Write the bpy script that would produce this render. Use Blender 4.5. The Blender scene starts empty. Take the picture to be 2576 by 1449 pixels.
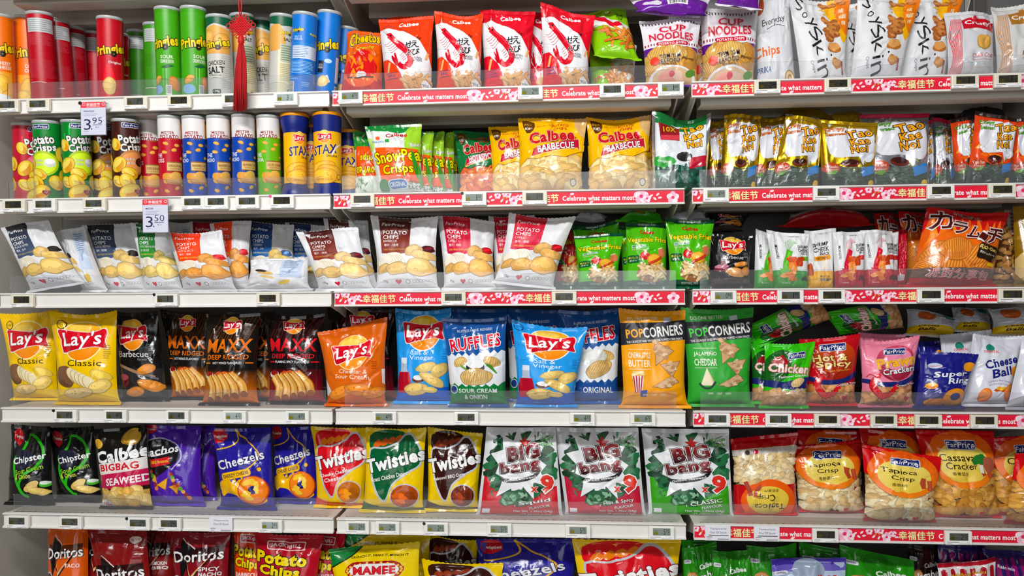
import bpy, math, random
import numpy as np
from mathutils import Matrix, Vector
from mathutils.geometry import tessellate_polygon
SC = bpy.context.scene
COL = SC.collection
PI = math.pi

# ------------------------------------------------------------------ camera
CP = np.array([1.6567, -2.0626, 1.30]); YAW, PITCH, ROLL, FPX = 0.0716, -0.0116, -0.0074, 1860.0
def _basis():
    cy, sy, cp, sp = math.cos(YAW), math.sin(YAW), math.cos(PITCH), math.sin(PITCH)
    fw = np.array([-sy * cp, cy * cp, sp]); r0 = np.array([cy, sy, 0]); u0 = np.cross(r0, fw)
    r = math.cos(ROLL) * r0 + math.sin(ROLL) * u0
    return r, np.cross(r, fw), fw
CR, CU, CF = _basis()
cam = bpy.data.cameras.new('camera'); camo = bpy.data.objects.new('camera', cam); COL.objects.link(camo)
cam.sensor_width = 36.0; cam.lens = 36.0 * FPX / 2576.0; cam.clip_start = 0.02; cam.clip_end = 50
camo.matrix_world = Matrix(((CR[0], CU[0], -CF[0], CP[0]), (CR[1], CU[1], -CF[1], CP[1]), (CR[2], CU[2], -CF[2], CP[2]), (0, 0, 0, 1)))
SC.camera = camo

# ------------------------------------------------------------------ world, lamps, exposure
SC.view_settings.view_transform = 'Standard'; SC.view_settings.look = 'None'
SC.view_settings.gamma = 1.0; SC.view_settings.exposure = 0.10; SC.view_settings.use_curve_mapping = False
W = bpy.data.worlds.new('shop_interior'); SC.world = W; W.use_nodes = True
W.node_tree.nodes['Background'].inputs[0].default_value = (0.9, 0.95, 1.0, 1); W.node_tree.nodes['Background'].inputs[1].default_value = 0.035
def area_lamp(name, loc, rot, sx, sy, power, col=(1, 1, 1)):
    l = bpy.data.lights.new(name, 'AREA'); l.shape = 'RECTANGLE'; l.size = sx; l.size_y = sy; l.energy = power; l.color = col
    o = bpy.data.objects.new(name, l); COL.objects.link(o); o.location = loc; o.rotation_euler = rot
    return o
area_lamp('aisle_tube_lamp', (1.15, -1.5, 2.95), (math.radians(35), 0, 0), 2.4, 0.10, 9, (1.0, 0.99, 0.97))
area_lamp('aisle_tube_lamp', (1.15, -2.9, 3.15), (math.radians(50), 0, 0), 2.0, 0.16, 96, (1.0, 0.99, 0.98))
area_lamp('frontal_fill_light', (1.1, -6.2, 2.1), (math.radians(84), 0, 0), 4.2, 2.0, 60, (0.97, 0.985, 1.0))  # unseen area light added far behind the camera to brighten the lower shelves

# ------------------------------------------------------------------ pixel <-> place helpers (photograph is 2576 x 1449)
def proj(P):
    d = np.asarray(P, float) - CP; z = d @ CF
    return 1288 + FPX * (d @ CR) / z, 724.5 - FPX * (d @ CU) / z
def unp(px, py, y):
    d = CF + CR * (px - 1288) / FPX + CU * (724.5 - py) / FPX
    return CP + d * ((y - CP[1]) / d[1])
def xat(px, y, z):
    x = 1.5
    for _ in range(5):
        a = proj((x, y, z))[0]; b = proj((x + .01, y, z))[0]; x += (px - a) / ((b - a) / .01)
    return x

# ------------------------------------------------------------------ colours and materials
def lin(h):
    if not isinstance(h, str): return h
    v = np.array([int(h[i:i + 2], 16) for i in (0, 2, 4)]) / 255.0
    g = v @ (.3, .59, .11); v = np.clip(g + (v - g) * (1.16 if v.max() - v.min() > .12 else 1.0), 0, 1)      # richer inks
    return np.append(np.where(v <= .04045, v / 12.92, ((v + .055) / 1.055) ** 2.4), 0.0)
def met(h, k=.8):
    c = lin(h).copy(); c[3] = k; return c
MATS = {}
def mat(name, col=None, rough=.4, metal=0.0, bump=0.0, bscale=60, coat=0.0, spec=.5, var=0.0, trans=0.0):
    if name in MATS: return MATS[name]
    m = bpy.data.materials.new(name); m.use_nodes = True; n = m.node_tree.nodes; L = m.node_tree.links; b = n['Principled BSDF']
    b.inputs['Roughness'].default_value = rough; b.inputs['Metallic'].default_value = metal
    b.inputs['Specular IOR Level'].default_value = spec; b.inputs['Coat Weight'].default_value = coat; b.inputs['Coat Roughness'].default_value = .12
    tc = n.new('ShaderNodeTexCoord')
    if col is None:
        a = n.new('ShaderNodeAttribute'); a.attribute_name = 'print'; src = a.outputs['Color']; L.new(a.outputs['Alpha'], b.inputs['Metallic'])
    else:
        r = n.new('ShaderNodeRGB'); r.outputs[0].default_value = tuple(lin(col)[:3]) + (1,); src = r.outputs[0]
    if var > 0:
        nz = n.new('ShaderNodeTexNoise'); nz.inputs['Scale'].default_value = 9; nz.inputs['Detail'].default_value = 5
        L.new(tc.outputs['Object'], nz.inputs['Vector'])
        mr = n.new('ShaderNodeMapRange'); mr.inputs['To Min'].default_value = 1 - var; mr.inputs['To Max'].default_value = 1 + var * .4
        L.new(nz.outputs['Fac'], mr.inputs['Value'])
        mx = n.new('ShaderNodeVectorMath'); mx.operation = 'SCALE'; L.new(src, mx.inputs[0]); L.new(mr.outputs[0], mx.inputs['Scale']); src = mx.outputs[0]
    L.new(src, b.inputs['Base Color'])
    if bump > 0:
        nb = n.new('ShaderNodeTexNoise'); nb.inputs['Scale'].default_value = bscale; nb.inputs['Detail'].default_value = 3
        L.new(tc.outputs['Object'], nb.inputs['Vector'])
        bp = n.new('ShaderNodeBump'); bp.inputs['Strength'].default_value = bump; bp.inputs['Distance'].default_value = .002
        L.new(nb.outputs['Fac'], bp.inputs['Height']); L.new(bp.outputs[0], b.inputs['Normal'])
    MATS[name] = m
    return m
M_FILM = mat('glossy_printed_film', None, .19, bump=.7, bscale=34, coat=.10, spec=.42)
M_MATTE = mat('satin_printed_film', None, .42, bump=.45, bscale=40, spec=.4)
M_FOIL = mat('printed_foil', None, .27, bump=.8, bscale=46, coat=.35)
M_CAN = mat('printed_board', None, .36, bump=.05, bscale=120, coat=.05, spec=.4)
M_CARD = mat('printed_card', None, .5, bump=.05, bscale=200)
M_LCD = mat('display_glass', None, .12, spec=.35)
M_WHITE = mat('white_steel', 'e9e7e3', .42, bump=.04, bscale=80, var=.05)
M_BEIGE = mat('cream_steel', 'd9d4ca', .45, bump=.05, bscale=60, var=.10)
M_PANEL = mat('beige_panel', 'd2ccc2', .55, bump=.05, bscale=70, var=.07)
M_BACK = mat('grey_back_panel', '6e6c6a', .5, bump=.05, bscale=70, var=.12)
M_PLASTIC = mat('white_plastic', 'efede6', .35)
M_CREAMP = mat('cream_plastic', 'e6dfcb', .35)
M_LID = mat('clear_white_lid', 'b9bebe', .25, coat=.3)
M_RIM = mat('tin_rim', 'c8c8c8', .25, metal=1.0)
M_ORLID = mat('orange_lid', 'f2a21a', .35)
M_NAVY = mat('navy_plastic', '16216f', .35)
M_RED = mat('red_cord', 'b40d18', .55, bump=.5, bscale=500)
M_TASSEL = mat('red_thread', 'b40c17', .6, bump=.8, bscale=700)
M_DARK = mat('dark_steel', '55514c', .5, bump=.05, var=.1)
def clear_mat():
    m = bpy.data.materials.new('clear_acrylic'); m.use_nodes = True; n = m.node_tree.nodes; L = m.node_tree.links
    for x in list(n): n.remove(x)
    out = n.new('ShaderNodeOutputMaterial'); tr = n.new('ShaderNodeBsdfTransparent'); gl = n.new('ShaderNodeBsdfGlossy'); df = n.new('ShaderNodeBsdfDiffuse')
    gl.inputs['Roughness'].default_value = .06; df.inputs['Color'].default_value = (.85, .85, .88, 1); tr.inputs['Color'].default_value = (.97, .975, .98, 1)
    nz = n.new('ShaderNodeTexNoise'); nz.inputs['Scale'].default_value = 7; mr = n.new('ShaderNodeMapRange')
    mr.inputs['To Min'].default_value = .025; mr.inputs['To Max'].default_value = .065; L.new(nz.outputs['Fac'], mr.inputs['Value'])
    fr = n.new('ShaderNodeFresnel'); fr.inputs[0].default_value = 1.45
    m1 = n.new('ShaderNodeMixShader'); L.new(mr.outputs[0], m1.inputs[0]); L.new(tr.outputs[0], m1.inputs[1]); L.new(df.outputs[0], m1.inputs[2])
    m2 = n.new('ShaderNodeMixShader'); L.new(fr.outputs[0], m2.inputs[0]); L.new(m1.outputs[0], m2.inputs[1]); L.new(gl.outputs[0], m2.inputs[2])
    L.new(m2.outputs[0], out.inputs[0])
    return m
M_CLEAR = clear_mat()

# ------------------------------------------------------------------ object helpers
def tag(o, label, cat, group=None):
    o['label'] = label; o['category'] = cat
    if group: o['group'] = group
    return o
def link(name, me, parent=None, loc=(0, 0, 0), rot=(0, 0, 0)):
    o = bpy.data.objects.new(name, me); COL.objects.link(o); o.location = loc; o.rotation_euler = rot
    if parent is not None: o.parent = parent
    return o
def raw_mesh(name, V, F, mats, cols=None, midx=None, smooth=False, N=None):
    me = bpy.data.meshes.new(name); V = np.asarray(V, np.float32)
    if isinstance(F, np.ndarray):
        nf, k = F.shape
        me.vertices.add(len(V)); me.vertices.foreach_set('co', V.ravel())
        me.loops.add(nf * k); me.loops.foreach_set('vertex_index', F.astype(np.int32).ravel())
        me.polygons.add(nf); me.polygons.foreach_set('loop_start', np.arange(0, nf * k, k, dtype=np.int32))
        me.update(calc_edges=True)
    else:
        me.from_pydata([tuple(map(float, v)) for v in V], [], F)
    for m in (mats if isinstance(mats, (list, tuple)) else [mats]): me.materials.append(m)
    if midx is not None: me.polygons.foreach_set('material_index', np.asarray(midx, np.int32))
    me.polygons.foreach_set('use_smooth', np.full(len(me.polygons), bool(smooth)))
    if cols is not None:
        a = me.attributes.new('print', 'FLOAT_COLOR', 'POINT'); a.data.foreach_set('color', np.asarray(cols, np.float32).ravel())
    me.update()
    if N is not None: me.normals_split_custom_set_from_vertices(np.nan_to_num(np.asarray(N, float)).tolist())
    return me
class Shape:                       # boxes, prisms, lathes and tubes gathered into ONE mesh
    def __init__(s): s.V = []; s.F = []
    def add(s, V, F):
        b = len(s.V); s.V += [tuple(v) for v in V]; s.F += [tuple(i + b for i in f) for f in F]; return s
    def box(s, x0, y0, z0, x1, y1, z1):
        return s.add([(x, y, z) for x in (x0, x1) for y in (y0, y1) for z in (z0, z1)],
                     [(0, 1, 3, 2), (4, 6, 7, 5), (0, 4, 5, 1), (2, 3, 7, 6), (0, 2, 6, 4), (1, 5, 7, 3)])
    def prism_yz(s, pts, x0, x1):  # outline in (y, z), pushed along x
        n = len(pts); V = [(x0, y, z) for y, z in pts] + [(x1, y, z) for y, z in pts]
        return s.add(V, [tuple(range(n))[::-1], tuple(range(n, 2 * n))] + [(i, (i + 1) % n, n + (i + 1) % n, n + i) for i in range(n)])
    def lathe(s, prof, n=40, c=(0, 0), ry=1.0):
        V = []; F = []
        for r, z in prof:
            for i in range(n):
                a = 2 * PI * i / n; V.append((c[0] + r * math.cos(a), c[1] + r * ry * math.sin(a), z))
        for j in range(len(prof) - 1):
            for i in range(n):
                F.append((j * n + i, j * n + (i + 1) % n, (j + 1) * n + (i + 1) % n, (j + 1) * n + i))
        F.append(tuple(range(n))[::-1]); F.append(tuple(range((len(prof) - 1) * n, len(prof) * n)))
        return s.add(V, F)
    def tube(s, pts, r, n=8, closed=False):
        P = [np.array(p, float) for p in pts]; m = len(P); V = []; F = []
        for i in range(m):
            t = (P[(i + 1) % m] - P[i - 1]) if closed else P[min(i + 1, m - 1)] - P[max(i - 1, 0)]
            t = t / (np.linalg.norm(t) + 1e-9); a = np.cross(t, (0.1, 1, 0.05)); a /= np.linalg.norm(a) + 1e-9; b = np.cross(t, a)
            rr = r[i] if isinstance(r, (list, tuple)) else r
            for k in range(n): V.append(P[i] + rr * (math.cos(2 * PI * k / n) * a + math.sin(2 * PI * k / n) * b))
        for i in range(m if closed else m - 1):
            for k in range(n):
                j = (i + 1) % m; F.append((i * n + k, i * n + (k + 1) % n, j * n + (k + 1) % n, j * n + k))
        if not closed: F += [tuple(range(n))[::-1], tuple(range((m - 1) * n, m * n))]
        return s.add(V, F)
    def obj(s, name, m, parent=None, loc=(0, 0, 0), rot=(0, 0, 0), smooth=False, bevel=0):
        o = link(name, raw_mesh(name, s.V, s.F, m, smooth=smooth), parent, loc, rot)
        if bevel:
            b = o.modifiers.new('bevel', 'BEVEL'); b.width = bevel; b.segments = 2; b.limit_method = 'ANGLE'
        return o

# ------------------------------------------------------------------ printed artwork: flat shapes in u, v = 0..100 that are laid onto a curved surface
_tc = bpy.data.curves.new('lettering', 'FONT'); _to = bpy.data.objects.new('lettering', _tc); _tcache = {}
_tc.resolution_u = 2
def glyphs(s, off, sp=1.0):
    k = (s, off, sp)
    if k not in _tcache:
        _tc.body = s; _tc.offset = off; _tc.space_character = sp; m = _to.to_mesh(); n = len(m.vertices); co = np.zeros(n * 3); m.vertices.foreach_get('co', co)
        m.calc_loop_triangles(); tr = np.zeros(len(m.loop_triangles) * 3, np.int32); m.loop_triangles.foreach_get('vertices', tr); _to.to_mesh_clear()
        _tcache[k] = (co.reshape(-1, 3)[:, :2].copy(), tr.reshape(-1, 3).copy())
    return _tcache[k]
class Art:
    def __init__(s, asp): s.asp = asp; s.items = []; s.cut = {}
A = None
def put(tris, c, c2=None, gdir=1):
    if len(tris): A.items.append((np.asarray(tris, float), lin(c), None if c2 is None else lin(c2), gdir))
def smooth_pts(p, k=5, closed=True):
    p = np.asarray(p, float); n = len(p); out = []
    for i in range(n if closed else n - 1):
        if closed: a, b, c, d = p[i - 1], p[i], p[(i + 1) % n], p[(i + 2) % n]
        else: a, b, c, d = p[max(i - 1, 0)], p[i], p[i + 1], p[min(i + 2, n - 1)]
        for j in range(k):
            t = j / k; out.append(.5 * (2 * b + (c - a) * t + (2 * a - 5 * b + 4 * c - d) * t * t + (3 * b - a - 3 * c + d) * t ** 3))
    if not closed: out.append(p[-1])
    return np.array(out)
def rotv(P, cx, cy, deg):
    P = np.asarray(P, float).copy()
    if not deg: return P
    a = math.radians(deg); x = P[..., 0] - cx; y = (P[..., 1] - cy) * A.asp
    P[..., 0] = cx + x * math.cos(a) - y * math.sin(a); P[..., 1] = cy + (x * math.sin(a) + y * math.cos(a)) / A.asp
    return P
def poly(pts, c, c2=None, sm=0, gdir=1):
    p = smooth_pts(pts, sm) if sm else np.asarray(pts, float)
    t = tessellate_polygon([[Vector((x, y, 0)) for x, y in p]])
    put(p[np.array(t)] if len(t) else [], c, c2, gdir)
def rect(x0, y0, x1, y1, c, c2=None, rot=0, gdir=1):
    p = rotv(np.array([(x0, y0), (x1, y0), (x1, y1), (x0, y1)], float), (x0 + x1) / 2, (y0 + y1) / 2, rot)
    put(p[np.array([(0, 1, 2), (0, 2, 3)])], c, c2, gdir)
def rrect(x0, y0, x1, y1, r, c, rot=0, c2=None):
    ry = r / A.asp; P = []
    for cx, cy, a0 in ((x1 - r, y1 - ry, 0), (x0 + r, y1 - ry, 90), (x0 + r, y0 + ry, 180), (x1 - r, y0 + ry, 270)):
        for k in range(5):
            a = math.radians(a0 + k * 22.5); P.append((cx + r * math.cos(a), cy + ry * math.sin(a)))
    fan(rotv(P, (x0 + x1) / 2, (y0 + y1) / 2, rot), c, c2)
def fan(P, c, c2=None, gdir=1):
    P = np.asarray(P, float); m = P.mean(0); n = len(P)
    put(np.array([(m, P[i], P[(i + 1) % n]) for i in range(n)]), c, c2, gdir)
def ell(cx, cy, rx, ry, c, c2=None, rot=0, n=26, gdir=1):
    fan(rotv([(cx + rx * math.cos(2 * PI * k / n), cy + ry / A.asp * math.sin(2 * PI * k / n)) for k in range(n)], cx, cy, rot), c, c2, gdir)
def blob(cx, cy, rx, ry, c, seed=0, amp=.12, rot=0, n=18, c2=None):
    r = random.Random(seed); ph = [r.uniform(0, 6.28) for _ in range(3)]
    def k(a): return 1 + amp * (math.sin(2 * a + ph[0]) + .7 * math.sin(3 * a + ph[1]) + .5 * math.sin(5 * a + ph[2]))
    P = [(cx + rx * k(2 * PI * i / n) * math.cos(2 * PI * i / n), cy + ry / A.asp * k(2 * PI * i / n) * math.sin(2 * PI * i / n)) for i in range(n)]
    fan(rotv(P, cx, cy, rot), c, c2)
def line(pts, w, c, sm=4, closed=False):
    p = np.asarray(pts, float)
    if sm: p = smooth_pts(p, sm, closed)
    if closed: p = np.vstack([p, p[:1]])
    q = p.copy(); q[:, 1] *= A.asp; d = np.gradient(q, axis=0); d /= np.linalg.norm(d, axis=1)[:, None] + 1e-9
    nn = np.stack([-d[:, 1], d[:, 0]], 1); a = q + nn * w / 2; b = q - nn * w / 2; a[:, 1] /= A.asp; b[:, 1] /= A.asp
    put(np.concatenate([np.stack([a[:-1], b[:-1], b[1:]], 1), np.stack([a[:-1], b[1:], a[1:]], 1)]), c)
def T(s, cx, cy, w, h, c, o=None, o2=None, rot=0, sh=0.0, b=0.0, c2=None, arc=0.0):
    b = max(b, -.01) if b < 0 else min(b, .11) * .45; sp = round(1 + max(b, 0) * 1.9, 4)
    P0, _ = glyphs(s, round(b, 4), sp)
    if not len(P0): return
    lo, hi = P0.min(0), P0.max(0); sz = np.maximum(hi - lo, 1e-6)
    lay = []
    for oo in (o2, o):
        if oo: lay.append((b + oo[1] * .72, oo[0], None))
    lay.append((b, c, c2))
    for off, col, cc in lay:
        P, t = glyphs(s, round(off, 4), sp); q = (P - (lo + hi) / 2) / sz
        x = q[:, 0] * w; y = q[:, 1] * h + arc * (1 - (2 * q[:, 0]) ** 2)
        x = x + sh * y * A.asp
        X = rotv(np.stack([cx + x, cy + y], 1), cx, cy, rot)
        put(X[t], col, cc)
def TT(s, cx, cy, h, c, k=.62, **kw):     # plain line of lettering at its natural width
    P0, _ = glyphs(s, kw.get('b', 0.0)); sz = P0.max(0) - P0.min(0)
    T(s, cx, cy, h * A.asp * sz[0] / max(sz[1], .3) * k / .62, h, c, **kw)
def fine(x0, y0, x1, y1, n, c, seed=1, w=None):   # rows of print too small to read
    r = random.Random(seed); dy = (y1 - y0) / n
    for i in range(n):
        rect(x0, y1 - (i + .62) * dy, x0 + (x1 - x0) * r.uniform(.72, 1), y1 - (i + .3) * dy, c)
def bars(x0, y0, x1, y1, seed=1, c='111111', bg='f2f2f2'):
    if bg: rect(x0, y0, x1, y1, bg)
    r = random.Random(seed); x = x0 + (x1 - x0) * .06
    while x < x1 - (x1 - x0) * .08:
        ww = (x1 - x0) * r.choice((.012, .02, .035)); rect(x, y0 + (y1 - y0) * .12, x + ww, y1 - (y1 - y0) * .06, c); x += ww + (x1 - x0) * r.choice((.014, .024, .03))
def vbars(x0, y0, x1, y1, seed=1, c='222222', bg='e8e8e8'):
    if bg: rect(x0, y0, x1, y1, bg)
    r = random.Random(seed); y = y0 + (y1 - y0) * .05
    while y < y1 - (y1 - y0) * .08:
        ww = (y1 - y0) * r.choice((.015, .025, .04)); rect(x0 + (x1 - x0) * .1, y, x1 - (x1 - x0) * .1, y + ww, c); y += ww + (y1 - y0) * r.choice((.02, .03))
def chip(cx, cy, rx, ry=None, rot=0, c='e9c46f', rim=None, hi=None, seed=0, ridg=0, amp=.06, rk=.80, dots=None):
    ry = ry or rx * .8; rim = rim or shade(c, rk); hi = hi or shade(c, 1.12)
    blob(cx, cy, rx, ry, rim, seed, amp, rot); blob(cx, cy, rx * .94, ry * .92, c, seed, amp, rot)
    blob(cx - rx * .12, cy + ry * .18 / A.asp, rx * .62, ry * .55, hi, seed + 1, amp + .03, rot)
    if ridg:
        for k in range(ridg):
            t = -.72 + 1.44 * k / max(1, ridg - 1); hh = .8 * math.sqrt(max(0, 1 - t * t))
            p = rotv([(cx + t * rx, cy - hh * ry / A.asp), (cx + t * rx, cy + hh * ry / A.asp)], cx, cy, rot); line(p, rx * .055, rim, 0)
    elif dots if dots is not None else rx > 15:
        r = random.Random(seed)
        for k in range(4):
            a = r.uniform(0, 6.28); d = r.uniform(.2, .7); ell(cx + rx * d * math.cos(a), cy + ry * d * math.sin(a) / A.asp, rx * .045, rx * .04, rim, n=7)
def shade(h, k):
    v = [min(255, max(0, int(int(h[i:i + 2], 16) * k))) for i in (0, 2, 4)]
    return '%02x%02x%02x' % tuple(v)
def pile(x0, y0, x1, y1, n, r, cols, seed=0, bg=None, ridg=0, amp=.10, rk=.84, flat=.7):
    if bg: rect(x0, y0, x1, y1, bg)
    R = random.Random(seed); P = []
    for i in range(n):
        best = None
        for _ in range(8):
            q = (R.uniform(x0 + r * .6, x1 - r * .6), R.uniform(y0 + r * .4 / A.asp, y1 - r * .4 / A.asp))
            d = min([((q[0] - a) ** 2 + ((q[1] - b) * A.asp) ** 2) for a, b in P] or [9e9])
            if best is None or d > best[0]: best = (d, q)
        P.append(best[1])
    P.sort(key=lambda q: -q[1])
    for i, (x, y) in enumerate(P): chip(x, y, r * R.uniform(.8, 1.15), r * flat * R.uniform(.75, 1.2), R.uniform(-50, 50), R.choice(cols), seed=seed * 50 + i, ridg=ridg, amp=amp, rk=rk, dots=False)
def sticks(x0, y0, x1, y1, n, w, ln, cols, seed=0):
    R = random.Random(seed)
    for i in range(n):
        x, y = R.uniform(x0, x1), R.uniform(y0, y1); a = R.uniform(-1.2, 1.2); c = R.choice(cols)
        dx, dy = ln / 2 * math.cos(a), ln / 2 * math.sin(a) / A.asp
        line([(x - dx, y - dy), (x, y + R.uniform(-1, 1)), (x + dx, y + dy)], w * 1.2, shade(c, .76), 3); line([(x - dx, y - dy), (x, y + .3), (x + dx, y + dy)], w, c, 3)
def flakes(x0, y0, x1, y1, n, r, cols, seed=0):
    R = random.Random(seed)
    for i in range(n):
        blob(R.uniform(x0, x1), R.uniform(y0, y1), r * R.uniform(.5, 1.3), r * R.uniform(.25, .6), R.choice(cols), seed + i, .25, R.uniform(0, 180), n=9)
def star(cx, cy, r1, r2, n, c, rot=0, sx=1.0, sy=1.0, seed=None):
    R = random.Random(seed); P = []
    for i in range(2 * n):
        rr = (r1 if i % 2 == 0 else r2) * (R.uniform(.82, 1.12) if seed is not None else 1); a = PI * i / n + math.radians(rot) + PI / 2
        P.append((cx + rr * sx * math.cos(a), cy + rr * sy * math.sin(a) / A.asp))
    fan(P, c)
def heart(cx, cy, r, c):
    P = [(cx + r * .062 * 16 * math.sin(t) ** 3, cy + r * .062 * (13 * math.cos(t) - 5 * math.cos(2 * t) - 2 * math.cos(3 * t) - math.cos(4 * t)) / A.asp) for t in np.linspace(0, 2 * PI, 26)[:-1]]
    fan(P, c)
def petal(cx, cy, r, rot, c='fbdfe6'): ell(cx, cy, r, r * .5, c, rot=rot, n=12)
def flower(cx, cy, r, c='f7bcd2', mid='e0487c'):
    for k in range(5):
        a = 2 * PI * k / 5 + .3; ell(cx + .55 * r * math.cos(a), cy + .55 * r * math.sin(a) / A.asp, r * .56, r * .5, shade(c, .99 if k % 2 else .93) if k % 2 else 'fbe3ec', rot=math.degrees(a), n=14)
    ell(cx, cy, r * .3, r * .3, mid, n=12); ell(cx, cy, r * .14, r * .14, 'c81a50', n=8)

def cut_lines(tri, ids, axis, vals, g=None):
    """split triangles along the lines u = c, v = c or g0*u - g1*v = c, halving the set of lines each time"""
    vals = list(vals)
    if not vals or not len(tri): return tri, ids
    F = lambda t: t[:, :, axis] if g is None else t[:, :, 0] * g[0] - t[:, :, 1] * g[1]
    f = F(tri); f0, f1 = f[:, 0], f[:, 1]; f2 = f[:, 2]; lo, hi = np.minimum(np.minimum(f0, f1), f2), np.maximum(np.maximum(f0, f1), f2); eps = 1e-7
    a, b = np.searchsorted(vals, lo.min() + eps), np.searchsorted(vals, hi.max() - eps)
    vals = vals[a:b]
    if not vals: return tri, ids
    c = vals[len(vals) // 2]; m = (lo < c - eps) & (hi > c + eps); L = ~m & (hi <= c + eps); Rr = ~m & ~L
    tl, il, tr, ir = [tri[L]], [ids[L]], [tri[Rr]], [ids[Rr]]
    if m.any():
        t, i0, ss = tri[m], ids[m], f[m] - c; on = np.abs(ss) <= eps; one = on.any(1)
        if one.any():
            A_, B_, k = t[one], ss[one], on[one].argmax(1); r = np.arange(len(k))
            p, q, w = A_[r, k], A_[r, (k + 1) % 3], A_[r, (k + 2) % 3]; sq, sw = B_[r, (k + 1) % 3], B_[r, (k + 2) % 3]
            x = q + (w - q) * (sq / (sq - sw))[:, None]
            if g is None: x[:, axis] = c
            for tt, sg in ((np.stack([p, q, x], 1), sq), (np.stack([p, x, w], 1), sw)):
                lo_ = sg < 0; tl.append(tt[lo_]); il.append(i0[one][lo_]); tr.append(tt[~lo_]); ir.append(i0[one][~lo_])
        two = ~one
        if two.any():
            A_, B_, iz = t[two], ss[two], i0[two]; pos = B_ > 0; n1 = pos.sum(1) == 1; lone = np.where(n1, pos.argmax(1), (~pos).argmax(1)); r = np.arange(len(lone))
            p, q, w = A_[r, lone], A_[r, (lone + 1) % 3], A_[r, (lone + 2) % 3]; sp, sq, sw = B_[r, lone], B_[r, (lone + 1) % 3], B_[r, (lone + 2) % 3]
            x = p + (q - p) * (sp / (sp - sq))[:, None]; y = p + (w - p) * (sp / (sp - sw))[:, None]
            if g is None: x[:, axis] = c; y[:, axis] = c
            one_t, d1, d2 = np.stack([p, x, y], 1), np.stack([x, q, w], 1), np.stack([x, w, y], 1)
            tr += [one_t[n1], d1[~n1], d2[~n1]]; ir += [iz[n1], iz[~n1], iz[~n1]]; tl += [one_t[~n1], d1[n1], d2[n1]]; il += [iz[~n1], iz[n1], iz[n1]]
    h = len(vals) // 2
    a1, a2 = cut_lines(np.concatenate(tl), np.concatenate(il), axis, vals[:h], g); b1, b2 = cut_lines(np.concatenate(tr), np.concatenate(ir), axis, vals[h + 1:], g)
    return np.concatenate([a1, b1]), np.concatenate([a2, b2])
def art_cut(art, us, vs):
    key = (len(us), len(vs), us[0], vs[-1])
    if key in art.cut: return art.cut[key]
    if not art.items: return None
    bb = []; layer = []
    for t, *_ in art.items:
        lo, hi = t.reshape(-1, 2).min(0), t.reshape(-1, 2).max(0)
        l = 0
        for (a, b), k in zip(bb, layer):
            if k >= l and lo[0] < b[0] and hi[0] > a[0] and lo[1] < b[1] and hi[1] > a[1]: l = k + 1
        bb.append((lo, hi)); layer.append(l)
    tri = np.concatenate([t for t, *_ in art.items]); ids = np.concatenate([np.full(len(t), i) for i, (t, *_) in enumerate(art.items)])
    u_, v_ = tri[:, :, 0], tri[:, :, 1]; ok = (u_.max(1) > us[0]) & (u_.min(1) < us[-1]) & (v_.max(1) > vs[0]) & (v_.min(1) < vs[-1]); tri, ids = tri[ok], ids[ok]
    if not len(tri): return None
    uni = len(vs) > 3 and np.allclose(np.diff(vs), vs[1] - vs[0]); du, dv = us[1] - us[0], vs[1] - vs[0]; nu = len(us) - 1; lay0 = np.array(layer)
    sm = ((np.ptp(tri[:, :, 0], axis=1) < .3 * du) & (np.ptp(tri[:, :, 1], axis=1) < .3 * dv)) if uni else np.zeros(len(tri), bool)
    st, si = tri[sm], ids[sm]; tri, ids = tri[~sm], ids[~sm]
    tri, ids = cut_lines(tri, ids, 0, us); tri, ids = cut_lines(tri, ids, 1, vs)
    if uni: tri, ids = cut_lines(tri, ids, 0, [k + us[0] / du - vs[0] / dv for k in range(-len(vs), len(us))], (1 / du, 1 / dv))
    def area2(t): e1, e2 = t[:, 1] - t[:, 0], t[:, 2] - t[:, 0]; return e1[:, 0] * e2[:, 1] - e1[:, 1] * e2[:, 0]
    def inside(t): c = t.mean(1); return (c[:, 0] > us[0]) & (c[:, 0] < us[-1]) & (c[:, 1] > vs[0]) & (c[:, 1] < vs[-1]) & (np.abs(area2(t)) > 1e-7)
    ok = inside(tri); tri, ids = tri[ok], ids[ok]
    if uni:                        # whole cells become one piece; what lies under a whole cell is left out
        def cell(t):
            c = t.mean(1); x, y = (c[:, 0] - us[0]) / du, (c[:, 1] - vs[0]) / dv; i, j = np.floor(x).astype(int), np.floor(y).astype(int)
            return (j * nu + i) * 2 + ((y - j) > (x - i))
        ci = cell(tri); key2 = ids.astype(np.int64) * (2 * nu * len(vs)) + ci; uk, iv = np.unique(key2, return_inverse=True); iv = iv.ravel()
        full = np.bincount(iv, np.abs(area2(tri))) > .998 * du * dv; fk = uk[full]; keep = ~full[iv]
        fi, fc = fk // (2 * nu * len(vs)), fk % (2 * nu * len(vs))
        top = np.full(2 * nu * len(vs), -1); np.maximum.at(top, fc, lay0[fi])
        m = lay0[fi] >= top[fc]; fi, fc = fi[m], fc[m]
        k2 = keep & (lay0[ids] > top[ci]); tri, ids = tri[k2], ids[k2]
        i, j, h = (fc // 2) % nu, (fc // 2) // nu, fc % 2
        a0 = np.stack([us[0] + i * du, vs[0] + j * dv], 1); c0 = a0 + (du, dv); b0 = np.where((h == 1)[:, None], a0 + (0, dv), a0 + (du, 0))
        tri = np.concatenate([tri, np.stack([a0, b0, c0], 1)]); ids = np.concatenate([ids, fi])
        if len(st): ok = inside(st); st, si = st[ok], si[ok]; ok = lay0[si] > top[cell(st)]; tri = np.concatenate([tri, st[ok]]); ids = np.concatenate([ids, si[ok]])
    cr = area2(tri)
    fl = cr < 0; tri[fl] = tri[fl][:, ::-1]
    uv = tri.reshape(-1, 2); vid = np.repeat(ids, 3)
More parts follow.
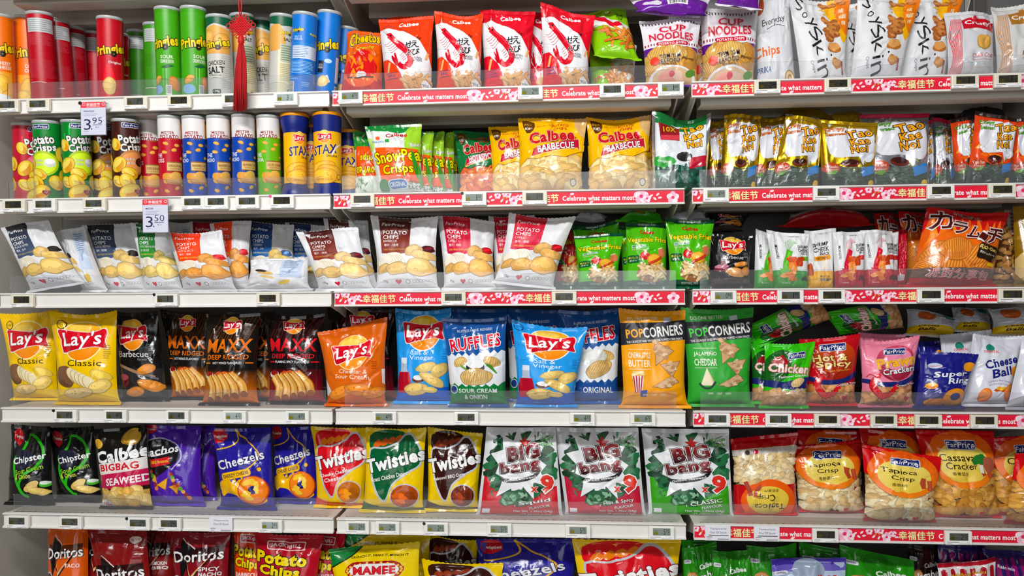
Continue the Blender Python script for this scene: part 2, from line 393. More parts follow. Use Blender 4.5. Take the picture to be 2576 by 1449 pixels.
    kk = np.stack([np.round(uv[:, 0] * 2e4).astype(np.int64), np.round(uv[:, 1] * 2e4).astype(np.int64), vid], 1)
    _, first, inv = np.unique(kk, axis=0, return_index=True, return_inverse=True); inv = inv.ravel()
    uvu = uv[first]; vidu = vid[first]
    col = np.zeros((len(uvu), 4)); lay = np.array(layer)[vidu]
    for i, (t, c, c2, gd) in enumerate(art.items):
        m = vidu == i
        if not m.any(): continue
        if c2 is None: col[m] = c
        else:
            w = t.reshape(-1, 2)[:, gd]; f = np.clip((uvu[m][:, gd] - w.min()) / max(1e-6, w.max() - w.min()), 0, 1)[:, None]; col[m] = c2 + (c - c2) * f
    F = inv.reshape(-1, 3); F = F[(F[:, 0] != F[:, 1]) & (F[:, 1] != F[:, 2]) & (F[:, 0] != F[:, 2])]
    F = F[np.unique(np.sort(F, 1), axis=0, return_index=True)[1]]
    res = (uvu, F, col, lay); art.cut[key] = res
    return res
LAYER0, LAYERD = .00025, .00010
def lay_on(P, Nn, us, vs, art):
    """P, Nn: (nv, nu, 3) grids of places and normals; returns vertices, normals, faces, colours of the artwork on that surface"""
    r = art_cut(art, us, vs)
    if r is None: return None
    uv, F, col, lay = r
    i = np.clip(np.searchsorted(us, uv[:, 0], 'right') - 1, 0, len(us) - 2); j = np.clip(np.searchsorted(vs, uv[:, 1], 'right') - 1, 0, len(vs) - 2)
    a = ((uv[:, 0] - us[i]) / (us[i + 1] - us[i]))[:, None]; b = ((uv[:, 1] - vs[j]) / (vs[j + 1] - vs[j]))[:, None]
    low = a >= b
    def bil(G): return np.where(low, G[j, i] * (1 - a) + G[j, i + 1] * (a - b) + G[j + 1, i + 1] * b, G[j, i] * (1 - b) + G[j + 1, i + 1] * a + G[j + 1, i] * (b - a))
    n = bil(Nn); n /= np.linalg.norm(n, axis=1)[:, None] + 1e-9
    return bil(P) + n * (LAYER0 + LAYERD * lay)[:, None], n, F, col
def grid_normals(P):
    du = np.gradient(P, axis=1); dv = np.gradient(P, axis=0); n = np.cross(du, dv); return n / (np.linalg.norm(n, axis=2)[:, :, None] + 1e-12)
def grid_faces(nv, nu, flip=False):
    idx = np.arange(nv * nu).reshape(nv, nu); a, b, c, d = idx[:-1, :-1].ravel(), idx[:-1, 1:].ravel(), idx[1:, 1:].ravel(), idx[1:, :-1].ravel()
    f = np.concatenate([np.stack([a, b, c], 1), np.stack([a, c, d], 1)]); return f[:, ::-1] if flip else f
ARTS = {}
def design(name, asp, base, fn, seal=None, m=None, kind='chip_bag', cat='chip bag', pouch=False, back=None):
    ARTS[name] = dict(asp=asp, base=base, fn=fn, seal=base if seal is None else seal, m=m, kind=kind, cat=cat, pouch=pouch, art=None, back=base if back is None else back)
def get_art(name):
    global A
    d = ARTS[name]
    if d['art'] is None:
        A = Art(d['asp']); d['fn'](); d['art'] = A
    return d
# ------------------------------------------------------------------ the rack: walls, boards, rails, guards, brackets
ZL = [2.173, 1.8373, 1.5469, 1.2702, .9347, .6231, .295]      # height of each shelf's front lip, top shelf first
ZS = [z - .003 for z in ZL]
LIP = .0432
BAYS = [(.000, .993), (1.003, 1.985), (2.006, 2.99)]
ORD = ['topmost', 'first', 'second', 'third', 'fourth', 'fifth', 'bottom']
BAYN = ['left bay', 'middle bay', 'right bay']
def structure(o): o['kind'] = 'structure'; return o
structure(Shape().box(-1.5, .485, 0, 4.5, .52, 2.9).obj('wall_back', M_BACK))
structure(Shape().box(-1.5, -7.0, -.05, 4.5, .52, 0).obj('floor', mat('floor_tile', 'b9b4ab', .3, var=.08)))
tag(Shape().box(-.172, -.10, 0.0, -.15, .485, 2.6).obj('end_panel', M_PANEL, bevel=.002), 'tall beige steel panel closing the left end of the rack', 'panel')
for k, x in enumerate((.998, 1.996, 3.0)):
    tag(Shape().box(x - .02, .44, 0, x + .02, .485, 2.6).obj('upright_post', M_DARK, bevel=.003),
        ['dark rack upright behind the gap between the left and middle bays', 'dark rack upright behind the gap between the middle and right bays', 'dark rack upright at the far right end of the right bay'][k], 'post', 'uprights of the rack')
for s in range(7):
    for b, (x0, x1) in enumerate(BAYS):
        z = ZS[s] + (.24 if (s, b) == (0, 2) else 0)
        brd = Shape().box(x0 + .002, .004, z - .003, x1 - .002, .48, z)
        nb = len(brd.F)
        if s in (4, 5):
            k = x0 + .02
            while k < x1 - .02: brd.box(k, .016, z - .0005, k + .006, .0205, z + .0004); k += .0205
        mi = [0] * nb + [1] * (len(brd.F) - nb)
        o = link('shelf_board', raw_mesh('shelf_board', brd.V, brd.F, [mat('maroon_liner', '431522', .5, bump=.05) if (s, b) == (4, 2) else M_BEIGE, M_DARK], midx=mi))
        fl = (.054 if b else .0445) if s < 2 else .042
        Shape().box(x0 + .03, .028, z - fl, x1 - .03, .036, z - .003).box(x0 + .03, .036, z - fl, x1 - .03, .09, z - fl + .003).obj('front_flange', M_BEIGE, o, bevel=.002)
        Shape().box(x0 + .05, .21, z - fl, x1 - .05, .218, z - .003).box(x0 + .05, .218, z - fl, x1 - .05, .27, z - fl + .003).obj('rear_flange', M_BEIGE, o, bevel=.002)
        zt = z + .003
        Shape().prism_yz([(.006, zt), (-.007, zt), (-.007, zt - .0035), (-.001, zt - .0065), (-.001, zt - LIP + .006), (-.007, zt - LIP + .0045), (-.007, zt - LIP), (.006, zt - LIP)], x0, x1).obj('price_rail', M_WHITE, o)
        if s == 0: lb = 'topmost shelf of the %s, mostly above the picture' % BAYN[b]
        elif s == 6: lb = 'lowest shelf of the %s below the bottom row of bags' % BAYN[b]
        else: lb = 'cream shelf board with white price rail, %s row of goods, %s' % (ORD[s], BAYN[b])
        tag(o, lb, 'shelf', 'shelf boards of the rack')
        if 0 < s < 6:
            g = Shape().box(x0 + .022, .010, zt - .001, x1 - .022, .012, zt + .052).obj('clear_guard', M_CLEAR)
            tag(g, 'clear acrylic strip along the front of the %s shelf in the %s' % (ORD[s], BAYN[b]), 'guard', 'clear front guards')
        if s < 6:
            for side in (0, 1):
                xx = x0 + .012 if side == 0 else x1 - .016
                if (b, side) == (0, 0): continue
                prof = [(.012, z - .004), (.012, z - .03), (.05, z - .045), (.13, z - .065), (.24, z - .10), (.36, z - .15), (.45, z - .21), (.478, z - .26), (.478, z - .004)]
                br = Shape().prism_yz(prof, xx, xx + .004).obj('shelf_bracket', M_BEIGE)
                tag(br, 'curved steel bracket under the %s shelf at the %s end of the %s' % (ORD[s], ['left', 'right'][side], BAYN[b]), 'bracket', 'shelf brackets')

# ------------------------------------------------------------------ bags and pouches
NU, NV = 32, 42
VSEAL = 94.5
US = np.linspace(0, 100, NU + 1); VS = np.linspace(0, VSEAL, NV + 1); VS2 = np.linspace(VSEAL, 100, 6)
SEED = [11]
def px(c, x, y):                  # crop frames the bags were read from -> photograph pixels
    ox, oy, k = CROPS[c]; return ox + x * k, oy + y * k
KF = 900 / 2576.; KH = 900 / 1456.
CROPS = {1: (0, 0, KF), 2: (820, 0, KF), 3: (1676, 0, KF), 4: (0, 240, KF), 5: (860, 240, KF), 6: (1676, 240, KF), 7: (0, 500, KF), 8: (800, 500, KF), 9: (1676, 500, KF),
         10: (0, 760, KF), 11: (800, 760, KF), 12: (1676, 760, KF), 13: (0, 1050, KF), 14: (800, 1050, KH), 15: (1676, 1050, KH), 0: (0, 0, 1.0)}
BAGS = []
def bag(dn, shelf, d, crop, TL, TR, BL, BR, label, T=.036, **kw):
    """note one bag; build_bags() first keeps every bag clear of those in front of it, then builds them"""
    X = lambda p: px(crop, *((p if isinstance(p, tuple) else (p, 0))))[0]
    xs = [X(BL), X(BR), X(TL), X(TR)]; lo, hi = min(xs[0], xs[2]) , max(xs[1], xs[3]); y0 = min(px(crop, *TL)[1], px(crop, *TR)[1])
    y1 = 9999 if not isinstance(BL, tuple) else max(px(crop, *BL)[1], px(crop, *BR)[1])
    BAGS.append(dict(a=(dn, shelf, d, crop, TL, TR, BL, BR, label), T=T, kw=kw, d=d, s=shelf, x=(lo, hi), y=(y0, y1)))
def build_bags():
    for s in range(1, 7):
        L = sorted([b for b in BAGS if b['s'] == s], key=lambda b: b['d'])
        for i, b in enumerate(L):
            for f in L[:i]:
                ov = min(b['x'][1], f['x'][1]) - max(b['x'][0], f['x'][0]); wd = min(b['x'][1] - b['x'][0], f['x'][1] - f['x'][0])
                oy = min(b['y'][1], f['y'][1]) - max(b['y'][0], f['y'][0])
                if ov > .02 * wd and oy > 8:
                    need = (f['T'] * .5 + b['T'] + .013) * (1 - max(0, 1 - ov / wd) ** 2.3) ** .62
                    b['d'] = min(max(b['d'], f['d'] + need), .40)
    for b in BAGS:
        a = list(b['a']); a[2] = b['d']; make_bag(*a, T=b['T'], **b['kw'])
def make_bag(dn, shelf, d, crop, TL, TR, BL, BR, label, T=.036, lean=.03, dip=None, seed=None, wv=.005, con=.095, rough=1.3, plain=False):
    D = get_art(dn); SEED[0] += 1; R = random.Random(seed if seed is not None else SEED[0] * 7 + 3)
    pouch = D['pouch']
    zb = ZS[shelf] + (.0095 if not pouch else .001)
    def bot(p):
        if len(p) == 1 or p[1] is None:
            X = px(crop, p[0], 0)[0]; return np.array([xat(X, d, zb), d, zb])
        q = unp(*px(crop, *p), d); q[2] = max(q[2], zb); return q
    bl, br = bot(BL if isinstance(BL, tuple) else (BL,)), bot(BR if isinstance(BR, tuple) else (BR,))
    tl, tr = unp(*px(crop, *TL), d + lean), unp(*px(crop, *TR), d + lean)
    zmax = ZS[shelf - 1] - (.066 if shelf < 3 else .050) + (.24 if shelf == 1 and bl[0] > 1.99 else 0)
    for q in (tl, tr):
        if q[2] > zmax: q[2] = zmax
    if dip is None: dip = R.uniform(.0, .03)
    n = np.cross(br - bl, (tl + tr - bl - br) / 2); n /= np.linalg.norm(n)
    up = (tl + tr - bl - br) / 2; Hh = np.linalg.norm(up); up = up / Hh; org = (bl + br) / 2
    folds = [(R.uniform(-.95, .95), R.uniform(-.6, .6), R.uniform(.04, .11), R.uniform(.002, .0062) * R.choice((-1, 1)), R.uniform(.10, .30)) for _ in range(11)]
    bfold = [(R.uniform(-.95, .95), R.uniform(-.6, .6), R.uniform(.05, .12), R.uniform(.001, .0035) * R.choice((-1, 1)), R.uniform(.06, .14)) for _ in range(6)]
    dents = [(R.uniform(-.8, .8), R.uniform(.1, .9), R.uniform(.12, .3), R.uniform(.06, .16), R.uniform(-.0065, .0045)) for _ in range(8)]
    crea = [(R.uniform(-.9, .9), R.uniform(.05, .95), R.uniform(0, PI), R.uniform(.12, .4), R.uniform(.022, .05), R.uniform(.0015, .0045) * R.choice((-1, 1))) for _ in range(16)]
    ph, wa = R.uniform(0, 6), R.uniform(.5, 1.2) * wv
    ew = [(R.uniform(0, 6), R.uniform(3, 8), R.uniform(.008, .022)) for _ in range(2)]
    def surf(us, vs, sgn):
        U, V = np.meshgrid(us / 50. - 1, vs / 100.)
        Vb = np.clip(V / (VSEAL / 100.), 0, 1)
        if pouch:
            p = np.clip((1 - np.abs(U)) / .16, 0, 1) ** .6 * (1 - .35 * U * U); q = np.where(Vb < .1, np.sqrt(np.clip(1 - (1 - Vb / .1) ** 2, 0, 1)), np.cos(np.clip((Vb - .1) / .9, 0, 1) * PI / 2) ** .55)
        else:
            p = np.clip(1 - np.abs(U) ** 2.3, 0, 1) ** .62
            q = np.where(Vb < .22, np.sqrt(np.clip(1 - (1 - Vb / .22) ** 2, 0, 1)), np.clip(np.cos(np.clip((Vb - .22) / .78, 0, 1) * PI / 2), 0, 1) ** .72)
        f = np.zeros_like(U)
        for a, sl, w, am, ln in folds: f += am * np.exp(-((U - a - sl * (1 - Vb)) / w) ** 2) * np.exp(-(1 - Vb) / ln)
        for a, sl, w, am, ln in bfold: f += am * np.exp(-((U - a - sl * Vb) / w) ** 2) * np.exp(-Vb / ln)
        for a, b, s1, s2, am in dents: f += am * np.exp(-((U - a) / s1) ** 2 - ((Vb - b) / s2) ** 2)
        for a, b, an, ln, w, am in crea:
            du, dv = (U - a), (Vb - b) * 2.6; t = du * math.cos(an) + dv * math.sin(an); dd = -du * math.sin(an) + dv * math.cos(an)
            f += am * np.clip(1 - np.abs(dd) / w / 2, 0, 1) * np.clip(1 - (t / ln) ** 2, 0, 1)
        mask = np.clip((1 - np.abs(U)) / .12, 0, 1) * np.clip(Vb / .04, 0, 1) * np.clip((1 - Vb) / .04 + .25, 0, 1)
        k = con * q * (.3 if pouch else 1)
        we = np.where(U < 0, ew[0][2] * np.sin(ew[0][1] * Vb + ew[0][0]), ew[1][2] * np.sin(ew[1][1] * Vb + ew[1][0])) * q * (.3 if pouch else 1)
        uu = ((U * (1 - k + we)) + 1) / 2
        C = lambda a: np.asarray(a)[None, None, :]
        base = (C(bl) * (1 - uu[..., None]) + C(br) * uu[..., None]) * (1 - V[..., None]) + (C(tl) * (1 - uu[..., None]) + C(tr) * uu[..., None]) * V[..., None]
        wave = wa * np.sin(2.6 * U + ph) * Vb ** 4 * 2.2
        base = base + C(n) * (wave)[..., None] - C(up) * (dip * Hh * (1 - np.abs(U) ** 1.6) * Vb ** 7)[..., None]
        th = T * p * q
        off = (th + f * mask * rough + .0004) if sgn > 0 else -(th * .45 + .0004)
        return base + C(n) * off[..., None], wave
    Pf, _ = surf(US, VS, 1); Pb, _ = surf(US, VS, -1)
    Nf = grid_normals(Pf); Nb = -grid_normals(Pb)
    V = [Pf.reshape(-1, 3), Pb.reshape(-1, 3)]; N = [Nf.reshape(-1, 3), Nb.reshape(-1, 3)]
    F = [grid_faces(NV + 1, NU + 1), grid_faces(NV + 1, NU + 1, True) + (NV + 1) * (NU + 1)]
    m = (NV + 1) * (NU + 1); CC = [np.tile(lin(D['base']), (m, 1)), np.tile(lin(D['back']), (m, 1))]
    if not plain:
        L = lay_on(Pf, Nf, US, VS, D['art'])
        if L: V.append(L[0]); N.append(L[1]); F.append(L[2] + 2 * m); CC.append(L[3])
    mt = D['m'] or M_FILM
    o = link(D['kind'], raw_mesh(D['kind'], np.concatenate(V) - org, np.concatenate(F), mt, np.concatenate(CC), smooth=True, N=np.concatenate(N)), loc=org)
    # top seal
    S, _ = surf(US, VS2, 1); cr = .0006 * np.cos(np.arange(len(VS2)) * PI); S = S + n[None, None, :] * cr[:, None, None]
    if not pouch: S[-1, ::2] -= up * .0022
    Sb = S - n[None, None, :] * .0012; ns = grid_normals(S); m2 = len(VS2) * (NU + 1)
    V = [S.reshape(-1, 3), Sb.reshape(-1, 3)]; N = [ns.reshape(-1, 3), -ns.reshape(-1, 3)]; F = [grid_faces(len(VS2), NU + 1), grid_faces(len(VS2), NU + 1, True) + m2]
    CC = [np.tile(lin(D['seal']), (m2, 1)), np.tile(lin(D['back']), (m2, 1))]
    if not plain:
        L = lay_on(S, ns, US, VS2, D['art'])
        if L: V.append(L[0]); N.append(L[1]); F.append(L[2] + 2 * m2); CC.append(L[3])
    link('top_seal', raw_mesh('top_seal', np.concatenate(V) - org, np.concatenate(F), mt, np.concatenate(CC), smooth=True, N=np.concatenate(N)), o)
    if not pouch:                  # bottom seal: short crimped strip bent forward on the shelf
        us = np.linspace(-1.04, 1.04, 25); a = (bl + br) / 2; h = (br - bl) / 2
        rows = []
        for t in (0, .5, 1):
            rows.append([a + h * (u * (1 + .02 * t)) + n * (.005 + .006 * t + .0030 * t * math.sin(5 * u + ph) + .0012 * t * math.sin(13 * u + 2 * ph)) - np.array((0, 0, .0085)) * t for u in us])
        S = np.array(rows)[::-1]; ns = grid_normals(S); Sb = S - n * .001; k = S.shape[0] * S.shape[1]
        link('bottom_seal', raw_mesh('bottom_seal', np.concatenate([S.reshape(-1, 3), Sb.reshape(-1, 3)]) - org,
             np.concatenate([grid_faces(3, 25), grid_faces(3, 25, True) + k]), mt, np.tile(lin(D['seal']), (2 * k, 1)), smooth=True), o)
    tag(o, label, D['cat'], 'snack packs on the %s shelf' % ORD[shelf])
    return o

# ------------------------------------------------------------------ canisters
UC = np.linspace(-50, 150, 57)
CANS = []
def can(dn, shelf, d, crop, xb, xt, yt, label, r=.0354, **kw): CANS.append(dict(a=[dn, shelf, d, crop, xb, xt, yt, label], r=r, kw=kw))
def build_cans():
    for s in (1, 2):
        done = []
        for c in sorted([c for c in CANS if c['a'][1] == s], key=lambda c: c['a'][2]):
            a = c['a']; ln = c['kw'].get('lean', -.012); R1 = c['r'] * (1.13 if 'prof' in c['kw'] else 1.038)
            while a[2] < .40:
                b0 = xat(px(a[3], a[4], 0)[0], a[2], ZS[s]); t0 = unp(*px(a[3], a[5], a[6]), a[2] + ln)[0]
                if all(math.hypot(b0 - x, a[2] - y) > R1 + q + .001 and math.hypot(t0 - x2, a[2] + ln - y2) > R1 + q + .001 for x, y, x2, y2, q in done): break
                a[2] += .004
            done.append((b0, a[2], t0, a[2] + ln, R1))
    for c in CANS: make_can(*c['a'], r=c['r'], **c['kw'])
def make_can(dn, shelf, d, crop, xb, xt, yt, label, r=.0375, yaw=0, lean=-.012, prof=None, lid=None):
    D = get_art(dn); zb = ZS[shelf] + .001
    p0 = np.array([xat(px(crop, xb, 0)[0], d, zb), d, zb]); p1 = unp(*px(crop, xt, yt), d + lean); ax = p1 - p0; H = np.linalg.norm(ax); ax /= H
    e1 = np.array([1., 0, 0]); e1 -= ax * (e1 @ ax); e1 /= np.linalg.norm(e1); e2 = np.cross(ax, e1)     # e2 points away from the viewer
    prof = prof or [(0, 1), (100, 1)]
    vs = np.array([v for v, _ in prof], float); rr = np.array([k for _, k in prof]) * r
    th = (UC - 50) / 100 * PI; y = math.radians(yaw) + math.atan2(CP[0] - p0[0], p0[1] - CP[1])   # yaw counted from the shopper
    x = np.sin(th)[None, :] * rr[:, None]; z = -np.cos(th)[None, :] * rr[:, None]
    xr = x * math.cos(y) - z * math.sin(y); zr = x * math.sin(y) + z * math.cos(y)
    h0, h1 = .003, H - .009
    hh = h0 + (h1 - h0) * vs / 100
    P = xr[..., None] * e1 + zr[..., None] * e2 + hh[:, None, None] * ax
    Nn = grid_normals(P); m = len(vs) * len(UC)
    V = [P.reshape(-1, 3)]; N = [Nn.reshape(-1, 3)]; F = [grid_faces(len(vs), len(UC))]; CC = [np.tile(lin(D['base']), (m, 1))]
    L = lay_on(P, Nn, UC, vs, D['art'])
    if L: V.append(L[0]); N.append(L[1]); F.append(L[2] + m); CC.append(L[3])
    o = link(D['kind'], raw_mesh(D['kind'], np.concatenate(V), np.concatenate(F), D['m'] or M_CAN, np.concatenate(CC), smooth=True, N=np.concatenate(N)), loc=p0)
    rot = Matrix([list(e1), list(e2), list(ax)]).transposed().to_euler()
    ra, rz = rr[-1], rr[0]
    lp = [(ra * .9, H - .0095), (ra * 1.02, H - .009), (ra * 1.034, H - .002), (ra * 1.01, H), (ra * .93, H), (ra * .9, H - .002)] if lid is None else [(ra * 1.0, H - .0095), (ra * 1.02, H - .009), (ra * 1.02, H - .001), (ra * .98, H)]
    Shape().lathe(lp, 44).obj('lid', lid or M_LID, o, rot=rot, smooth=True)
    Shape().lathe([(rz * .95, 0), (rz * 1.015, .0005), (rz * 1.015, .0032), (rz * .98, .0034)], 44).obj('bottom_rim', M_RIM if lid is None else M_NAVY, o, rot=rot, smooth=True)
    tag(o, label, D['cat'], 'canisters on the %s shelf' % ORD[shelf])
    return o

# ------------------------------------------------------------------ flat printed things
def card(name, w, h, t, dn, m=None, parent=None, loc=(0, 0, 0), rot=(0, 0, 0), base=None):
    """thin board w x h standing in x, z with its print on the front (towards -y); origin at its centre"""
    global A
    fn, bc = dn; A = Art(h / w); fn(); us = np.array([0., 100.]); vs = np.array([0., 100.])
    P = np.array([[(-w / 2, -t / 2, -h / 2), (w / 2, -t / 2, -h / 2)], [(-w / 2, -t / 2, h / 2), (w / 2, -t / 2, h / 2)]]); Nn = np.tile(np.array([0., -1, 0]), (2, 2, 1))
    S = Shape().box(-w / 2, -t / 2, -h / 2, w / 2, t / 2, h / 2); V = [np.array(S.V)]; F = [np.array([(f[0], f[1], f[2]) for f in S.F] + [(f[0], f[2], f[3]) for f in S.F])]
    CC = [np.tile(lin(bc), (8, 1))]
    L = lay_on(P, Nn, us, vs, A)
    if L: V.append(L[0]); F.append(L[2] + 8); CC.append(L[3])
    return link(name, raw_mesh(name, np.concatenate(V), np.concatenate(F), m or M_CARD, np.concatenate(CC)), parent, loc, rot)
# ------------------------------------------------------------------ printed designs
WH = 'f3f3f3'; BK = '141414'; NV_ = '1a2a6c'
def lays(cx, cy, w, glow='fff3b8'):
    q = lambda P: [(cx + x * w, cy + y * w / A.asp) for x, y in P]
    ell(cx, cy, .43 * w, .43 * w, glow); ell(cx, cy, .405 * w, .405 * w, 'f9c33c', 'ee8a1c')
    ell(cx - .06 * w, cy + .24 * w / A.asp, .22 * w, .10 * w, 'fbd86a')
    B = [(-.50, .21), (-.30, .20), (-.05, .17), (.20, .16), (.42, .23), (.485, .12), (.46, -.02), (.50, -.17), (.30, -.13), (.05, -.16), (-.2, -.21), (-.40, -.25), (-.46, -.10), (-.47, .05)]
    poly([(x * 1.035, y * 1.06) for x, y in []] or q([(x * 1.04, y * 1.09) for x, y in B]), 'f7e9e4', sm=3)
    poly(q(B), 'd5152c', 'b40d22', sm=3)
    T("Lay's", cx - .01 * w, cy - .005 * w / A.asp, .80 * w, .38 * w / A.asp, 'ffffff', o=('7a0f1c', .02), b=.035, rot=3, sh=.10)
def fp_logo(cx, cy, w, rot=0, c='ffffff', box='1b2a6b'):
    h = w * .24 / A.asp
    if box: rrect(cx - w / 2 - 1.5, cy - h * .85, cx + w / 2 + 1.5, cy + h * .85, 2.5, 'dfe3f2', rot); rrect(cx - w / 2 - .7, cy - h * .72, cx + w / 2 + .7, cy + h * .72, 2, box, rot)
    T('FairPrice', cx, cy, w, h, c, rot=rot, sh=.12, b=.02)
# ---- plain potato chips, white bag with a coloured panel
def f_fp(c1, c2, fl, cn, acc, pot, spot):
    def fn():
        poly([(11, 99), (59, 99), (59.5, 74), (60, 47), (40, 44), (12, 46)], c1, c2)
        T('FairPrice', 33, 88, 34, 4.8, 'ffffff', sh=.2, b=.015)
        rect(15, 81.4, 57, 81.7, shade(c1, 1.5))
        T('POTATO', 34.5, 76, 37, 5.6, 'ffffff', b=.015); T('CHIPS', 28.5, 69, 25, 5.4, 'ffffff', b=.015); T(fl, 16 + 1.4 * len(fl), 63.2, 2.8 * len(fl), 3.4, 'f0e8e4')
        T(cn, 29, 57.4, 24, 3.7, 'f0f0f0'); T('100% FRESH POTATOES', 36, 51, 40, 2.4, acc); rect(16, 48.2, 46, 48.5, shade(c2, .7)); rect(16, 47.2, 40, 47.5, shade(c2, .7))
        blob(88, 52, 12, 7, spot, 5, .1, 12); blob(90, 53.4, 7, 2.4, shade(spot, 1.7), 6, .1, 20)
        chip(66, 50, 14, 12, 20, shade(pot, .94), seed=3, amp=.09); chip(82, 43, 19, 11, -14, pot, seed=4, amp=.12)
        ell(24, 34, 23, 15, 'd9c9a0', rot=22); ell(26, 37, 23, 12.5, 'f1ead9', rot=22)
        for k in range(5): line([(20 + 5.5 * k, 45 - .4 * k), (29 + 5.5 * k, 40 - k), (33 + 5.5 * k, 31 - k)], .7, 'c9b48a', 3)
        chip(16, 25, 14, 9, 40, shade(pot, .9), seed=12, amp=.1); chip(42, 25, 23, 13, 14, shade(pot, .97), seed=9, amp=.11); chip(76, 26.5, 24, 18, 8, shade(pot, 1.05), seed=10, amp=.08)
        heart(40, 7.4, 5.4, 'b8123a'); ell(55, 7.4, 3.8, 3.8, '333333'); ell(55, 7.4, 3, 3, 'eeeeee'); TT('75g', 18, 7.6, 3.8, '222222', b=.02)
        for k in range(6): ell(65 + 5.4 * k, 7.6 + .35 * k, 2.6, 2.6, '8f959f'); ell(65 + 5.4 * k, 7.6 + .35 * k, 2, 2, 'e6e7ea')
        line([(91, 33), (97, 27)], .5, '444444', 0)
    return fn
FPB = dict(asp=1.45, base='e3e4e8', m=M_MATTE)
design('fp_black', fn=f_fp('15171c', '4a5a78', 'BLACK PEPPER', '薯片 - 黑胡椒', 'cdb84a', 'd8b873', '1c1714'), **FPB)
design('fp_green', fn=f_fp('0d5a34', '3f9b3a', 'SOUR CREAM & ONION', '薯片 - 酸奶油洋葱', 'e8dd5a', 'dcc478', 'e9ead6'), **FPB)
design('fp_orange', fn=f_fp('e8401c', 'f0501c', 'HOT & SPICY', '薯片 - 香辣', 'f8d45a', 'd99a4e', 'c4242a'), **FPB)
design('fp_blue', fn=f_fp('131c4a', '1f66a8', 'ORIGINAL', '薯片 - 原味', 'e8dd5a', 'e2c67a', '4a6a9a'), **FPB)
design('fp_brown', fn=f_fp('3c1414', '8e3a2c', 'BARBECUE', '薯片 - 烧烤', 'd8a83a', 'dfbf84', '4a141c'), **FPB)
design('fp_chili', fn=f_fp('b8102c', 'c81c46', 'CHILLI', '薯片 - 辣椒', 'f0d060', 'deb06a', 'a8101c'), **FPB)
def f_fpback():
    rect(58, 30, 92, 92, 'c9d6ea'); fine(62, 60, 88, 90, 9, '6b7896', 2); T('FairPrice', 75, 52, 26, 4, '3a4a78', rot=68, sh=.2)
    ell(34, 46, 17, 7, 'd9b46a', rot=-35); ell(24, 55, 12, 6, '2a2320', rot=-30); ell(38, 32, 15, 5, 'e0c27a', rot=-35); ell(66, 16, 12, 7, 'e6c04a', rot=40)
    for k in range(4): ell(48 + 7 * k, 8 + k * .5, 3, 3, '7d8490'); ell(48 + 7 * k, 8 + k * .5, 2.2, 2.2, 'e6e7ea')
design('fp_back', fn=f_fpback, **FPB)
def f_grey(): fine(14, 30, 86, 86, 14, '8c8f96', 5); bars(56, 12, 88, 26, 4); rect(14, 12, 48, 24, 'c9ccd2'); fine(17, 13, 45, 23, 4, '777777', 6)
design('grey_back', 1.4, 'b9bcc4', f_grey, m=M_MATTE)
# ---- red oval banner chips
def f_classic():
    lays(52, 67, 76); T('Classic', 57, 42, 54, 6.6, '2c2410'); ell(20, 85, 8, 8, '3a2a12'); ell(20, 85, 6.8, 6.8, 'f2cb22'); T('EXPORT', 20, 85, 12, 2.2, '3a2a12')
    chip(82, 29, 15, 8, -18, 'e6c75e', seed=4); ell(23, 27, 19, 15, '6b4a34', rot=-30); ell(27, 29, 17, 13, '7d5940', rot=-30)
    for k in range(5): ell(38 + 7 * k, 29 - 2.2 * k, 13, 8.5, 'b99f62', rot=-48); ell(38.6 + 7 * k, 29.3 - 2.2 * k, 12.2, 7.8, 'ece0bd', rot=-48)
    chip(80, 17, 18, 9, 18, 'e2c777', seed=6); chip(44, 10.5, 25, 8, 5, 'e0c488', seed=7); fine(86, 46, 96, 62, 7, 'a8860c', 3)
design('classic', 1.38, 'f0c814', f_classic)
def f_bbq():
    lays(46, 73, 66, 'e8d2a0'); T('Barbecue', 46, 50, 66, 7, 'e8e8e8'); TT('Flavored', 66, 44, 2.6, '9a9a9a'); rect(0, 0, 100, 34, '2a2a2c')
    line([(10, 38), (50, 30), (88, 24)], 5, '9a7c62', 2); line([(52, 30), (92, 22)], 3.5, '6c6c70', 0); ell(18, 20, 15, 10, '5c1420'); ell(18, 24, 14, 5, 'a04a52')
    for p in ((72, 33, 19, 8, 10), (76, 15, 24, 10, -8), (40, 8, 22, 8, 12)): chip(*p[:4], p[4], 'd08a3c', seed=int(p[0]))
    fine(80, 50, 94, 62, 5, '6a6a6a', 4)
design('bbq', 1.45, '121214', f_bbq)
def f_bbq2():
    lays(52, 76, 62, 'e8d2a0'); T('Barbecue', 52, 51, 52, 7, 'f0f0f0'); rect(0, 0, 100, 12, '4a3c38'); ell(24, 31, 18, 9, '7c2c44'); ell(24, 34, 17, 5, 'c98a9a'); ell(26, 40, 7, 7, '6a1430')
    chip(72, 38, 17, 7, 12, 'd08a3c', seed=3); chip(58, 22, 26, 11, -6, 'd69a58', seed=5); chip(84, 25, 14, 10, 30, 'c8843c', seed=6); fine(78, 50, 94, 62, 4, '8a8a8a', 3)
design('bbq_small', 1.3, '1a181b', f_bbq2)
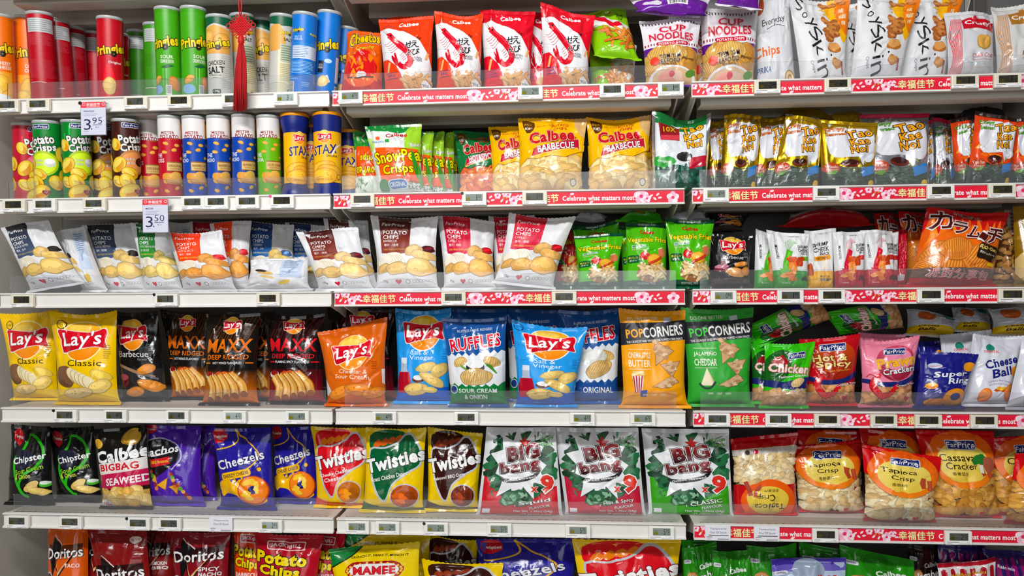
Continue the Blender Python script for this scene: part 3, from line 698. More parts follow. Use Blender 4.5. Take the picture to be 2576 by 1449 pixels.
def f_maxx(c, c2, fl, lo, lo2):
    def fn():
        rect(0, 0, 100, 36, lo, lo2)
        for k in range(13): line([(30 + 6 * k, 97), (8 + 6 * k, 62)], 1.6, shade(c, .42), 0)
        lays(54, 86, 36, 'e8d2a0'); poly([(8, 55), (92, 55), (92, 70), (8, 66)], shade(BK, 1.0))
        T('MAXX', 52, 62.5, 82, 15, c, b=.05, sh=.05, c2=shade(c, .8)); T('DEEP RIDGED', 50, 50, 78, 5.2, c, b=.02, sh=.12); TT(fl, 50, 43.6, 2.7, 'f0f0f0', b=.02)
        rect(6, 43, 17, 44.2, c); rect(84, 43, 96, 44.2, c)
        ell(16, 30, 10, 6, 'e8e4e0'); ell(16, 31.5, 8, 4, '8c1c18')
        for k in range(4): blob(34 + 9 * k, 29 + 1.5 * (k % 2), 8, 6, ('b8401c', 'd2642c')[k % 2], k, .2)
        for k in (4, 3, 2, 1, 0):
            P = [(20 + 15.5 * k, 3 + 1.6 * k), (25 + 14 * k, 12 + 1.6 * k), (24 + 12 * k, 20 + 1.2 * k), (16 + 11 * k, 28 + .8 * k)]
            line(P, 15, '98581f', 5); line(P, 12, 'dca655', 5); line([(x - 2.2, y + .6) for x, y in P], 4, 'efcb86', 5); ell(20 + 15.5 * k, 3.4 + 1.6 * k, 6, 5, '8a4c1c')
    return fn
design('maxx_orange', 1.42, '17120f', f_maxx('e87c1c', 'c85c10', 'HOT WINGS FLAVORED', '1a0f08', 'd87a1c'))
design('maxx_red', 1.42, '150d0e', f_maxx('d81c2c', 'a81020', 'FLAMING SPICY FLAVORED', '3a0a12', '8c1222'))
def f_ched():
    lays(50, 64, 62, 'f6d9a0'); T('Cheddar &', 52, 40, 46, 5.2, 'fbe8d4', rot=-6); T('Sour Cream', 50, 33.5, 56, 5.2, 'fbe8d4', rot=-6)
    poly([(2, 34), (14, 14), (6, 10), (0, 12)], 'e4e4ea'); poly([(96, 40), (100, 40), (100, 22), (97, 24)], 'e4e4ea')
    for p in ((30, 15, 26, 9, 20), (62, 17, 28, 9, -8), (84, 13, 20, 7, 10)): chip(p[0], p[1], p[2], p[3], p[4], 'dc8a34', seed=int(p[0]))
    fine(82, 40, 92, 50, 5, '8a3a08', 4)
design('cheddar', 1.2, 'd2691c', f_ched)
def f_salt():
    rect(0, 0, 100, 15, '1c5cb8'); lays(52, 74, 74, 'eaf2ff'); T('Salt &', 46, 52, 32, 5.6, 'f2f8ff'); T('Vinegar', 50, 45.5, 46, 6, 'f2f8ff'); ell(9, 92, 7, 7, '143c78'); ell(9, 92, 5.8, 5.8, '2f9be0'); T('EXPORT', 9, 92, 11, 2, '143c78')
    poly([(10, 44), (22, 44), (22, 34), (30, 22), (28, 10), (4, 10), (2, 22), (10, 34)], 'b8c4d8'); poly([(6, 31), (26, 31), (30, 21), (28, 9), (4, 9), (2, 21)], 'a8122c'); rect(11, 40, 22, 46, 'dfe8f4')
    ell(44, 23, 12, 5, '6a3c28'); ell(44, 25, 10, 4, 'f2f2f2')
    for p in ((60, 36, 20, 8, 8), (84, 33, 17, 10, 20), (70, 23, 24, 9, -22), (40, 13, 24, 10, 6), (66, 12.5, 14, 5, -6)): chip(p[0], p[1], p[2], p[3], p[4], 'dcc07a', seed=int(p[0] * 3))
    fine(88, 44, 97, 56, 6, '1c5ca8', 4)
design('salt', 1.5, '2f9be0', f_salt)
def f_ruff(low, word, cream):
    def fn():
        P = [(0, 56)] + [(x, 56 + (2.4 if i % 2 else -1.5) + (3 if x > 60 else 0)) for i, x in enumerate(range(4, 100, 6))] + [(100, 60), (100, 20), (0, 20)]
        poly(P, 'e9ecf0')
        poly([(0, 24)] + [(x, 23 + (1.8 if i % 2 else -1.8) - 2 * math.sin(x / 32.)) for i, x in enumerate(range(4, 100, 7))] + [(100, 26), (100, 0), (0, 0)], low)
        T('RUFFLES HAVE RIDGES!', 50, 85, 56, 3.2, 'dfe8f4', rot=4, b=.015)
        T('RUFFLES', 50, 70, 84, 15, 'cc1630', o=('f4f4f6', .06), o2=('16346c', .10), b=.06, rot=7)
        chip(24, 48, 12, 8, 20, 'd8b878', seed=3, ridg=6); chip(78, 48, 14, 9, -14, 'd4b070', seed=4, ridg=6)
        if cream:
            for k in range(5): line([(24 + 3 * k, 44 - 1.5 * k), (36 + 2 * k, 39 - k)], 3, '7cae4c', 0); line([(66 + 3 * k, 46 - 1.6 * k), (78 + 2 * k, 43 - 2 * k)], 2.4, '4c8a34', 0)
            ell(50, 42, 16, 11, '2c3038'); ell(50, 45, 15, 7, 'eef0f2'); chip(50, 31, 28, 14, 6, 'd8b474', seed=9, ridg=14); T(word, 52, 15.5, 68, 4.6, 'f4f4f4', b=.04); T('& ONION', 48, 8.5, 40, 5, 'f4f4f4', b=.04)
        else:
            ell(52, 47, 26, 11, 'd9dcd4'); ell(54, 49, 20, 7, 'eceee8', rot=12); chip(62, 34, 26, 13, 22, 'd8b474', seed=9, ridg=14); T(word, 60, 12, 60, 6.2, 'f4f4f4', b=.04)
        ell(9, 17, 7, 7, 'dfe6f2'); ell(9, 17, 5.6, 5.6, '27407c')
    return fn
design('ruff_onion', 1.42, '1c5496', f_ruff('147a3c', 'SOUR CREAM', 1))
design('ruff_orig', 1.5, '1c5496', f_ruff('1c4c8c', 'ORIGINAL', 0))
def f_pop(c, l1, l2, butter):
    def fn():
        poly([(0, 84), (100, 89), (100, 68), (0, 61)], '23262f')
        T('DO ONE BETTER!', 34, 90, 46, 4.2, 'f4f0e0', rot=6, b=.02); rect(66, 87, 77, 92.5, 'cdd2e0', rot=8)
        T('POP', 21, 73.5, 27, 9.5, c, b=.05, rot=6); T('CORNERS', 65, 76.6, 62, 11.5, 'eceae6', b=.05, rot=6)
        T('THE CRUNCHY AND WHOLESOME POPPED-CORN SNACK', 52, 66.6, 88, 2.5, 'eceae6', rot=5, b=.03)
        rect(10, 56.6, 44, 57, 'f4f0e0'); rect(10, 36.5, 44, 37, 'f4f0e0'); T(l1, 27, 51, 34, 6, 'f6f2e4', b=.03); T(l2, 27, 42.5, 34, 7, 'f6f2e4', b=.04)
        for P, s in (([(50, 66), (82, 56), (52, 40)], 1), ([(58, 42), (92, 46), (78, 28)], 2), ([(44, 19), (78, 31), (90, 24), (66, 18)], 3)):
            P2 = [(x, y) for x, y in P]; poly(P2, '8a5c34', sm=0); m = np.mean(P2, 0); poly([(m[0] + (x - m[0]) * .93, m[1] + (y - m[1]) * .93) for x, y in P2], 'cfa880')
            R = random.Random(s)
            for k in range(16):
                w = np.array([R.random() for _ in P2]); w /= w.sum(); qx = sum(a * p[0] for a, p in zip(w, P2)); qy = sum(a * p[1] for a, p in zip(w, P2)); blob(qx, qy, 4.2, 3.2, R.choice(('e6cdb0', 'b98f68', 'dcbc98')), k, .2, n=9)
        if butter:
            poly([(14, 30), (32, 30), (29, 13), (18, 13)], 'f0e8e0')
            for k in range(4): poly([(15 + 4.4 * k, 30), (17 + 4.4 * k, 30), (19.6 + 2.6 * k, 13), (18 + 2.6 * k, 13)], 'a82040')
            for k in range(12): ell(16 + 1.4 * k, 31 + 2.6 * abs(math.sin(k * 1.7)), 2.6, 2.4, ('f2e6c0', 'e4cf90')[k % 2], n=9)
            poly([(26, 15), (37, 16), (36, 9), (27, 9)], '2c4a9c')
        else:
            poly([(28, 37), (38, 19), (18, 19)], 'f0e8cc'); poly([(38, 19), (28, 37), (40, 21)], 'd8caa0'); line([(16, 21), (24, 16.5), (34, 17), (41, 23)], 3.2, '1f3f34', 4)
        for k, s in enumerate(('NEVER FRIED', 'GF', 'NON GMO CORN')): T(s.split()[0], 34 + 14 * k, 11, 8, 2.2, 'f4f0e0', b=.02)
    return fn
design('pop_yellow', 1.45, 'f0a818', f_pop('f0a818', 'CINEMA STYLE', 'BUTTER', 1), m=M_MATTE)
design('pop_green', 1.45, '38a43c', f_pop('4cc84c', 'JALAPEÑO', 'CHEDDAR', 0), m=M_MATTE)
# ---- crackers
def f_chicken():
    poly([(0, 70), (26, 88), (48, 84), (52, 64), (40, 40), (0, 34)], '155a1c', sm=3); poly([(60, 100), (84, 80), (80, 50), (100, 46), (100, 100)], '4ac41c', sm=3); poly([(0, 40), (40, 36), (100, 44), (100, 26), (60, 24), (0, 30)], '1c2866', sm=3)
    rect(0, 0, 100, 22, 'b08c68'); pile(0, 0, 100, 23, 20, 13, ('c8a078', 'd8b48c', 'b88c60'), 5)
    fp_logo(62, 78, 34, 6); blob(28, 70, 12, 12, '9c1420', 3, .3)
    T('Chicken', 50, 57, 88, 14, 'f0dcd4', o=('b0243c', .05), b=.09, rot=-4); T('Flavoured Crackers', 60, 45, 66, 3.6, 'f0f0f0', b=.03, rot=4)
    chip(70, 35, 15, 9, 20, 'd8bc8c', seed=4, ridg=5); T('Crispy & Tasty', 74, 23, 40, 3.4, 'f4f4f4', o=('15205a', .05), b=.03, rot=8)
design('chicken', 1.25, '38b81c', f_chicken, kind='cracker_bag', cat='cracker bag')
def f_prawnpic(cx, cy, s, c='cc1c28'):
    q = lambda P: [(cx + x * s, cy + y * s / A.asp) for x, y in P]
    for k in range(4): line(q([(-.12 + .1 * k, -.3 + .05 * k), (-.2 + .12 * k, -.52 + .05 * k), (-.1 + .13 * k, -.58 + .06 * k)]), .035 * s, shade(c, .7), 3)
    for pts, w in (([(-.30, .36), (-.42, .12), (-.36, -.12), (-.18, -.30)], .26), ([(-.34, -.10), (-.14, -.34), (.12, -.34)], .25), ([(0, -.36), (.24, -.28), (.40, -.10)], .19)):
        line(q(pts), w * s, shade(c, .62), 5)
        line(q(pts), (w - .035) * s, c, 5)
    for x, y in ((-.36, .1), (-.34, -.08), (-.22, -.24), (-.04, -.32), (.14, -.31), (.28, -.22)): line(q([(x - .05, y - .05), (x + .07, y + .08)]), .018 * s, shade(c, .6), 0)
    poly(q([(.36, -.16), (.62, -.06), (.5, .02), (.58, .14), (.42, .06), (.34, -.02)]), c); poly(q([(-.42, .3), (-.12, .56), (-.18, .3)]), c); line(q([(-.3, .42), (-.5, .56), (-.62, .44)]), .02 * s, c, 4); line(q([(-.26, .44), (-.1, .64), (.14, .6)]), .02 * s, c, 4)
def f_hot():
    ell(55, 62, 40, 38, 'c8501c', '8c1c14'); rect(0, 0, 100, 20, 'b08c68'); pile(0, 0, 100, 30, 24, 11, ('d0a070', 'c08850', 'b87844'), 6); poly([(0, 42), (30, 34), (70, 36), (100, 48), (100, 40), (70, 29), (30, 27), (0, 36)], '1c2866', sm=3)
    fp_logo(52, 83, 40); T('Hot &', 46, 67, 62, 11, 'f0d890', o=('5c1010', .06), b=.07); T('Spicy', 52, 56, 66, 12, 'f0d890', o=('5c1010', .06), b=.07); T('Prawn Crackers', 58, 47.5, 48, 3.4, 'e8a040', b=.02, rot=4)
    f_prawnpic(36, 24, 44); T('Crispy & Tasty', 74, 27, 44, 3.4, 'f4f4f4', o=('15205a', .05), b=.03, rot=8); heart(72, 8, 6, 'b8123a')
design('hot_spicy', 1.3, 'bc1424', f_hot, kind='cracker_bag', cat='cracker bag')
def f_prawn():
    ell(58, 62, 36, 36, 'c8506c', '8c1c34'); ell(62, 66, 26, 22, 'e88ca8'); rect(0, 0, 100, 20, 'b08c68'); pile(0, 0, 100, 28, 22, 11, ('d0a070', 'c89468', 'b88050'), 8); poly([(0, 40), (30, 33), (70, 35), (100, 46), (100, 38), (70, 28), (30, 26), (0, 34)], '1c2866', sm=3)
    fp_logo(56, 79, 36, -3); T('Prawn', 60, 63, 74, 15, 'f4b838', o=('8c1434', .03), o2=('f4e8c8', .06), b=.07, rot=6); T('Crackers', 64, 50, 64, 9, 'f0f0f4', o=('1c1c2c', .05), b=.05, rot=7)
    f_prawnpic(34, 26, 46); T('Crispy & Tasty', 78, 29, 44, 3.4, 'f4f4f4', o=('15205a', .05), b=.03, rot=8); heart(80, 9, 6, 'b8123a')
design('prawn', 1.3, 'e88ca4', f_prawn, kind='cracker_bag', cat='cracker bag')
def f_super():
    ell(22, 73, 12, 7, 'c8d8e8'); T('ORIENTAL', 22, 72, 22, 3.4, 'd43444', b=.03); T('Super', 54, 57, 66, 14, 'e8ecf8', o=('0c1040', .04), b=.05, rot=6, sh=.15); T('Ring', 72, 45, 46, 14, 'e8ecf8', o=('0c1040', .04), b=.05, rot=8, sh=.15)
    ell(88, 74, 13, 12, 'f0a020'); ell(20, 36, 11, 8, 'e8922c'); ell(20, 38, 9, 4, 'f8c03c'); ell(72, 16, 27, 22, 'd87818'); ell(72, 17, 25, 20, 'f09c2c'); ell(72, 17, 12, 9, '14186c'); ell(34, 7, 22, 9, 'e08a20'); star(36, 24, 4, 1.4, 4, 'dfe4ff'); star(12, 22, 3.4, 1.2, 4, 'dfe4ff')
design('super_ring', 1.35, '1a1c78', f_super, m=M_FOIL)
def f_cheese():
    ell(36, 80, 9, 8, '2c8c7c'); T('ORIENTAL', 38, 74.5, 30, 4, 'd43444', o=('f4f0f0', .03), b=.04); T('Cheese', 60, 60, 70, 13, '1c2470', b=.07, rot=12); T('Balls', 68, 46, 56, 13, '1c2470', b=.07, rot=12)
    ell(94, 46, 12, 11, 'f0a030'); T('Contains Real Cheese', 58, 30, 48, 2.6, '8a5c9c', arc=3, b=.01); T('No Artificial Colour', 58, 26, 42, 2.4, '8a5c9c', arc=2.5); blob(64, 20, 13, 5, 'c0501c', 3, .2); blob(64, 21.5, 11, 4, 'f0b83c', 4, .2)
    ell(32, 12, 13, 13, 'e0762c'); ell(31, 13, 10, 10, 'ee9448'); ell(88, 16, 18, 17, 'e0782c'); ell(86, 18, 14, 13, 'ee9850')
design('cheese_balls', 1.3, 'e2e4ee', f_cheese)
def f_cheese_b(): rect(0, 0, 100, 24, 'f0c81c'); T('Cheese', 34, 20, 40, 7, '141414', b=.06, sh=.2); T('Balls', 34, 10, 34, 7, '141414', b=.06, sh=.2); fine(56, 30, 92, 60, 4, '9a6a8c', 3); ell(30, 70, 16, 14, 'd87030'); ell(74, 84, 13, 12, '2c8c7c')
design('cheese_side', .6, 'dadde8', f_cheese_b)
# ---- fifth row
def f_chipster():
    poly([(16, 96), (34, 84), (28, 72), (12, 82)], 'c01828', sm=2); T('Twisties', 23, 84, 20, 4, 'f0f0f0', b=.05, rot=-10)
    for P in ([(52, 88), (66, 86), (84, 74), (88, 60), (74, 46), (50, 36), (40, 22), (52, 10)], [(52, 88), (44, 70), (28, 60), (24, 50), (32, 30), (50, 12), (60, 8)]): line(P, 6, '2fae1c', 5)
    blob(46, 56, 20, 24, '20243a', 4, .12)
    T('Chipster', 58, 56, 74, 11, 'f4f4f4', b=.055, rot=12); T('Sour Cream', 60, 43, 60, 6.4, '9cc83c', b=.035, rot=14); T('& Onion', 48, 34, 36, 6, 'd8dc5c', b=.03, rot=8)
    ell(66, 21, 15, 9, 'd8b866', rot=28); ell(70, 24, 13, 7, 'ead08a', rot=28); chip(80, 15, 19, 9, -10, 'e4c87c', seed=8); ell(92, 24, 9, 6, '58b83c'); ell(92, 26, 8, 4, 'e8f0e8')
design('chipster', 1.62, '101112', f_chipster)
def f_calbig():
    ell(10, 80, 9, 10, 'd8a83c', rot=40); blob(72, 86, 18, 17, '9c7830', 3, .08); blob(73, 87, 16, 15, 'd8ac48', 3, .08)
    T('Calbee', 55, 65, 104, 16, 'f4f4f4', o=('101418', .05), b=.09, rot=6); poly([(6, 54), (100, 60), (100, 46), (6, 41)], 'e8e4e0', sm=0); T('BIGBAG', 50, 50, 78, 9, 'c0202c', o=('f8f4f0', .05), b=.07, rot=3)
    poly([(8, 40), (100, 46), (100, 26), (10, 22)], 'b82050'); poly([(8, 41.5), (100, 47.5), (100, 46), (8, 40)], 'e8d8d0'); T('SEAWEED', 64, 33.4, 82, 9, 'f4f0f0', b=.06, rot=5)
    rect(0, 0, 100, 21, 'd0a458'); pile(0, -2, 100, 22, 18, 16, ('e0b864', 'd4a850', 'e8c880'), 3); ell(17, 3, 16, 9, 'f0ecec'); T('165g', 17, 3.4, 20, 4.6, 'b01c48', b=.03)
design('calbee_big', 1.45, '15120f', f_calbig)
def f_nachos():
    poly([(2, 97), (24, 100), (22, 90), (4, 88)], 'c01828', sm=2); T('Twisties', 13, 94, 18, 3, 'f0f0f0', b=.05)
    poly([(0, 74), (30, 82), (62, 72), (68, 58), (50, 46), (30, 36), (0, 30)], '14121a', sm=3); line([(0, 76), (30, 83), (64, 74), (71, 58), (54, 43)], 2.2, 'b8c0d0', 4)
    T('nachos', 34, 67, 66, 10, 'f4f4f4', b=.055, rot=10); line([(14, 59), (34, 62), (54, 66)], 1.8, 'f0f0f0', 3); poly([(10, 55), (52, 60), (52, 51), (12, 45)], 'c8202c', sm=0); T('BBQ Bonanza', 32, 53, 36, 4.4, 'f0c83c', b=.05, rot=8)
    for P in ([(24, 24), (48, 34), (42, 18)], [(46, 22), (70, 28), (62, 12)], [(14, 38), (22, 36), (28, 18)]): poly(P, 'a86a1c'); m = np.mean(P, 0); poly([(m[0] + (x - m[0]) * .86, m[1] + (y - m[1]) * .86) for x, y in P], 'e8b038')
    for a, b in (((54, 38), (60, 22)), ((12, 40), (24, 20)), ((66, 24), (82, 8))):
        for k in range(5): t = k / 4; ell(a[0] + (b[0] - a[0]) * t, a[1] + (b[1] - a[1]) * t, 4, 3.4, ('a83a24', '5c9c34', 'e0b060', '8c2c34', 'd8803c')[k])
design('nachos', 1.3, '4a1c9c', f_nachos, m=M_FOIL)
def f_cheezels():
    poly([(4, 96), (22, 98), (26, 86), (6, 80)], 'c01828', sm=2); T('Twisties', 15, 89, 20, 4, 'f0f0f0', b=.05, rot=6)
    line([(6, 72), (30, 76), (44, 84), (38, 98)], 2.4, 'e8b838', 5); line([(38, 98), (56, 84), (72, 76), (82, 66), (72, 54), (50, 44)], 2.4, 'e8b838', 5)
    poly([(4, 30), (26, 36), (36, 30), (48, 36), (58, 30), (60, 12), (70, 10), (86, 14), (92, 8), (70, 3), (52, 8), (40, 16), (20, 18), (10, 14)], 'f0bc1c', sm=3)
    T('Cheezels', 48, 59, 86, 12, 'e8e8f0', o=('0c0c3c', .04), b=.045, rot=14); rrect(12, 37, 68, 46, 5, 'f0bc1c', 11); T('CHEEZY CHEESE', 40, 41.5, 48, 4, '1c1430', b=.04, rot=11)
    for k in range(3): line([(24 + 14 * k, 37 + k), (25 + 14 * k, 31 + k)], 3.4, 'f0bc1c', 0)
    ell(70, 22, 27, 25, 'b8481c'); ell(70, 22.5, 25, 23, 'ee8828'); ell(70, 22.5, 8, 7, '20186c'); blob(66, 32, 10, 7, 'f4cc3c', 3, .3); blob(60, 16, 10, 7, 'f4cc3c', 5, .3); blob(76, 24, 6, 6, 'f0d858', 6, .3); ell(82, 48, 3.5, 3.5, 'f0bc1c'); ell(36, 33, 2.6, 2.6, 'f0bc1c')
design('cheezels', 1.38, '26208c', f_cheezels)
def f_twist(c, l1, l2, stuff):
    def fn():
        poly([(8, 90), (30, 98), (62, 96), (72, 84), (60, 78), (30, 72), (10, 72)], shade(c, 1.05), sm=3)
        for k in range(4): poly([(14 + 12 * k, 78 + 3 * k), (22 + 12 * k, 86 + 2 * k), (28 + 12 * k, 80 + 2 * k), (19 + 12 * k, 74 + 3 * k)], stuff, sm=2)
        poly([(8, 74), (34, 76), (56, 84), (66, 94), (80, 92), (96, 72), (96, 54), (76, 44), (52, 30), (40, 10), (24, 20), (12, 44)], 'c8ccd4', sm=3)
        poly([(10, 72), (36, 74), (58, 82), (68, 91), (79, 89), (93, 71), (93, 55), (73, 46), (50, 32), (40, 13), (27, 22), (15, 45)], c, sm=3)
        T('Twisties', 52, 60, 100, 17, 'f6f6f6', o=(shade(c, .45), .05), b=.09, rot=14); T(l1, 45, 41, 62, 5.4, 'f4f0ec', b=.04, rot=12); T(l2, 40, 34, 34 if l2 else 1, 5, 'f4f0ec', b=.04, rot=12) if l2 else None
        ell(72, 18, 24, 21, 'c8ccd4'); ell(72, 18, 22, 19, shade(stuff, .8)); 
        for k in range(6): blob(64 + 9 * (k % 3), 12 + 6 * (k // 3) + k % 2, 9, 6, (stuff, shade(stuff, 1.2), shade(stuff, .7))[k % 3], k, .2)
        poly([(0, 0), (100, 0), (100, 3), (30, 5), (0, 10)], c)
    return fn
design('twist_red', 1.42, 'f2cc10', f_twist('cc1424', 'Cheeky Cheddar', 'Cheese', 'ec8a1c'))
design('twist_green', 1.42, 'f2d010', f_twist('0c5c34', 'Roast Chicken Dance', '', 'd4641c'))
design('twist_brown', 1.42, 'f0d010', f_twist('35150f', 'Kaboom! BBQ Curry', '', '8c3a1c'))
def f_bigbang(c, cs, lab):
    def fn():
        rect(4, 1, 96, 30, c); poly([(4, 60), (30, 30), (60, 24), (96, 34), (96, 10), (4, 10)], c, sm=0)
        for k in range(26):
            a = 2 * PI * k / 26; blob(52 + 36 * math.cos(a), 56 + 30 * math.sin(a), 10, 9, ('1c4c30', '2a6c44', '143c26')[k % 3], k, .3)
        flakes(12, 22, 90, 92, 60, 4, ('5c9c74', '0f2c1c', '3c7c54'), 4)
        poly([(34, 90), (66, 94), (76, 72)], '24603c'); 
        star(51, 57, 41, 27, 11, 'eceef2', rot=8, sx=1.0, sy=1.18, seed=5)
        star(56, 82, 9, 4, 5, 'c82c28')
        T('BIG', 54, 71, 44, 17, '8c141c', o=('f4f4f4', .03), o2=('141418', .075), b=.11, rot=10, c2='1a1416'); T('bang', 50, 54, 52, 17, '8c141c', o=('f4f4f4', .03), o2=('141418', .075), b=.10, rot=10, c2='1a1416')
        poly([(24, 42), (44, 41), (66, 46), (76, 52), (72, 45), (56, 39), (34, 37)], '141418', sm=3); T('Grilled Seaweed', 50, 41.6, 40, 2.7, 'f0f0f0', b=.03, rot=9)
        T('9', 84, 36, 17, 21, 'd03424', o=('f4f4f4', .06), b=.13, rot=-4); T('x', 68, 30, 9, 6, 'd03424', o=('f4f4f4', .05), b=.09)
        T('Value', 86, 87, 18, 5, '3c9c3c', o=('e8f4e0', .05), b=.05, rot=10); T('Pack', 88, 81, 15, 5, '3c9c3c', o=('e8f4e0', .05), b=.05, rot=10)
        blob(46, 20, 16, 12, '2a5c3c', 3, .2); flakes(30, 14, 60, 26, 22, 4, ('8cb898', '0f2c1c', '4c8c64'), 9)
        T(lab, 68, 16, 38, 4.6, 'f4f4f0', o=('181818', .04), b=.03, rot=8); T('FLAVOUR', 74, 11, 24, 2.8, 'f4f4f0', o=('181818', .03), b=.02, rot=8); T('Net Wt. 1.90oz (54g)', 66, 5.4, 46, 3, 'f4f4f4', o=('181818', .04), b=.03); T('(9 packs x 6g)', 70, 2.2, 34, 2.4, 'f4f4f4', b=.02)
        rect(6, 3, 15, 8, 'e8ecf4')
    return fn
BB = dict(asp=1.12, kind='seaweed_pouch', cat='seaweed pouch', pouch=True, m=M_FOIL, seal=met('dde0e6', .1), back=met('b4b8be'))
design('bang_squid', base=met('e8ebf0', .06), fn=f_bigbang('c0202c', 0, 'Squid'), **BB)
design('bang_hot', base=met('e8ebf0', .06), fn=f_bigbang('b81c3c', 0, 'Hot & Spicy'), **BB)
design('bang_classic', base=met('e8ebf0', .06), fn=f_bigbang('3c9c1c', 0, 'CLASSIC'), **BB)
def f_tap(l1, l2, cn, chipc, leaf, flip=False):
    def fn():
        pile(0, 2, 100, 64, 76, 10, chipc, 4, bg='a8865a', amp=.22, rk=.83, flat=.80)
        poly([(0, 100), (0, 62), (10, 56), (24, 47), (50, 41), (76, 47), (90, 56), (100, 62), (100, 100)], 'c8141c', sm=0); ell(50, 66, 47, 43, 'e8641c', 'f08a28'); ell(50, 62, 37, 29, 'f4e07c', 'e8cc58')
        fp_logo(50, 83, 36); T(l1, 42, 68, 48, 8.4, '1c1410', b=.02); T(l2, 46, 58.5, 32 if len(l2) < 6 else 44, 8, '1c1410', b=.02); T(cn, 42, 49, 24, 4.6, '1c1410', b=.015)
        line([(76, 62), (74, 55), (77, 47)], 7, 'b04c34', 4); line([(84, 60), (85, 52), (87, 45)], 7, '8c2c24', 4); line([(84, 60), (85, 52), (87, 45)], 5.4, 'c85c48', 4)
        if leaf: blob(74, 66, 10, 9, '2c7c34', 3, .2); line([(74, 60), (74, 50)], 6, 'e8ecd8', 0); blob(86, 60, 8, 14, 'b06450', 4, .1)
        rect(0, 0, 100, 3, 'b01018'); heart(68, 5, 4, 'c8143c')
    return fn
TB = dict(asp=1.25, base='c8141c', kind='cracker_bag', cat='cracker bag', m=M_FILM)
TC = ('e0cba2', 'd8c294', 'e8d8b6', 'd0b484')
design('tapioca', fn=f_tap('Tapioca', 'Crisp', '香脆薯片', TC, 0), **TB)
design('cassava', fn=f_tap('Cassava', 'Cracker', '香薯菜饼', ('c8984c', 'd8a85c', 'b8843c'), 1), **TB)
def f_tapup():
    pile(0, 34, 100, 86, 64, 10, TC, 7, bg='a8865a', amp=.22, rk=.83, flat=.80); rect(0, 84, 100, 100, 'b8121c'); poly([(0, 36), (100, 36), (100, 0), (0, 0)], 'b8121c'); ell(52, 16, 44, 34, 'e8641c'); ell(50, 18, 35, 21, 'e8cc58')
    T('Tapioca', 52, 11, 50, 8, '1c1410', b=.02, rot=180); T('Crisp', 46, 21, 28, 7, '1c1410', b=.02, rot=180); T('香脆薯片', 56, 29, 24, 4, '1c1410', rot=180); line([(22, 22), (20, 30), (15, 41)], 7, 'a84834', 4); line([(29, 20), (31, 30), (38, 36)], 6, 'b85844', 4)
    rect(0, 76, 100, 83, 'cfc8c0'); ell(22, 79, 4, 4, '3c3c3c'); ell(36, 79, 4, 4, 'b8123a')
design('tapioca_up', fn=f_tapup, **TB)
# ---- top row
def f_cheetos():
    rect(0, 0, 100, 22, 'b4181c'); ell(52, 38, 46, 40, 'e05c14'); T('Cheetos', 54, 84, 84, 18, 'e8c01c', o=('161210', .08), o2=('e8e4e0', .11), b=.09, rot=8, arc=4); T('Crunchy', 58, 70, 50, 7, 'f0d048', o=('8c1c14', .06), b=.05, rot=10)
    blob(50, 42, 36, 34, 'c01c1c', 3, .12)
    for k in range(16): R = random.Random(k); blob(R.uniform(12, 88), R.uniform(22, 62), 9, 3.4, ('e8801c', 'f0941c', 'c8601c')[k % 3], k, .2, R.uniform(0, 180))
    ell(54, 25, 13, 7, 'd8d4d0'); line([(20, 22), (50, 20), (84, 23)], 2.4, '2c2420', 3); ell(32, 17.5, 2.6, 2.6, 'e8b030'); ell(70, 17.5, 2.6, 2.6, 'e8b030')
design('cheetos', 1.3, 'd8601c', f_cheetos)
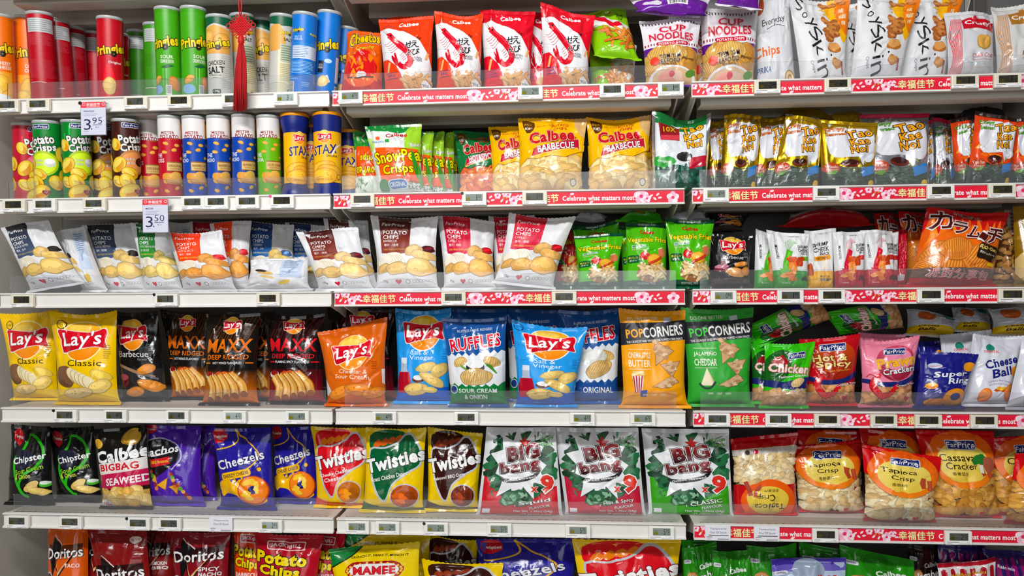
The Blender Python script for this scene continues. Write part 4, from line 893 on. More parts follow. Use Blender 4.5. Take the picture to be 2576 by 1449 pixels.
def f_ebi(c, lab):
    def fn():
        poly([(0, 82), (22, 84), (52, 76), (78, 64), (100, 56), (100, 2), (0, 2)], 'e6e7ea', sm=0); poly([(78, 64), (100, 56), (100, 30), (94, 46)], c)
        for k in range(4): line([(0, 60 - 9 * k), (30, 56 - 10 * k), (60, 44 - 8 * k)], .35, 'b4b8c0', 4)
        T('Calbee', 56, 88, 38, 6.4, 'f6f6f6', b=.07)
        poly([(0, 40), (14, 39), (30, 30), (40, 18), (44, 0), (0, 0)], c, sm=0)
        for pts, w in (([(18, 73), (30, 65), (42, 57)], 11), ([(34, 62), (46, 54), (56, 46), (60, 41)], 13), ([(56, 47), (61, 39), (59, 32), (53, 28)], 12), ([(58, 31), (50, 27), (42, 28), (36, 32)], 9)): line(pts, w, 'c4122a', 5)
        poly([(12, 75), (22, 77), (34, 66), (22, 66)], 'c4122a'); line([(20, 74), (36, 64), (50, 53)], 1.6, 'e8566a', 5); ell(21, 72.6, 1.8, 1.8, '1c1014')
        for k in range(5): x, y = ((46, 55), (53, 48.5), (58, 42), (59, 35), (52, 29))[k]; line([(x - 3.4, y - 3.2), (x + 3, y + 2.6)], .5, 'e8566a', 0)
        poly([(37, 31), (24, 44), (22, 40), (30, 30)], 'b01026', sm=2); poly([(37, 31), (30, 47), (27, 45), (32, 34)], 'c4122a', sm=2)
        for k in range(5): line([(24 + 3 * k, 67 - 2.4 * k), (14 + 3 * k, 61 - 3 * k), (8 + 3 * k, 61 - 3.2 * k)], .5, 'c4122a', 3)
        for k in range(4): line([(46 + 2 * k, 47 - 3 * k), (40 + 2 * k, 42 - 2.6 * k)], .6, 'c4122a', 0)
        line([(16, 76), (10, 84), (20, 88), (40, 82), (56, 74)], .45, '7c4c54', 5); line([(15, 75), (8, 80), (12, 86), (24, 84)], .45, '7c4c54', 5)
        T('せ', 57, 57, 16, 10, '16161c', o=('f6f6f6', .05), b=.04, rot=6); T('え', 69, 58, 15, 10, '16161c', o=('f6f6f6', .05), b=.04, rot=6); T('ん', 59, 46, 14, 9, '16161c', o=('f6f6f6', .05), b=.04, rot=6); T('び', 71, 47, 15, 9, '16161c', o=('f6f6f6', .05), b=.04, rot=6); T('やめ', 76, 67, 9, 5, '16161c', b=.03, rot=-30)
        T('PRAWN', 72, 39, 20, 2.8, '2c2c34'); T('CRACKERS', 72, 36, 22, 2.8, '2c2c34')
        sticks(46, 1, 98, 15, 26, 4.6, 24, ('e4b47c', 'ecc898', 'dca468'), 4); line([(90, 38), (94, 47)], 4, 'c08848', 0); line([(90, 38), (94, 47)], 3.2, 'e6b478', 0); line([(12, 22), (17, 35)], 5, 'c08848', 0); line([(12, 22), (17, 35)], 4, 'e6b478', 0)
        rect(6, 20.6, 32, 21.4, '1c2c6c'); rect(6, 13.4, 32, 14.2, '1c2c6c'); T(lab, 19, 17.4, 24 if len(lab) > 4 else 16, 4, '1c2c6c', b=.04)
        ell(88, 5, 8, 8, 'f0f0f0'); T('90g', 88, 5, 12, 4, '1c1c24')
    return fn
design('ebi_bbq', 1.42, 'd8441c', f_ebi('d8441c', 'BBQ'))
design('ebi_red', 1.42, 'cc142c', f_ebi('cc142c', 'ORIGINAL'))
def f_spicy():
    poly([(0, 76), (40, 80), (100, 60), (100, 8), (0, 8)], 'e4e7e4'); T('Calbee', 52, 92, 30, 6, 'b82c14', b=.06); line([(24, 82), (44, 70), (62, 60), (80, 62)], 13, 'c8142c', 5); T('えび', 82, 80, 16, 10, '16161c', b=.05)
    poly([(0, 50), (40, 58), (62, 52), (70, 40), (100, 24), (100, 0), (0, 0)], '8cc41c', sm=0); sticks(40, 16, 96, 48, 26, 5, 30, ('d88438', 'e09848', 'c87030'), 3); T('SPICY', 36, 44, 26, 6, 'd83c1c', o=('f0f4d0', .03), b=.04, rot=6); rect(20, 48.4, 52, 49, 'd83c1c', rot=6); sticks(4, 54, 16, 62, 2, 5, 22, ('d88438',), 5)
design('ebi_spicy', 1.25, '8cc41c', f_spicy)
def f_spicylow():
    rect(0, 0, 100, 100, 'e2e6e2'); ell(50, 92, 30, 16, 'c8142c'); ell(10, 30, 42, 60, '8cc41c'); sticks(40, 4, 98, 50, 26, 5, 24, ('dca064', 'd08840', 'e8b880'), 4); T('SPICY', 26, 30, 36, 9, 'd83c1c', o=('f0f4d0', .02), b=.03, rot=10); ell(88, 10, 8, 8, 'f0f0f0')
design('ebi_spicy_low', .75, '8cc41c', f_spicylow)
def f_cup():
    rect(0, 86, 100, 100, 'e8e4ea'); 
    for k in range(18): rect(4 + 5.2 * k, 90, 6 + 5.2 * k, 94, '4a3a20'); 
    poly([(0, 52), (50, 50), (100, 52), (100, 40), (0, 40)], '5c1c84'); T('CUP', 52, 80, 46, 10, 'c0203c', o=('f4f0f0', .04), o2=('c0203c', .06), b=.06); T('NOODLES', 50, 68, 78, 12, 'c0203c', o=('f4f0f0', .04), o2=('c0203c', .065), b=.06)
    for k in range(20): rect(2 + 5 * k, 54.6, 4 + 5 * k, 58, '8c1c2c')
    rrect(22, 53.4, 80, 59.4, 4, 'c0203c'); T('POTATO CHIPS', 51, 56.4, 50, 3.4, 'f4f0f0', b=.04)
    rect(0, 0, 100, 41, 'd8ac64'); chip(26, 42, 22, 15, 10, 'dcae62', seed=2, ridg=12); chip(82, 34, 22, 24, 30, 'd8a050', seed=3, ridg=14); chip(56, 42, 22, 16, -10, 'e2b870', seed=4, ridg=12); chip(14, 22, 18, 16, 20, 'd8a85c', seed=6, ridg=10)
    T('TOM YAM', 46, 37, 40, 6.6, '2a1814', o=('f4e8d0', .05), b=.05, rot=6); T('SEAFOOD', 44, 29.4, 42, 6.6, '2a1814', o=('f4e8d0', .05), b=.05, rot=6); T('Flavour', 80, 33, 22, 3.4, '2a1814', b=.03); T('酸辣海鲜味', 46, 24, 26, 3.4, '2a1814')
    ell(18, 30, 8, 8, 'd8402c'); ell(50, 4, 44, 24, 'e4e2e4'); ell(50, 6, 38, 18, 'd8b898'); blob(40, 9, 14, 9, 'e8a090', 3, .2); blob(60, 8, 12, 8, 'e8c8b8', 5, .2); ell(48, 11, 5, 5, 'c83c4c'); ell(84, 12, 10, 6, '5c8c3c', rot=20)
design('cup', 1.3, 'ebe6ec', f_cup, seal='5c2c8c')
def f_cupback(): rect(0, 55, 100, 100, 'e6e2e8'); rect(0, 0, 100, 62, '64208c'); bars(42, 12, 72, 40, 3); rect(46, 46, 66, 52, 'e6e2e8'); ell(20, 30, 14, 9, 'd8d0dc')
design('cup_back', .55, '64208c', f_cupback)
def f_cuptop():
    rect(0, 0, 100, 100, 'e8e4ea'); poly([(0, 0), (100, 0), (100, 34), (58, 16), (50, 8), (40, 20), (0, 44)], '64208c', sm=0)
    for k in range(20): rect(2 + 5 * k, 72, 4 + 5 * k, 84, '4a3a20'); rect(2 + 5 * k, 22 + abs(50 - 5 * k) * .35, 4 + 5 * k, 30 + abs(50 - 5 * k) * .35, '4a3a20')
    poly([(42, 62), (68, 62), (66, 42), (55, 36), (44, 42)], 'c8202c'); T('NISSIN', 55, 52, 22, 10, 'f4f0f0', b=.06)
design('cup_top', .42, 'e8e4ea', f_cuptop)
def f_every():
    ell(4, 86, 16, 24, 'a84c24'); T('Everyday', 44, 66, 66, 9, '2c2c30', b=.008, rot=10, sh=.15); line([(24, 58), (52, 62), (74, 60)], 1, '2c2c30', 4); T('Chips', 22, 34, 66, 13, 'd86c2c', b=.05, rot=3); T('PAPRIKA', 8, 17, 46, 6, '24488c', b=.05); ell(80, 9, 14, 14, 'b87c34'); ell(80, 9, 11.5, 11.5, 'ecd8b0'); ell(80, 9, 6, 6, 'b87c34'); ell(80, 9, 3, 3, 'f0e0c0')
design('everyday', 1.9, 'd9dbdf', f_every, m=M_MATTE)
def f_soy():
    poly([(66, 100), (100, 100), (98, 52), (90, 44), (84, 50), (72, 70), (62, 78), (58, 86), (66, 92)], 'f0b81c', sm=0); poly([(82, 98), (100, 98), (98, 56), (88, 60), (78, 76), (76, 86)], 'e07c1c', sm=2)
    R = random.Random(4)
    for k in range(16): blob(R.uniform(52, 80), R.uniform(78, 99), R.uniform(1, 3), R.uniform(1, 2.4), 'e8a830', k, .2, n=8)
    for s, x, y in (('咸', 86, 84), ('蛋', 91, 77), ('麻', 86, 76), ('辣', 90, 69)): T(s, x, y, 8, 5.4, 'f4e8c0', b=.02)
    for x, y, s in ((58, 92, 8), (72, 92, 7), (84, 97, 7), (58, 71, 9), (88, 93, 5)): blob(x, y, s, s * .7, 'b06a34', int(x), .2); blob(x - .5, y + .6, s * .7, s * .45, 'cf9058', int(x) + 1, .2)
    for k, (x, y, s) in enumerate(((70, 66, 12), (68, 59, 14), (64, 52, 12), (70, 55, 10))): blob(x, y, s, s * .8, 'a06030', k, .2); blob(x, y + .8, s * .75, s * .5, 'c4864c', k + 4, .25); blob(x + 3, y - 1, s * .3, s * .25, '8c5028', k + 9, .2)
    blob(70, 38, 13, 10, 'b47238', 3, .12); blob(69, 39.5, 11, 8, 'd8a060', 4, .14); blob(74, 20, 10, 10, 'b47838', 7, .15); blob(73, 21, 7, 7, 'd09c5c', 8, .2); rect(84, 8, 88, 23, '8c1c24', rot=4); T('hot', 86, 15, 8, 2.2, 'e8d8d0', rot=84)
    for s, x, y, w, h, r in (('S', 16, 92, 15, 14, -20), ('o', 22, 78, 9, 8, -30), ('y', 30, 67, 17, 13, -64), ('S', 36, 55, 22, 15, -50), ('k', 40, 38, 22, 15, -62), ('i', 43, 23, 5, 15, -80), ('n', 44, 10, 20, 14, -70)): T(s, x, y, w, h, '17171a', b=-.004, rot=r)
    ell(62, 29, 1.8, 1.8, '17171a'); T('Crisps', 24, 17, 20, 5, '2a2a30', rot=-74)
design('soyskin', 1.45, 'dfe0e3', f_soy, m=M_MATTE)
def f_crusty(c, lab, tx, pop):
    def fn():
        for k in range(12): line([(8 + 1.6 * k, 86), (2 + 1.8 * k, 60), (6 + 1.4 * k, 30), (0 + 2.0 * k, 2)], .8, c if k % 2 else shade(c, 1.25), 5)
        poly([(28, 86), (50, 88), (50, 92), (56, 92), (56, 88), (98, 84), (98, 66), (56, 70), (28, 68)], c); T("Crusty's", 63, 77.6, 62, 9.4, 'f4f2f0', b=.06, rot=-2); blob(70, 48, 17, 17, shade(pop, .8), 4, .06); blob(69, 49, 15, 15, pop, 4, .06)
        T(lab, 66, 27, 46, 6.4, tx, b=.01, sh=.2); T('Flavoured Popcorn', 64, 20, 44, 3.6, tx, sh=.2); rect(44, 9, 84, 10, 'd8c8b8')
    return fn
design('crusty_red', 1.35, 'd5d5d8', f_crusty('b81c2c', 'Chilli Crab', 'b83444', 'e0b060'))
design('crusty_brown', 1.35, 'd5d4d2', f_crusty('a87434', 'Butter', '7c5c24', 'e8c070'))
# ---- second row
def f_snow():
    poly([(0, 92), (40, 90), (60, 84), (100, 95), (100, 100), (0, 100)], '14843c', sm=0); ell(96, 72, 26, 40, '9ccc3c'); ell(2, 70, 10, 14, 'b8dc7c')
    T('Calbee', 56, 82, 40, 7, 'b8142c', b=.06); T("Nature's", 20, 73, 22, 4, '2c6cb0', b=.02); rect(34, 71, 42, 76, '2c9c4c'); star(20, 79, 6, 3, 8, 'e86428')
    poly([(12, 64), (96, 60), (98, 18), (14, 14)], 'e8601c', sm=0); rect(14, 12, 98, 26, 'e8601c'); T('SnowPea', 54, 50, 92, 18, 'e8e01c', o=('16160c', .055), b=.06, rot=4); T('Crisps', 54, 29, 64, 18, 'e8e01c', o=('16160c', .055), b=.06, rot=4)
    T('Baked', 92, 67, 20, 6, 'f0f0f0', o=('3c3c3c', .04), b=.03, rot=8); poly([(84, 60), (94, 40), (98, 20), (92, 18), (86, 36)], '3c8c2c', sm=2); poly([(96, 40), (100, 26), (100, 6), (94, 14)], '5cac3c', sm=2)
    ell(20, 8, 12, 12, '1c7c34'); rrect(30, 3, 72, 16, 8, 'dce8f0', 4); rrect(32, 4.2, 70, 14.8, 7, '1c6cb0', 4); T('ORIGINAL', 51, 9.4, 34, 6, 'f0f4f8', b=.05, rot=4); T('さや', 84, 12, 18, 5, '146c34', b=.05); T('えんどう', 84, 6, 26, 5, '146c34', b=.05)
design('snowpea', 1.3, 'dfe4e0', f_snow)
def f_snowup():
    rect(0, 0, 100, 26, 'c8d4c4'); rect(0, 70, 100, 100, '2f8c3c'); flakes(0, 74, 60, 99, 20, 6, ('c8d8b8', '5cac3c'), 3); rect(8, 26, 100, 74, 'e0581c'); T('SnowPea', 56, 34, 90, 15, 'e0d81c', o=('16160c', .055), b=.06, rot=180); T('Crisps', 56, 55, 62, 15, 'e0d81c', o=('16160c', .055), b=.06, rot=180); ell(64, 80, 16, 12, '1c6cb0'); flakes(0, 2, 50, 24, 22, 6, ('5c8c4c', 'e4ece0', '3c6c3c'), 5)
design('snowpea_up', 1.3, 'cfd8cc', f_snowup)
def f_calpc(c, band, lab, pc, chips_):
    def fn():
        rect(0, 0, 100, 44, 'c89c5c'); pile(0, -2, 100, 44, 38, 15, chips_, 6, amp=.14, rk=.86, flat=.62); poly([(0, 46), (0, 30), (14, 40), (30, 38), (50, 42), (72, 40), (86, 46), (100, 52), (100, 60), (0, 60)], c, sm=0)
        poly([(80, 100), (100, 100), (100, 70), (92, 74), (84, 84)], 'd8b47c', sm=0); poly([(6, 95), (24, 92), (22, 80), (12, 76)], '5c3410', sm=2); T('パリー', 14, 89, 12, 4, 'e8d048', b=.03); T('新鮮!', 15, 83, 11, 4, 'f0f0e0', b=.04)
        T('ポテトチップス', 38, 86, 22, 3, 'b81c2c', b=.04, rot=4); T('POTATO', 62, 87.5, 24, 4.4, 'b81c2c', b=.05, rot=4); T('CHIPS', 62, 82, 20, 4.4, 'b81c2c', b=.05, rot=4)
        T('Calbee', 50, 70, 68, 17, 'b41424', o=('f4e4c0', .03), o2=('7c1414', .05), b=.09, rot=7)
        poly([(18, 40), (90, 54), (96, 50), (92, 68), (22, 50)], 'f0d070', sm=0); poly([(19, 41.5), (90, 55.5), (93.5, 52), (90.5, 66.5), (22.5, 49.5)], band, sm=0)
        poly([(22, 42), (92, 56), (90, 67), (23, 52.5)], band); T(lab, 57, 54.6, 56, 9.6, 'f0ecec', o=('4c1420', .04), b=.06, rot=9)
        ell(86, 8, 5, 5, '3c3c3c'); ell(86, 8, 4, 4, 'e4dccc')
    return fn
design('cal_bbq', 1.18, 'f0bc10', f_calpc('f0bc10', 'b41c3c', 'BARBECUE', 0, ('e8d09c', 'e0c084', 'd8b474')))
design('cal_hot', 1.3, '14703c', f_calpc('14703c', 'b41c3c', 'HOT&SPICY', 0, ('c8683c', 'b8502c', 'd08048')))
def f_tkn(c, c2, fl, flc, orange=False):
    def fn():
        if orange: rect(0, 30, 100, 70, 'e0501c'); flakes(10, 34, 96, 56, 26, 7, ('f0a020', 'e8701c', 'c83c14'), 5)
        poly([(12, 84), (60, 88), (92, 84), (94, 44), (80, 36), (66, 44), (34, 42), (14, 48)], 'e4e6ee', sm=2); poly([(66, 44), (78, 46), (74, 30)], 'dfe2f4')
        T('Crispy', 25, 84, 34, 7.4, flc, o=('2a1810', .05), b=.05, rot=8); T('Seaweed', 27, 77, 34, 5.6, flc, o=('2a1810', .04), b=.03, rot=8)
        T('Tao', 68, 80, 46, 13, 'f0a81c', o=('1c1410', .07), b=.05, rot=16); T('Kae', 68, 67, 34, 11, 'f0a81c', o=('1c1410', .07), b=.05, rot=12); T('Noi', 66, 55, 30, 11, 'f0a81c', o=('1c1410', .07), b=.05, rot=10)
        poly([(0, 26), (30, 30), (60, 24), (100, 32), (100, 0), (0, 0)], '2c4030', sm=0)
        R = random.Random(3)
        for k in range(26): line([(R.uniform(0, 60), R.uniform(1, 27)), (R.uniform(40, 100), R.uniform(1, 29))], R.uniform(1, 3), R.choice(('3c5840', '24382a', '4c6850')), 0)
        ell(16, 27, 15, 12, 'b84828'); T(fl, 16, 29, 22, 4, 'f0e4dc', b=.02); T('Flavour', 17, 24.6, 20, 3.4, 'f0e4dc'); poly([(6, 20), (26, 24), (20, 17)], '6c9c3c', sm=2)
        ell(50, 34, 17, 8, '6c2c20'); ell(50, 35.5, 15, 5.4, '3c1c18'); flakes(66, 26, 90, 36, 8, 4, ('a8b060', '5c4838', '8c9858'), 7); poly([(70, 26), (94, 32), (94, 20), (72, 14)], '2c7cc0', sm=0); ell(90, 6, 6, 6, 'e8c02c')
    return fn
TKB = dict(kind='seaweed_pouch', cat='seaweed pouch', m=M_FOIL, pouch=True, back=met('a8a8a0'))
design('tkn_gold', 1.55, met('d8b428'), f_tkn('d8b428', 0, 'Wasabi', 'e87c2c'), seal=met('e0bc30'), **TKB)
design('tkn_red', 1.4, met('c8ccd4'), f_tkn('c82c4c', 0, 'Hot & Spicy', '5ca83c'), seal='c8244c', **TKB)
design('tkn_orange', 1.6, 'd0481c', f_tkn('e0501c', 0, 'Tom Yum', '6cb03c', True), seal='2a1814', **TKB)
def f_tkngreen():
    rect(4, 84, 96, 100, '14783c'); rect(4, 0, 96, 86, 'dfe3ea'); line([(4, 88), (30, 84), (50, 80), (70, 82), (96, 92)], 6, '14783c', 5); rect(94, 0, 100, 100, met('c8ccd2')); rect(0, 0, 5, 100, met('c8ccd2'))
    poly([(10, 86), (48, 82), (48, 64), (14, 64)], '8c1c24', sm=0); poly([(14, 70), (48, 72), (48, 65), (15, 64)], 'd04450'); T('10X', 30, 79, 24, 7, 'e8b828', o=('2c1410', .06), b=.07, rot=6)
    T('Tao', 70, 82, 38, 11, 'f0b01c', o=('1c1410', .07), b=.08, rot=14); T('Kae', 72, 70, 32, 10, 'f0b01c', o=('1c1410', .07), b=.08, rot=10); T('Noi', 74, 59, 26, 10, 'f0b01c', o=('1c1410', .07), b=.08, rot=8)
    poly([(4, 30), (40, 32), (70, 28), (96, 34), (96, 0), (4, 0)], '1c4438', sm=0); flakes(6, 2, 94, 32, 70, 5, ('2f6c58', '10302a', '4c8c74', '24544a'), 3); blob(20, 36, 16, 11, '2f9c3c', 4, .2); T('Original', 20, 36, 24, 3.6, 'eaf4e4', b=.03, rot=-8); poly([(64, 40), (96, 44), (94, 30), (66, 26)], 'b01c34', sm=0); ell(56, 42, 14, 8, '1c1c20')
design('tkn_green', 1.3, met('c8ccd2'), f_tkngreen, seal='14783c', **TKB)
def f_gold(): rect(10, 6, 90, 40, met('c89c20')); T('Crispy Seaweed', 50, 24, 60, 12, '5c3c10', b=.03, rot=-6); rect(50, 60, 88, 74, 'e0d8c0'); ell(24, 76, 12, 8, 'e07c2c')
design('gold_side', .5, met('d8b428'), f_gold, **TKB)
def f_orside(): rect(0, 0, 100, 30, '1c1814'); bars(56, 40, 86, 76, 5, bg='c8c0b8'); fine(14, 40, 44, 80, 6, 'f0c8a0', 3)
design('orange_side', .6, 'c8441c', f_orside, **TKB)
def f_blackside(): rect(0, 60, 100, 84, 'd0481c'); ell(60, 40, 20, 18, '3c3834'); fine(14, 16, 46, 44, 5, '8c8478', 3)
design('black_side', .6, '1c1a18', f_blackside, **TKB)
# ---- third row, right part
def f_veg():
    rect(0, 93, 100, 100, '0c4c34'); rect(0, 0, 100, 8, '0c4c34'); TT('VEGETABLE  FRIES', 50, 97, 2.6, 'e4f0e4', b=.02); TT('VEGETABLE  FRIES', 50, 3.4, 2.6, 'e4f0e4', b=.02)
    T('Calbee', 50, 84, 34, 6.4, 'c0281c', o=('2a5c14', .02), b=.07); T('Vegetable Fries', 51, 70, 96, 11, 'f0d81c', o=('1c3410', .06), b=.06, rot=2); T('蔬菜蔬條', 30, 60, 36, 5, 'd8ecf0', o=('14503c', .03), b=.02, rot=4); T('Barbecue Flavoured', 30, 55, 34, 2.4, 'e8c0b0')
    ell(86, 51, 10, 11, 'd07c58'); blob(44, 45, 12, 11, 'c02028', 3, .05); ell(43, 47, 6, 5, 'dc5048'); ell(68, 39, 18, 14, 'd8902c'); ell(68, 40, 15, 11, 'ecb848'); poly([(20, 44), (34, 40), (40, 32), (24, 36)], '2c7c3c', sm=2)
    ell(60, 18, 36, 20, '9c6c44'); sticks(36, 12, 88, 28, 34, 5, 26, ('e8cc98', 'dcb880', 'f0dcb0'), 3); line([(52, 32), (72, 38), (84, 44)], 5, 'c8402c', 3); sticks(8, 40, 90, 64, 5, 2.4, 12, ('d8e8a0', 'e8e4b0'), 8)
    rrect(3, 34, 30, 46, 4, '145c34'); T('新バレン', 16, 42, 22, 3.4, 'f0d848', b=.03); T('ポテト', 16, 37.6, 18, 3, 'e8f0e0', b=.03)
design('veg_green', 1.5, '54b41c', f_veg, seal='0c4c34')
def f_vegred():
    f_veg(); 
design('veg_red', 1.5, 'b0242c', f_veg, seal='0c4c34')
def f_veglying(): rect(0, 60, 100, 100, 'b0aca0'); rect(0, 26, 100, 64, '54b41c'); rect(0, 0, 100, 26, '3c9c1c'); T('Calbee', 44, 22, 24, 12, 'c0281c', b=.06, rot=180); T('Vegetable Fries', 46, 46, 36, 10, '0c4c34', b=.03, rot=180); fine(54, 66, 84, 92, 4, '6c6c60', 3)
design('veg_side', .5, '54b41c', f_veglying)
def f_mono(c, cc, lab):
    def fn():
        rect(0, 0, 100, 30, c); poly([(0, 30), (100, 30), (100, 27), (50, 29), (0, 24)], c); T('MONORI', 16, 62, 34, 6, '24344c', b=.04, rot=-90)
        for k in range(5): line([(46, 62), (40 + 5 * k, 78), (58 + 3 * k, 88 - 2 * k)], .9, cc, 4)
        line([(50, 66), (44, 54), (36, 42), (34, 30), (44, 24)], 16, cc, 5); line([(48, 62), (42, 52), (36, 40)], 3, shade(cc, 1.25), 4); poly([(34, 30), (18, 34), (24, 18)], cc)
        T('SHRIMP', 84, 74, 26, 6, '2a1c14', b=.06, rot=4); T('CHEEK', 84, 67, 26, 7, '2a1c14', b=.06, rot=4); T('SNACK', 86, 61, 18, 4, '2a1c14', b=.05); rrect(74, 48, 100, 56, 3, cc, 4)
        for k in range(9): R = random.Random(k); blob(R.uniform(44, 78), R.uniform(24, 50), 11, 8, ('c8501c', 'e07828', 'b84014', 'e8943c')[k % 4], k, .25, R.uniform(0, 90))
        for k in range(5): R = random.Random(k + 20); blob(R.uniform(24, 50), R.uniform(14, 24), 12, 6, ('e0803c', 'f0a860')[k % 2], k, .15, R.uniform(-20, 20))
        blob(86, 16, 8, 8, shade(c, .45), 3, .3); TT('roasted 100%', 64, 93, 2.4, '44484c', b=.02); TT('Net weight 25g', 30, 8, 2.4, 'e8f0e0', b=.015)
    return fn
MB_ = dict(asp=1.42, base='dfe1e2', kind='snack_pouch', cat='snack pouch', pouch=True, m=M_MATTE)
design('mono_green', fn=f_mono('3c9434', '5cb02c', 0), **MB_)
design('mono_red', fn=f_mono('b01830', 'c4183c', 0), **MB_)
def f_shrimp():
    rect(0, 0, 100, 28, 'e8b01c'); T('SHRIMP', 50, 74, 50, 7, '2a2018', b=.06, rot=4); T('CHEEK', 52, 65, 50, 8, '2a2018', b=.06, rot=4); T('SNACK', 62, 57.6, 34, 5, '2a2018', b=.06); rrect(24, 46, 82, 54, 4, 'e8a020', 4); T('ORIGINAL', 53, 50, 44, 4.4, '2a1c10', b=.04, rot=4); ell(62, 36, 16, 13, 'e8e0d4'); T('Made From', 62, 19, 38, 3.4, '2a2018', b=.03); T('SHRIMP!', 62, 13, 44, 5, '2a2018', o=('f4f0e0', .03), b=.05); TT('roasted 100%', 60, 93, 2.4, '44484c', b=.02); blob(6, 30, 14, 18, 'b8501c', 3, .2)
design('shrimp', fn=f_shrimp, **MB_)
def f_kara():
    for k in range(12): R = random.Random(k); x = 8 * k + 4; poly([(x - 12, 28), (x - 5, 60), (x + R.uniform(-6, 6), 78 + R.uniform(0, 16)), (x + 5, 56), (x + 12, 28)], ('e0641c', 'f0901c', 'e8781c')[k % 3], sm=2)
    ell(50, 34, 50, 36, 'e8701c'); 
    for p in ((22, 34, 22, 20, 30), (48, 28, 28, 20, 0), (74, 30, 26, 20, -30), (12, 22, 16, 12, 60), (40, 44, 20, 16, 10)): chip(p[0], p[1], p[2], p[3], p[4], 'e89040', seed=int(p[0]), ridg=12)
    for s, x, y, w, h, r in (('カ', 18, 82, 27, 25, 2), ('ラ', 42, 73, 20, 18, -8), ('ム', 60, 66, 20, 18, -10), ('ー', 71, 61, 8, 9, -30), ('チ', 85, 63, 22, 23, -10)): T(s, x, y, w, h, '4a1210', o=('f0ecea', .06), b=.045, rot=r)
    T('咔辣姆久', 52, 91, 36, 6, '2a1410', o=('f0e8d8', .03), rot=-12); rrect(66, 30, 92, 50, 3, '2a1c10', -12); T('Rich Cut', 79, 45, 22, 5, 'f0d878', b=.05, rot=-14); T('厚切リッチカット', 79, 38, 22, 3.6, 'f0ecd8', b=.03, rot=-14)
    rect(0, 8, 100, 19, '6c5448'); rect(0, 0, 100, 8, 'a8141c'); T('派對分享包', 50.6, 12, 75, 10.4, 'f0ecea', rot=-3); T('派對分享包', 49.4, 12.8, 75, 10.4, 'f0ecea', rot=-3); T('派對分享包', 50, 12.4, 74, 10, 'c8142c', rot=-3); rect(82, 22, 92, 26, 'e8c01c', rot=-10)
design('karamucho', .98, 'c0161c', f_kara)
def f_redside(): rect(0, 0, 100, 42, 'a4141c'); poly([(0, 100), (32, 100), (46, 62), (0, 40)], 'c8c4c4'); fine(6, 52, 34, 94, 9, '7c6c6c', 3); rect(44, 22, 92, 58, '8c1018'); fine(50, 26, 88, 54, 5, 'd8a0a0', 4); rect(46, 60, 96, 66, 'd0ccd0')
design('red_side', .5, 'a4141c', f_redside)
def f_redroll():
    rect(10, 6, 60, 16, 'd8d4d8'); fine(12, 7, 56, 15, 4, '6c6c6c', 3)
    for k in range(8): line([(20, 30 + 6 * k), (50, 33 + 6 * k), (84, 31 + 6 * k)], .8, 'd88890', 3)
design('red_roll', 3.2, 'b0182c', f_redroll)
def f_nut():
    pile(0, 4, 100, 78, 46, 13, ('b48c54', 'a87c48', 'c8a06c', '98703c'), 5, bg='5c3c20'); poly([(30, 100), (100, 100), (100, 50), (60, 56), (40, 80)], 'c8c4c0', sm=0); fine(52, 60, 94, 96, 7, '8c1c24', 5); heart(58, 72, 4, 'c0182c'); heart(58, 62, 4, 'c0182c')
design('nut_bag', 2.6, '8c6c44', f_nut)
def f_want(): ell(40, 22, 44, 44, 'd8bc84'); T('大宝商', 26, 56, 12, 40, '1c140c', b=.02); T('WANT', 40, 10, 46, 7, '14100c', b=.06); blob(40, 60, 30, 14, 'a87c34', 3, .2)
design('want_bag', 2.0, '8c6c1c', f_want)
# ---- bottom row
def f_dor(c, c2, l1, l2, ty=70):
    def fn():
        poly([(8, ty - 8), (92, ty + 0), (94, ty + 12), (8, ty + 8)], shade(c, .35), sm=0)
        poly([(20, ty + 18), (44, ty + 8), (24, ty - 28), (16, ty - 6)], '161012', sm=0); line([(22, ty + 20), (46, ty + 8)], 1.6, 'e8e0d8', 0)
        T('Doritos', 50, ty, 88, 12.5, 'f2f0f0', o=('1c1416', .05), b=.04, rot=5)
        poly([(30, ty - 4), (40, ty - 22), (82, ty + 5), (80, ty + 1), (40, ty - 28), (28, ty - 6)], '2a0c0c'); poly([(31, ty - 5), (40, ty - 22.5), (76, ty + 2), (40, ty - 26)], 'e86a24', 'f8d8a0'); 
        T(l1, 72, ty - 14, 34, 4.6, 'f0ecea', b=.05); 
        if l2: T(l2, 74, ty - 20, 36, 4.6, 'f0ecea', b=.05)
        ell(14, ty - 30, 11, 11, 'e4e0e0'); ell(14, ty - 30, 9, 9, '4c3c3c'); rect(5, ty - 31.5, 23, ty - 28.5, 'e4e0e0')
        for P in ([(10, ty - 50), (60, ty - 44), (48, ty - 66)], [(52, ty - 40), (96, ty - 46), (80, ty - 64)]): poly(P, '9c5418'); m = np.mean(P, 0); poly([(m[0] + (x - m[0]) * .93, m[1] + (y - m[1]) * .93) for x, y in P], c2)
        flakes(14, ty - 60, 92, ty - 44, 30, 2.2, (shade(c2, .7), shade(c2, 1.15), 'a8401c'), 4)
        if ty < 60: ell(80, 88, 12, 6, 'e8dcd4'); T('Frito Lay', 80, 88, 18, 3.2, 'c0202c', b=.04, rot=8)
    return fn
design('dor_taco', 1.45, 'd4601c', f_dor('d4601c', 'e0a040', 'TACO', ''))
design('dor_smoke', 1.45, '7c1a1a', f_dor('7c1a1a', 'd88c34', 'SMOKIN', 'BBQ'))
design('dor_smoke_low', 1.45, '7c1a1a', f_dor('7c1a1a', 'd88c34', 'SMOKIN', 'BBQ', 50))
design('dor_spicy', 1.45, '7c1420', f_dor('7c1420', 'd88c34', 'SPICY', 'NACHO', 72))
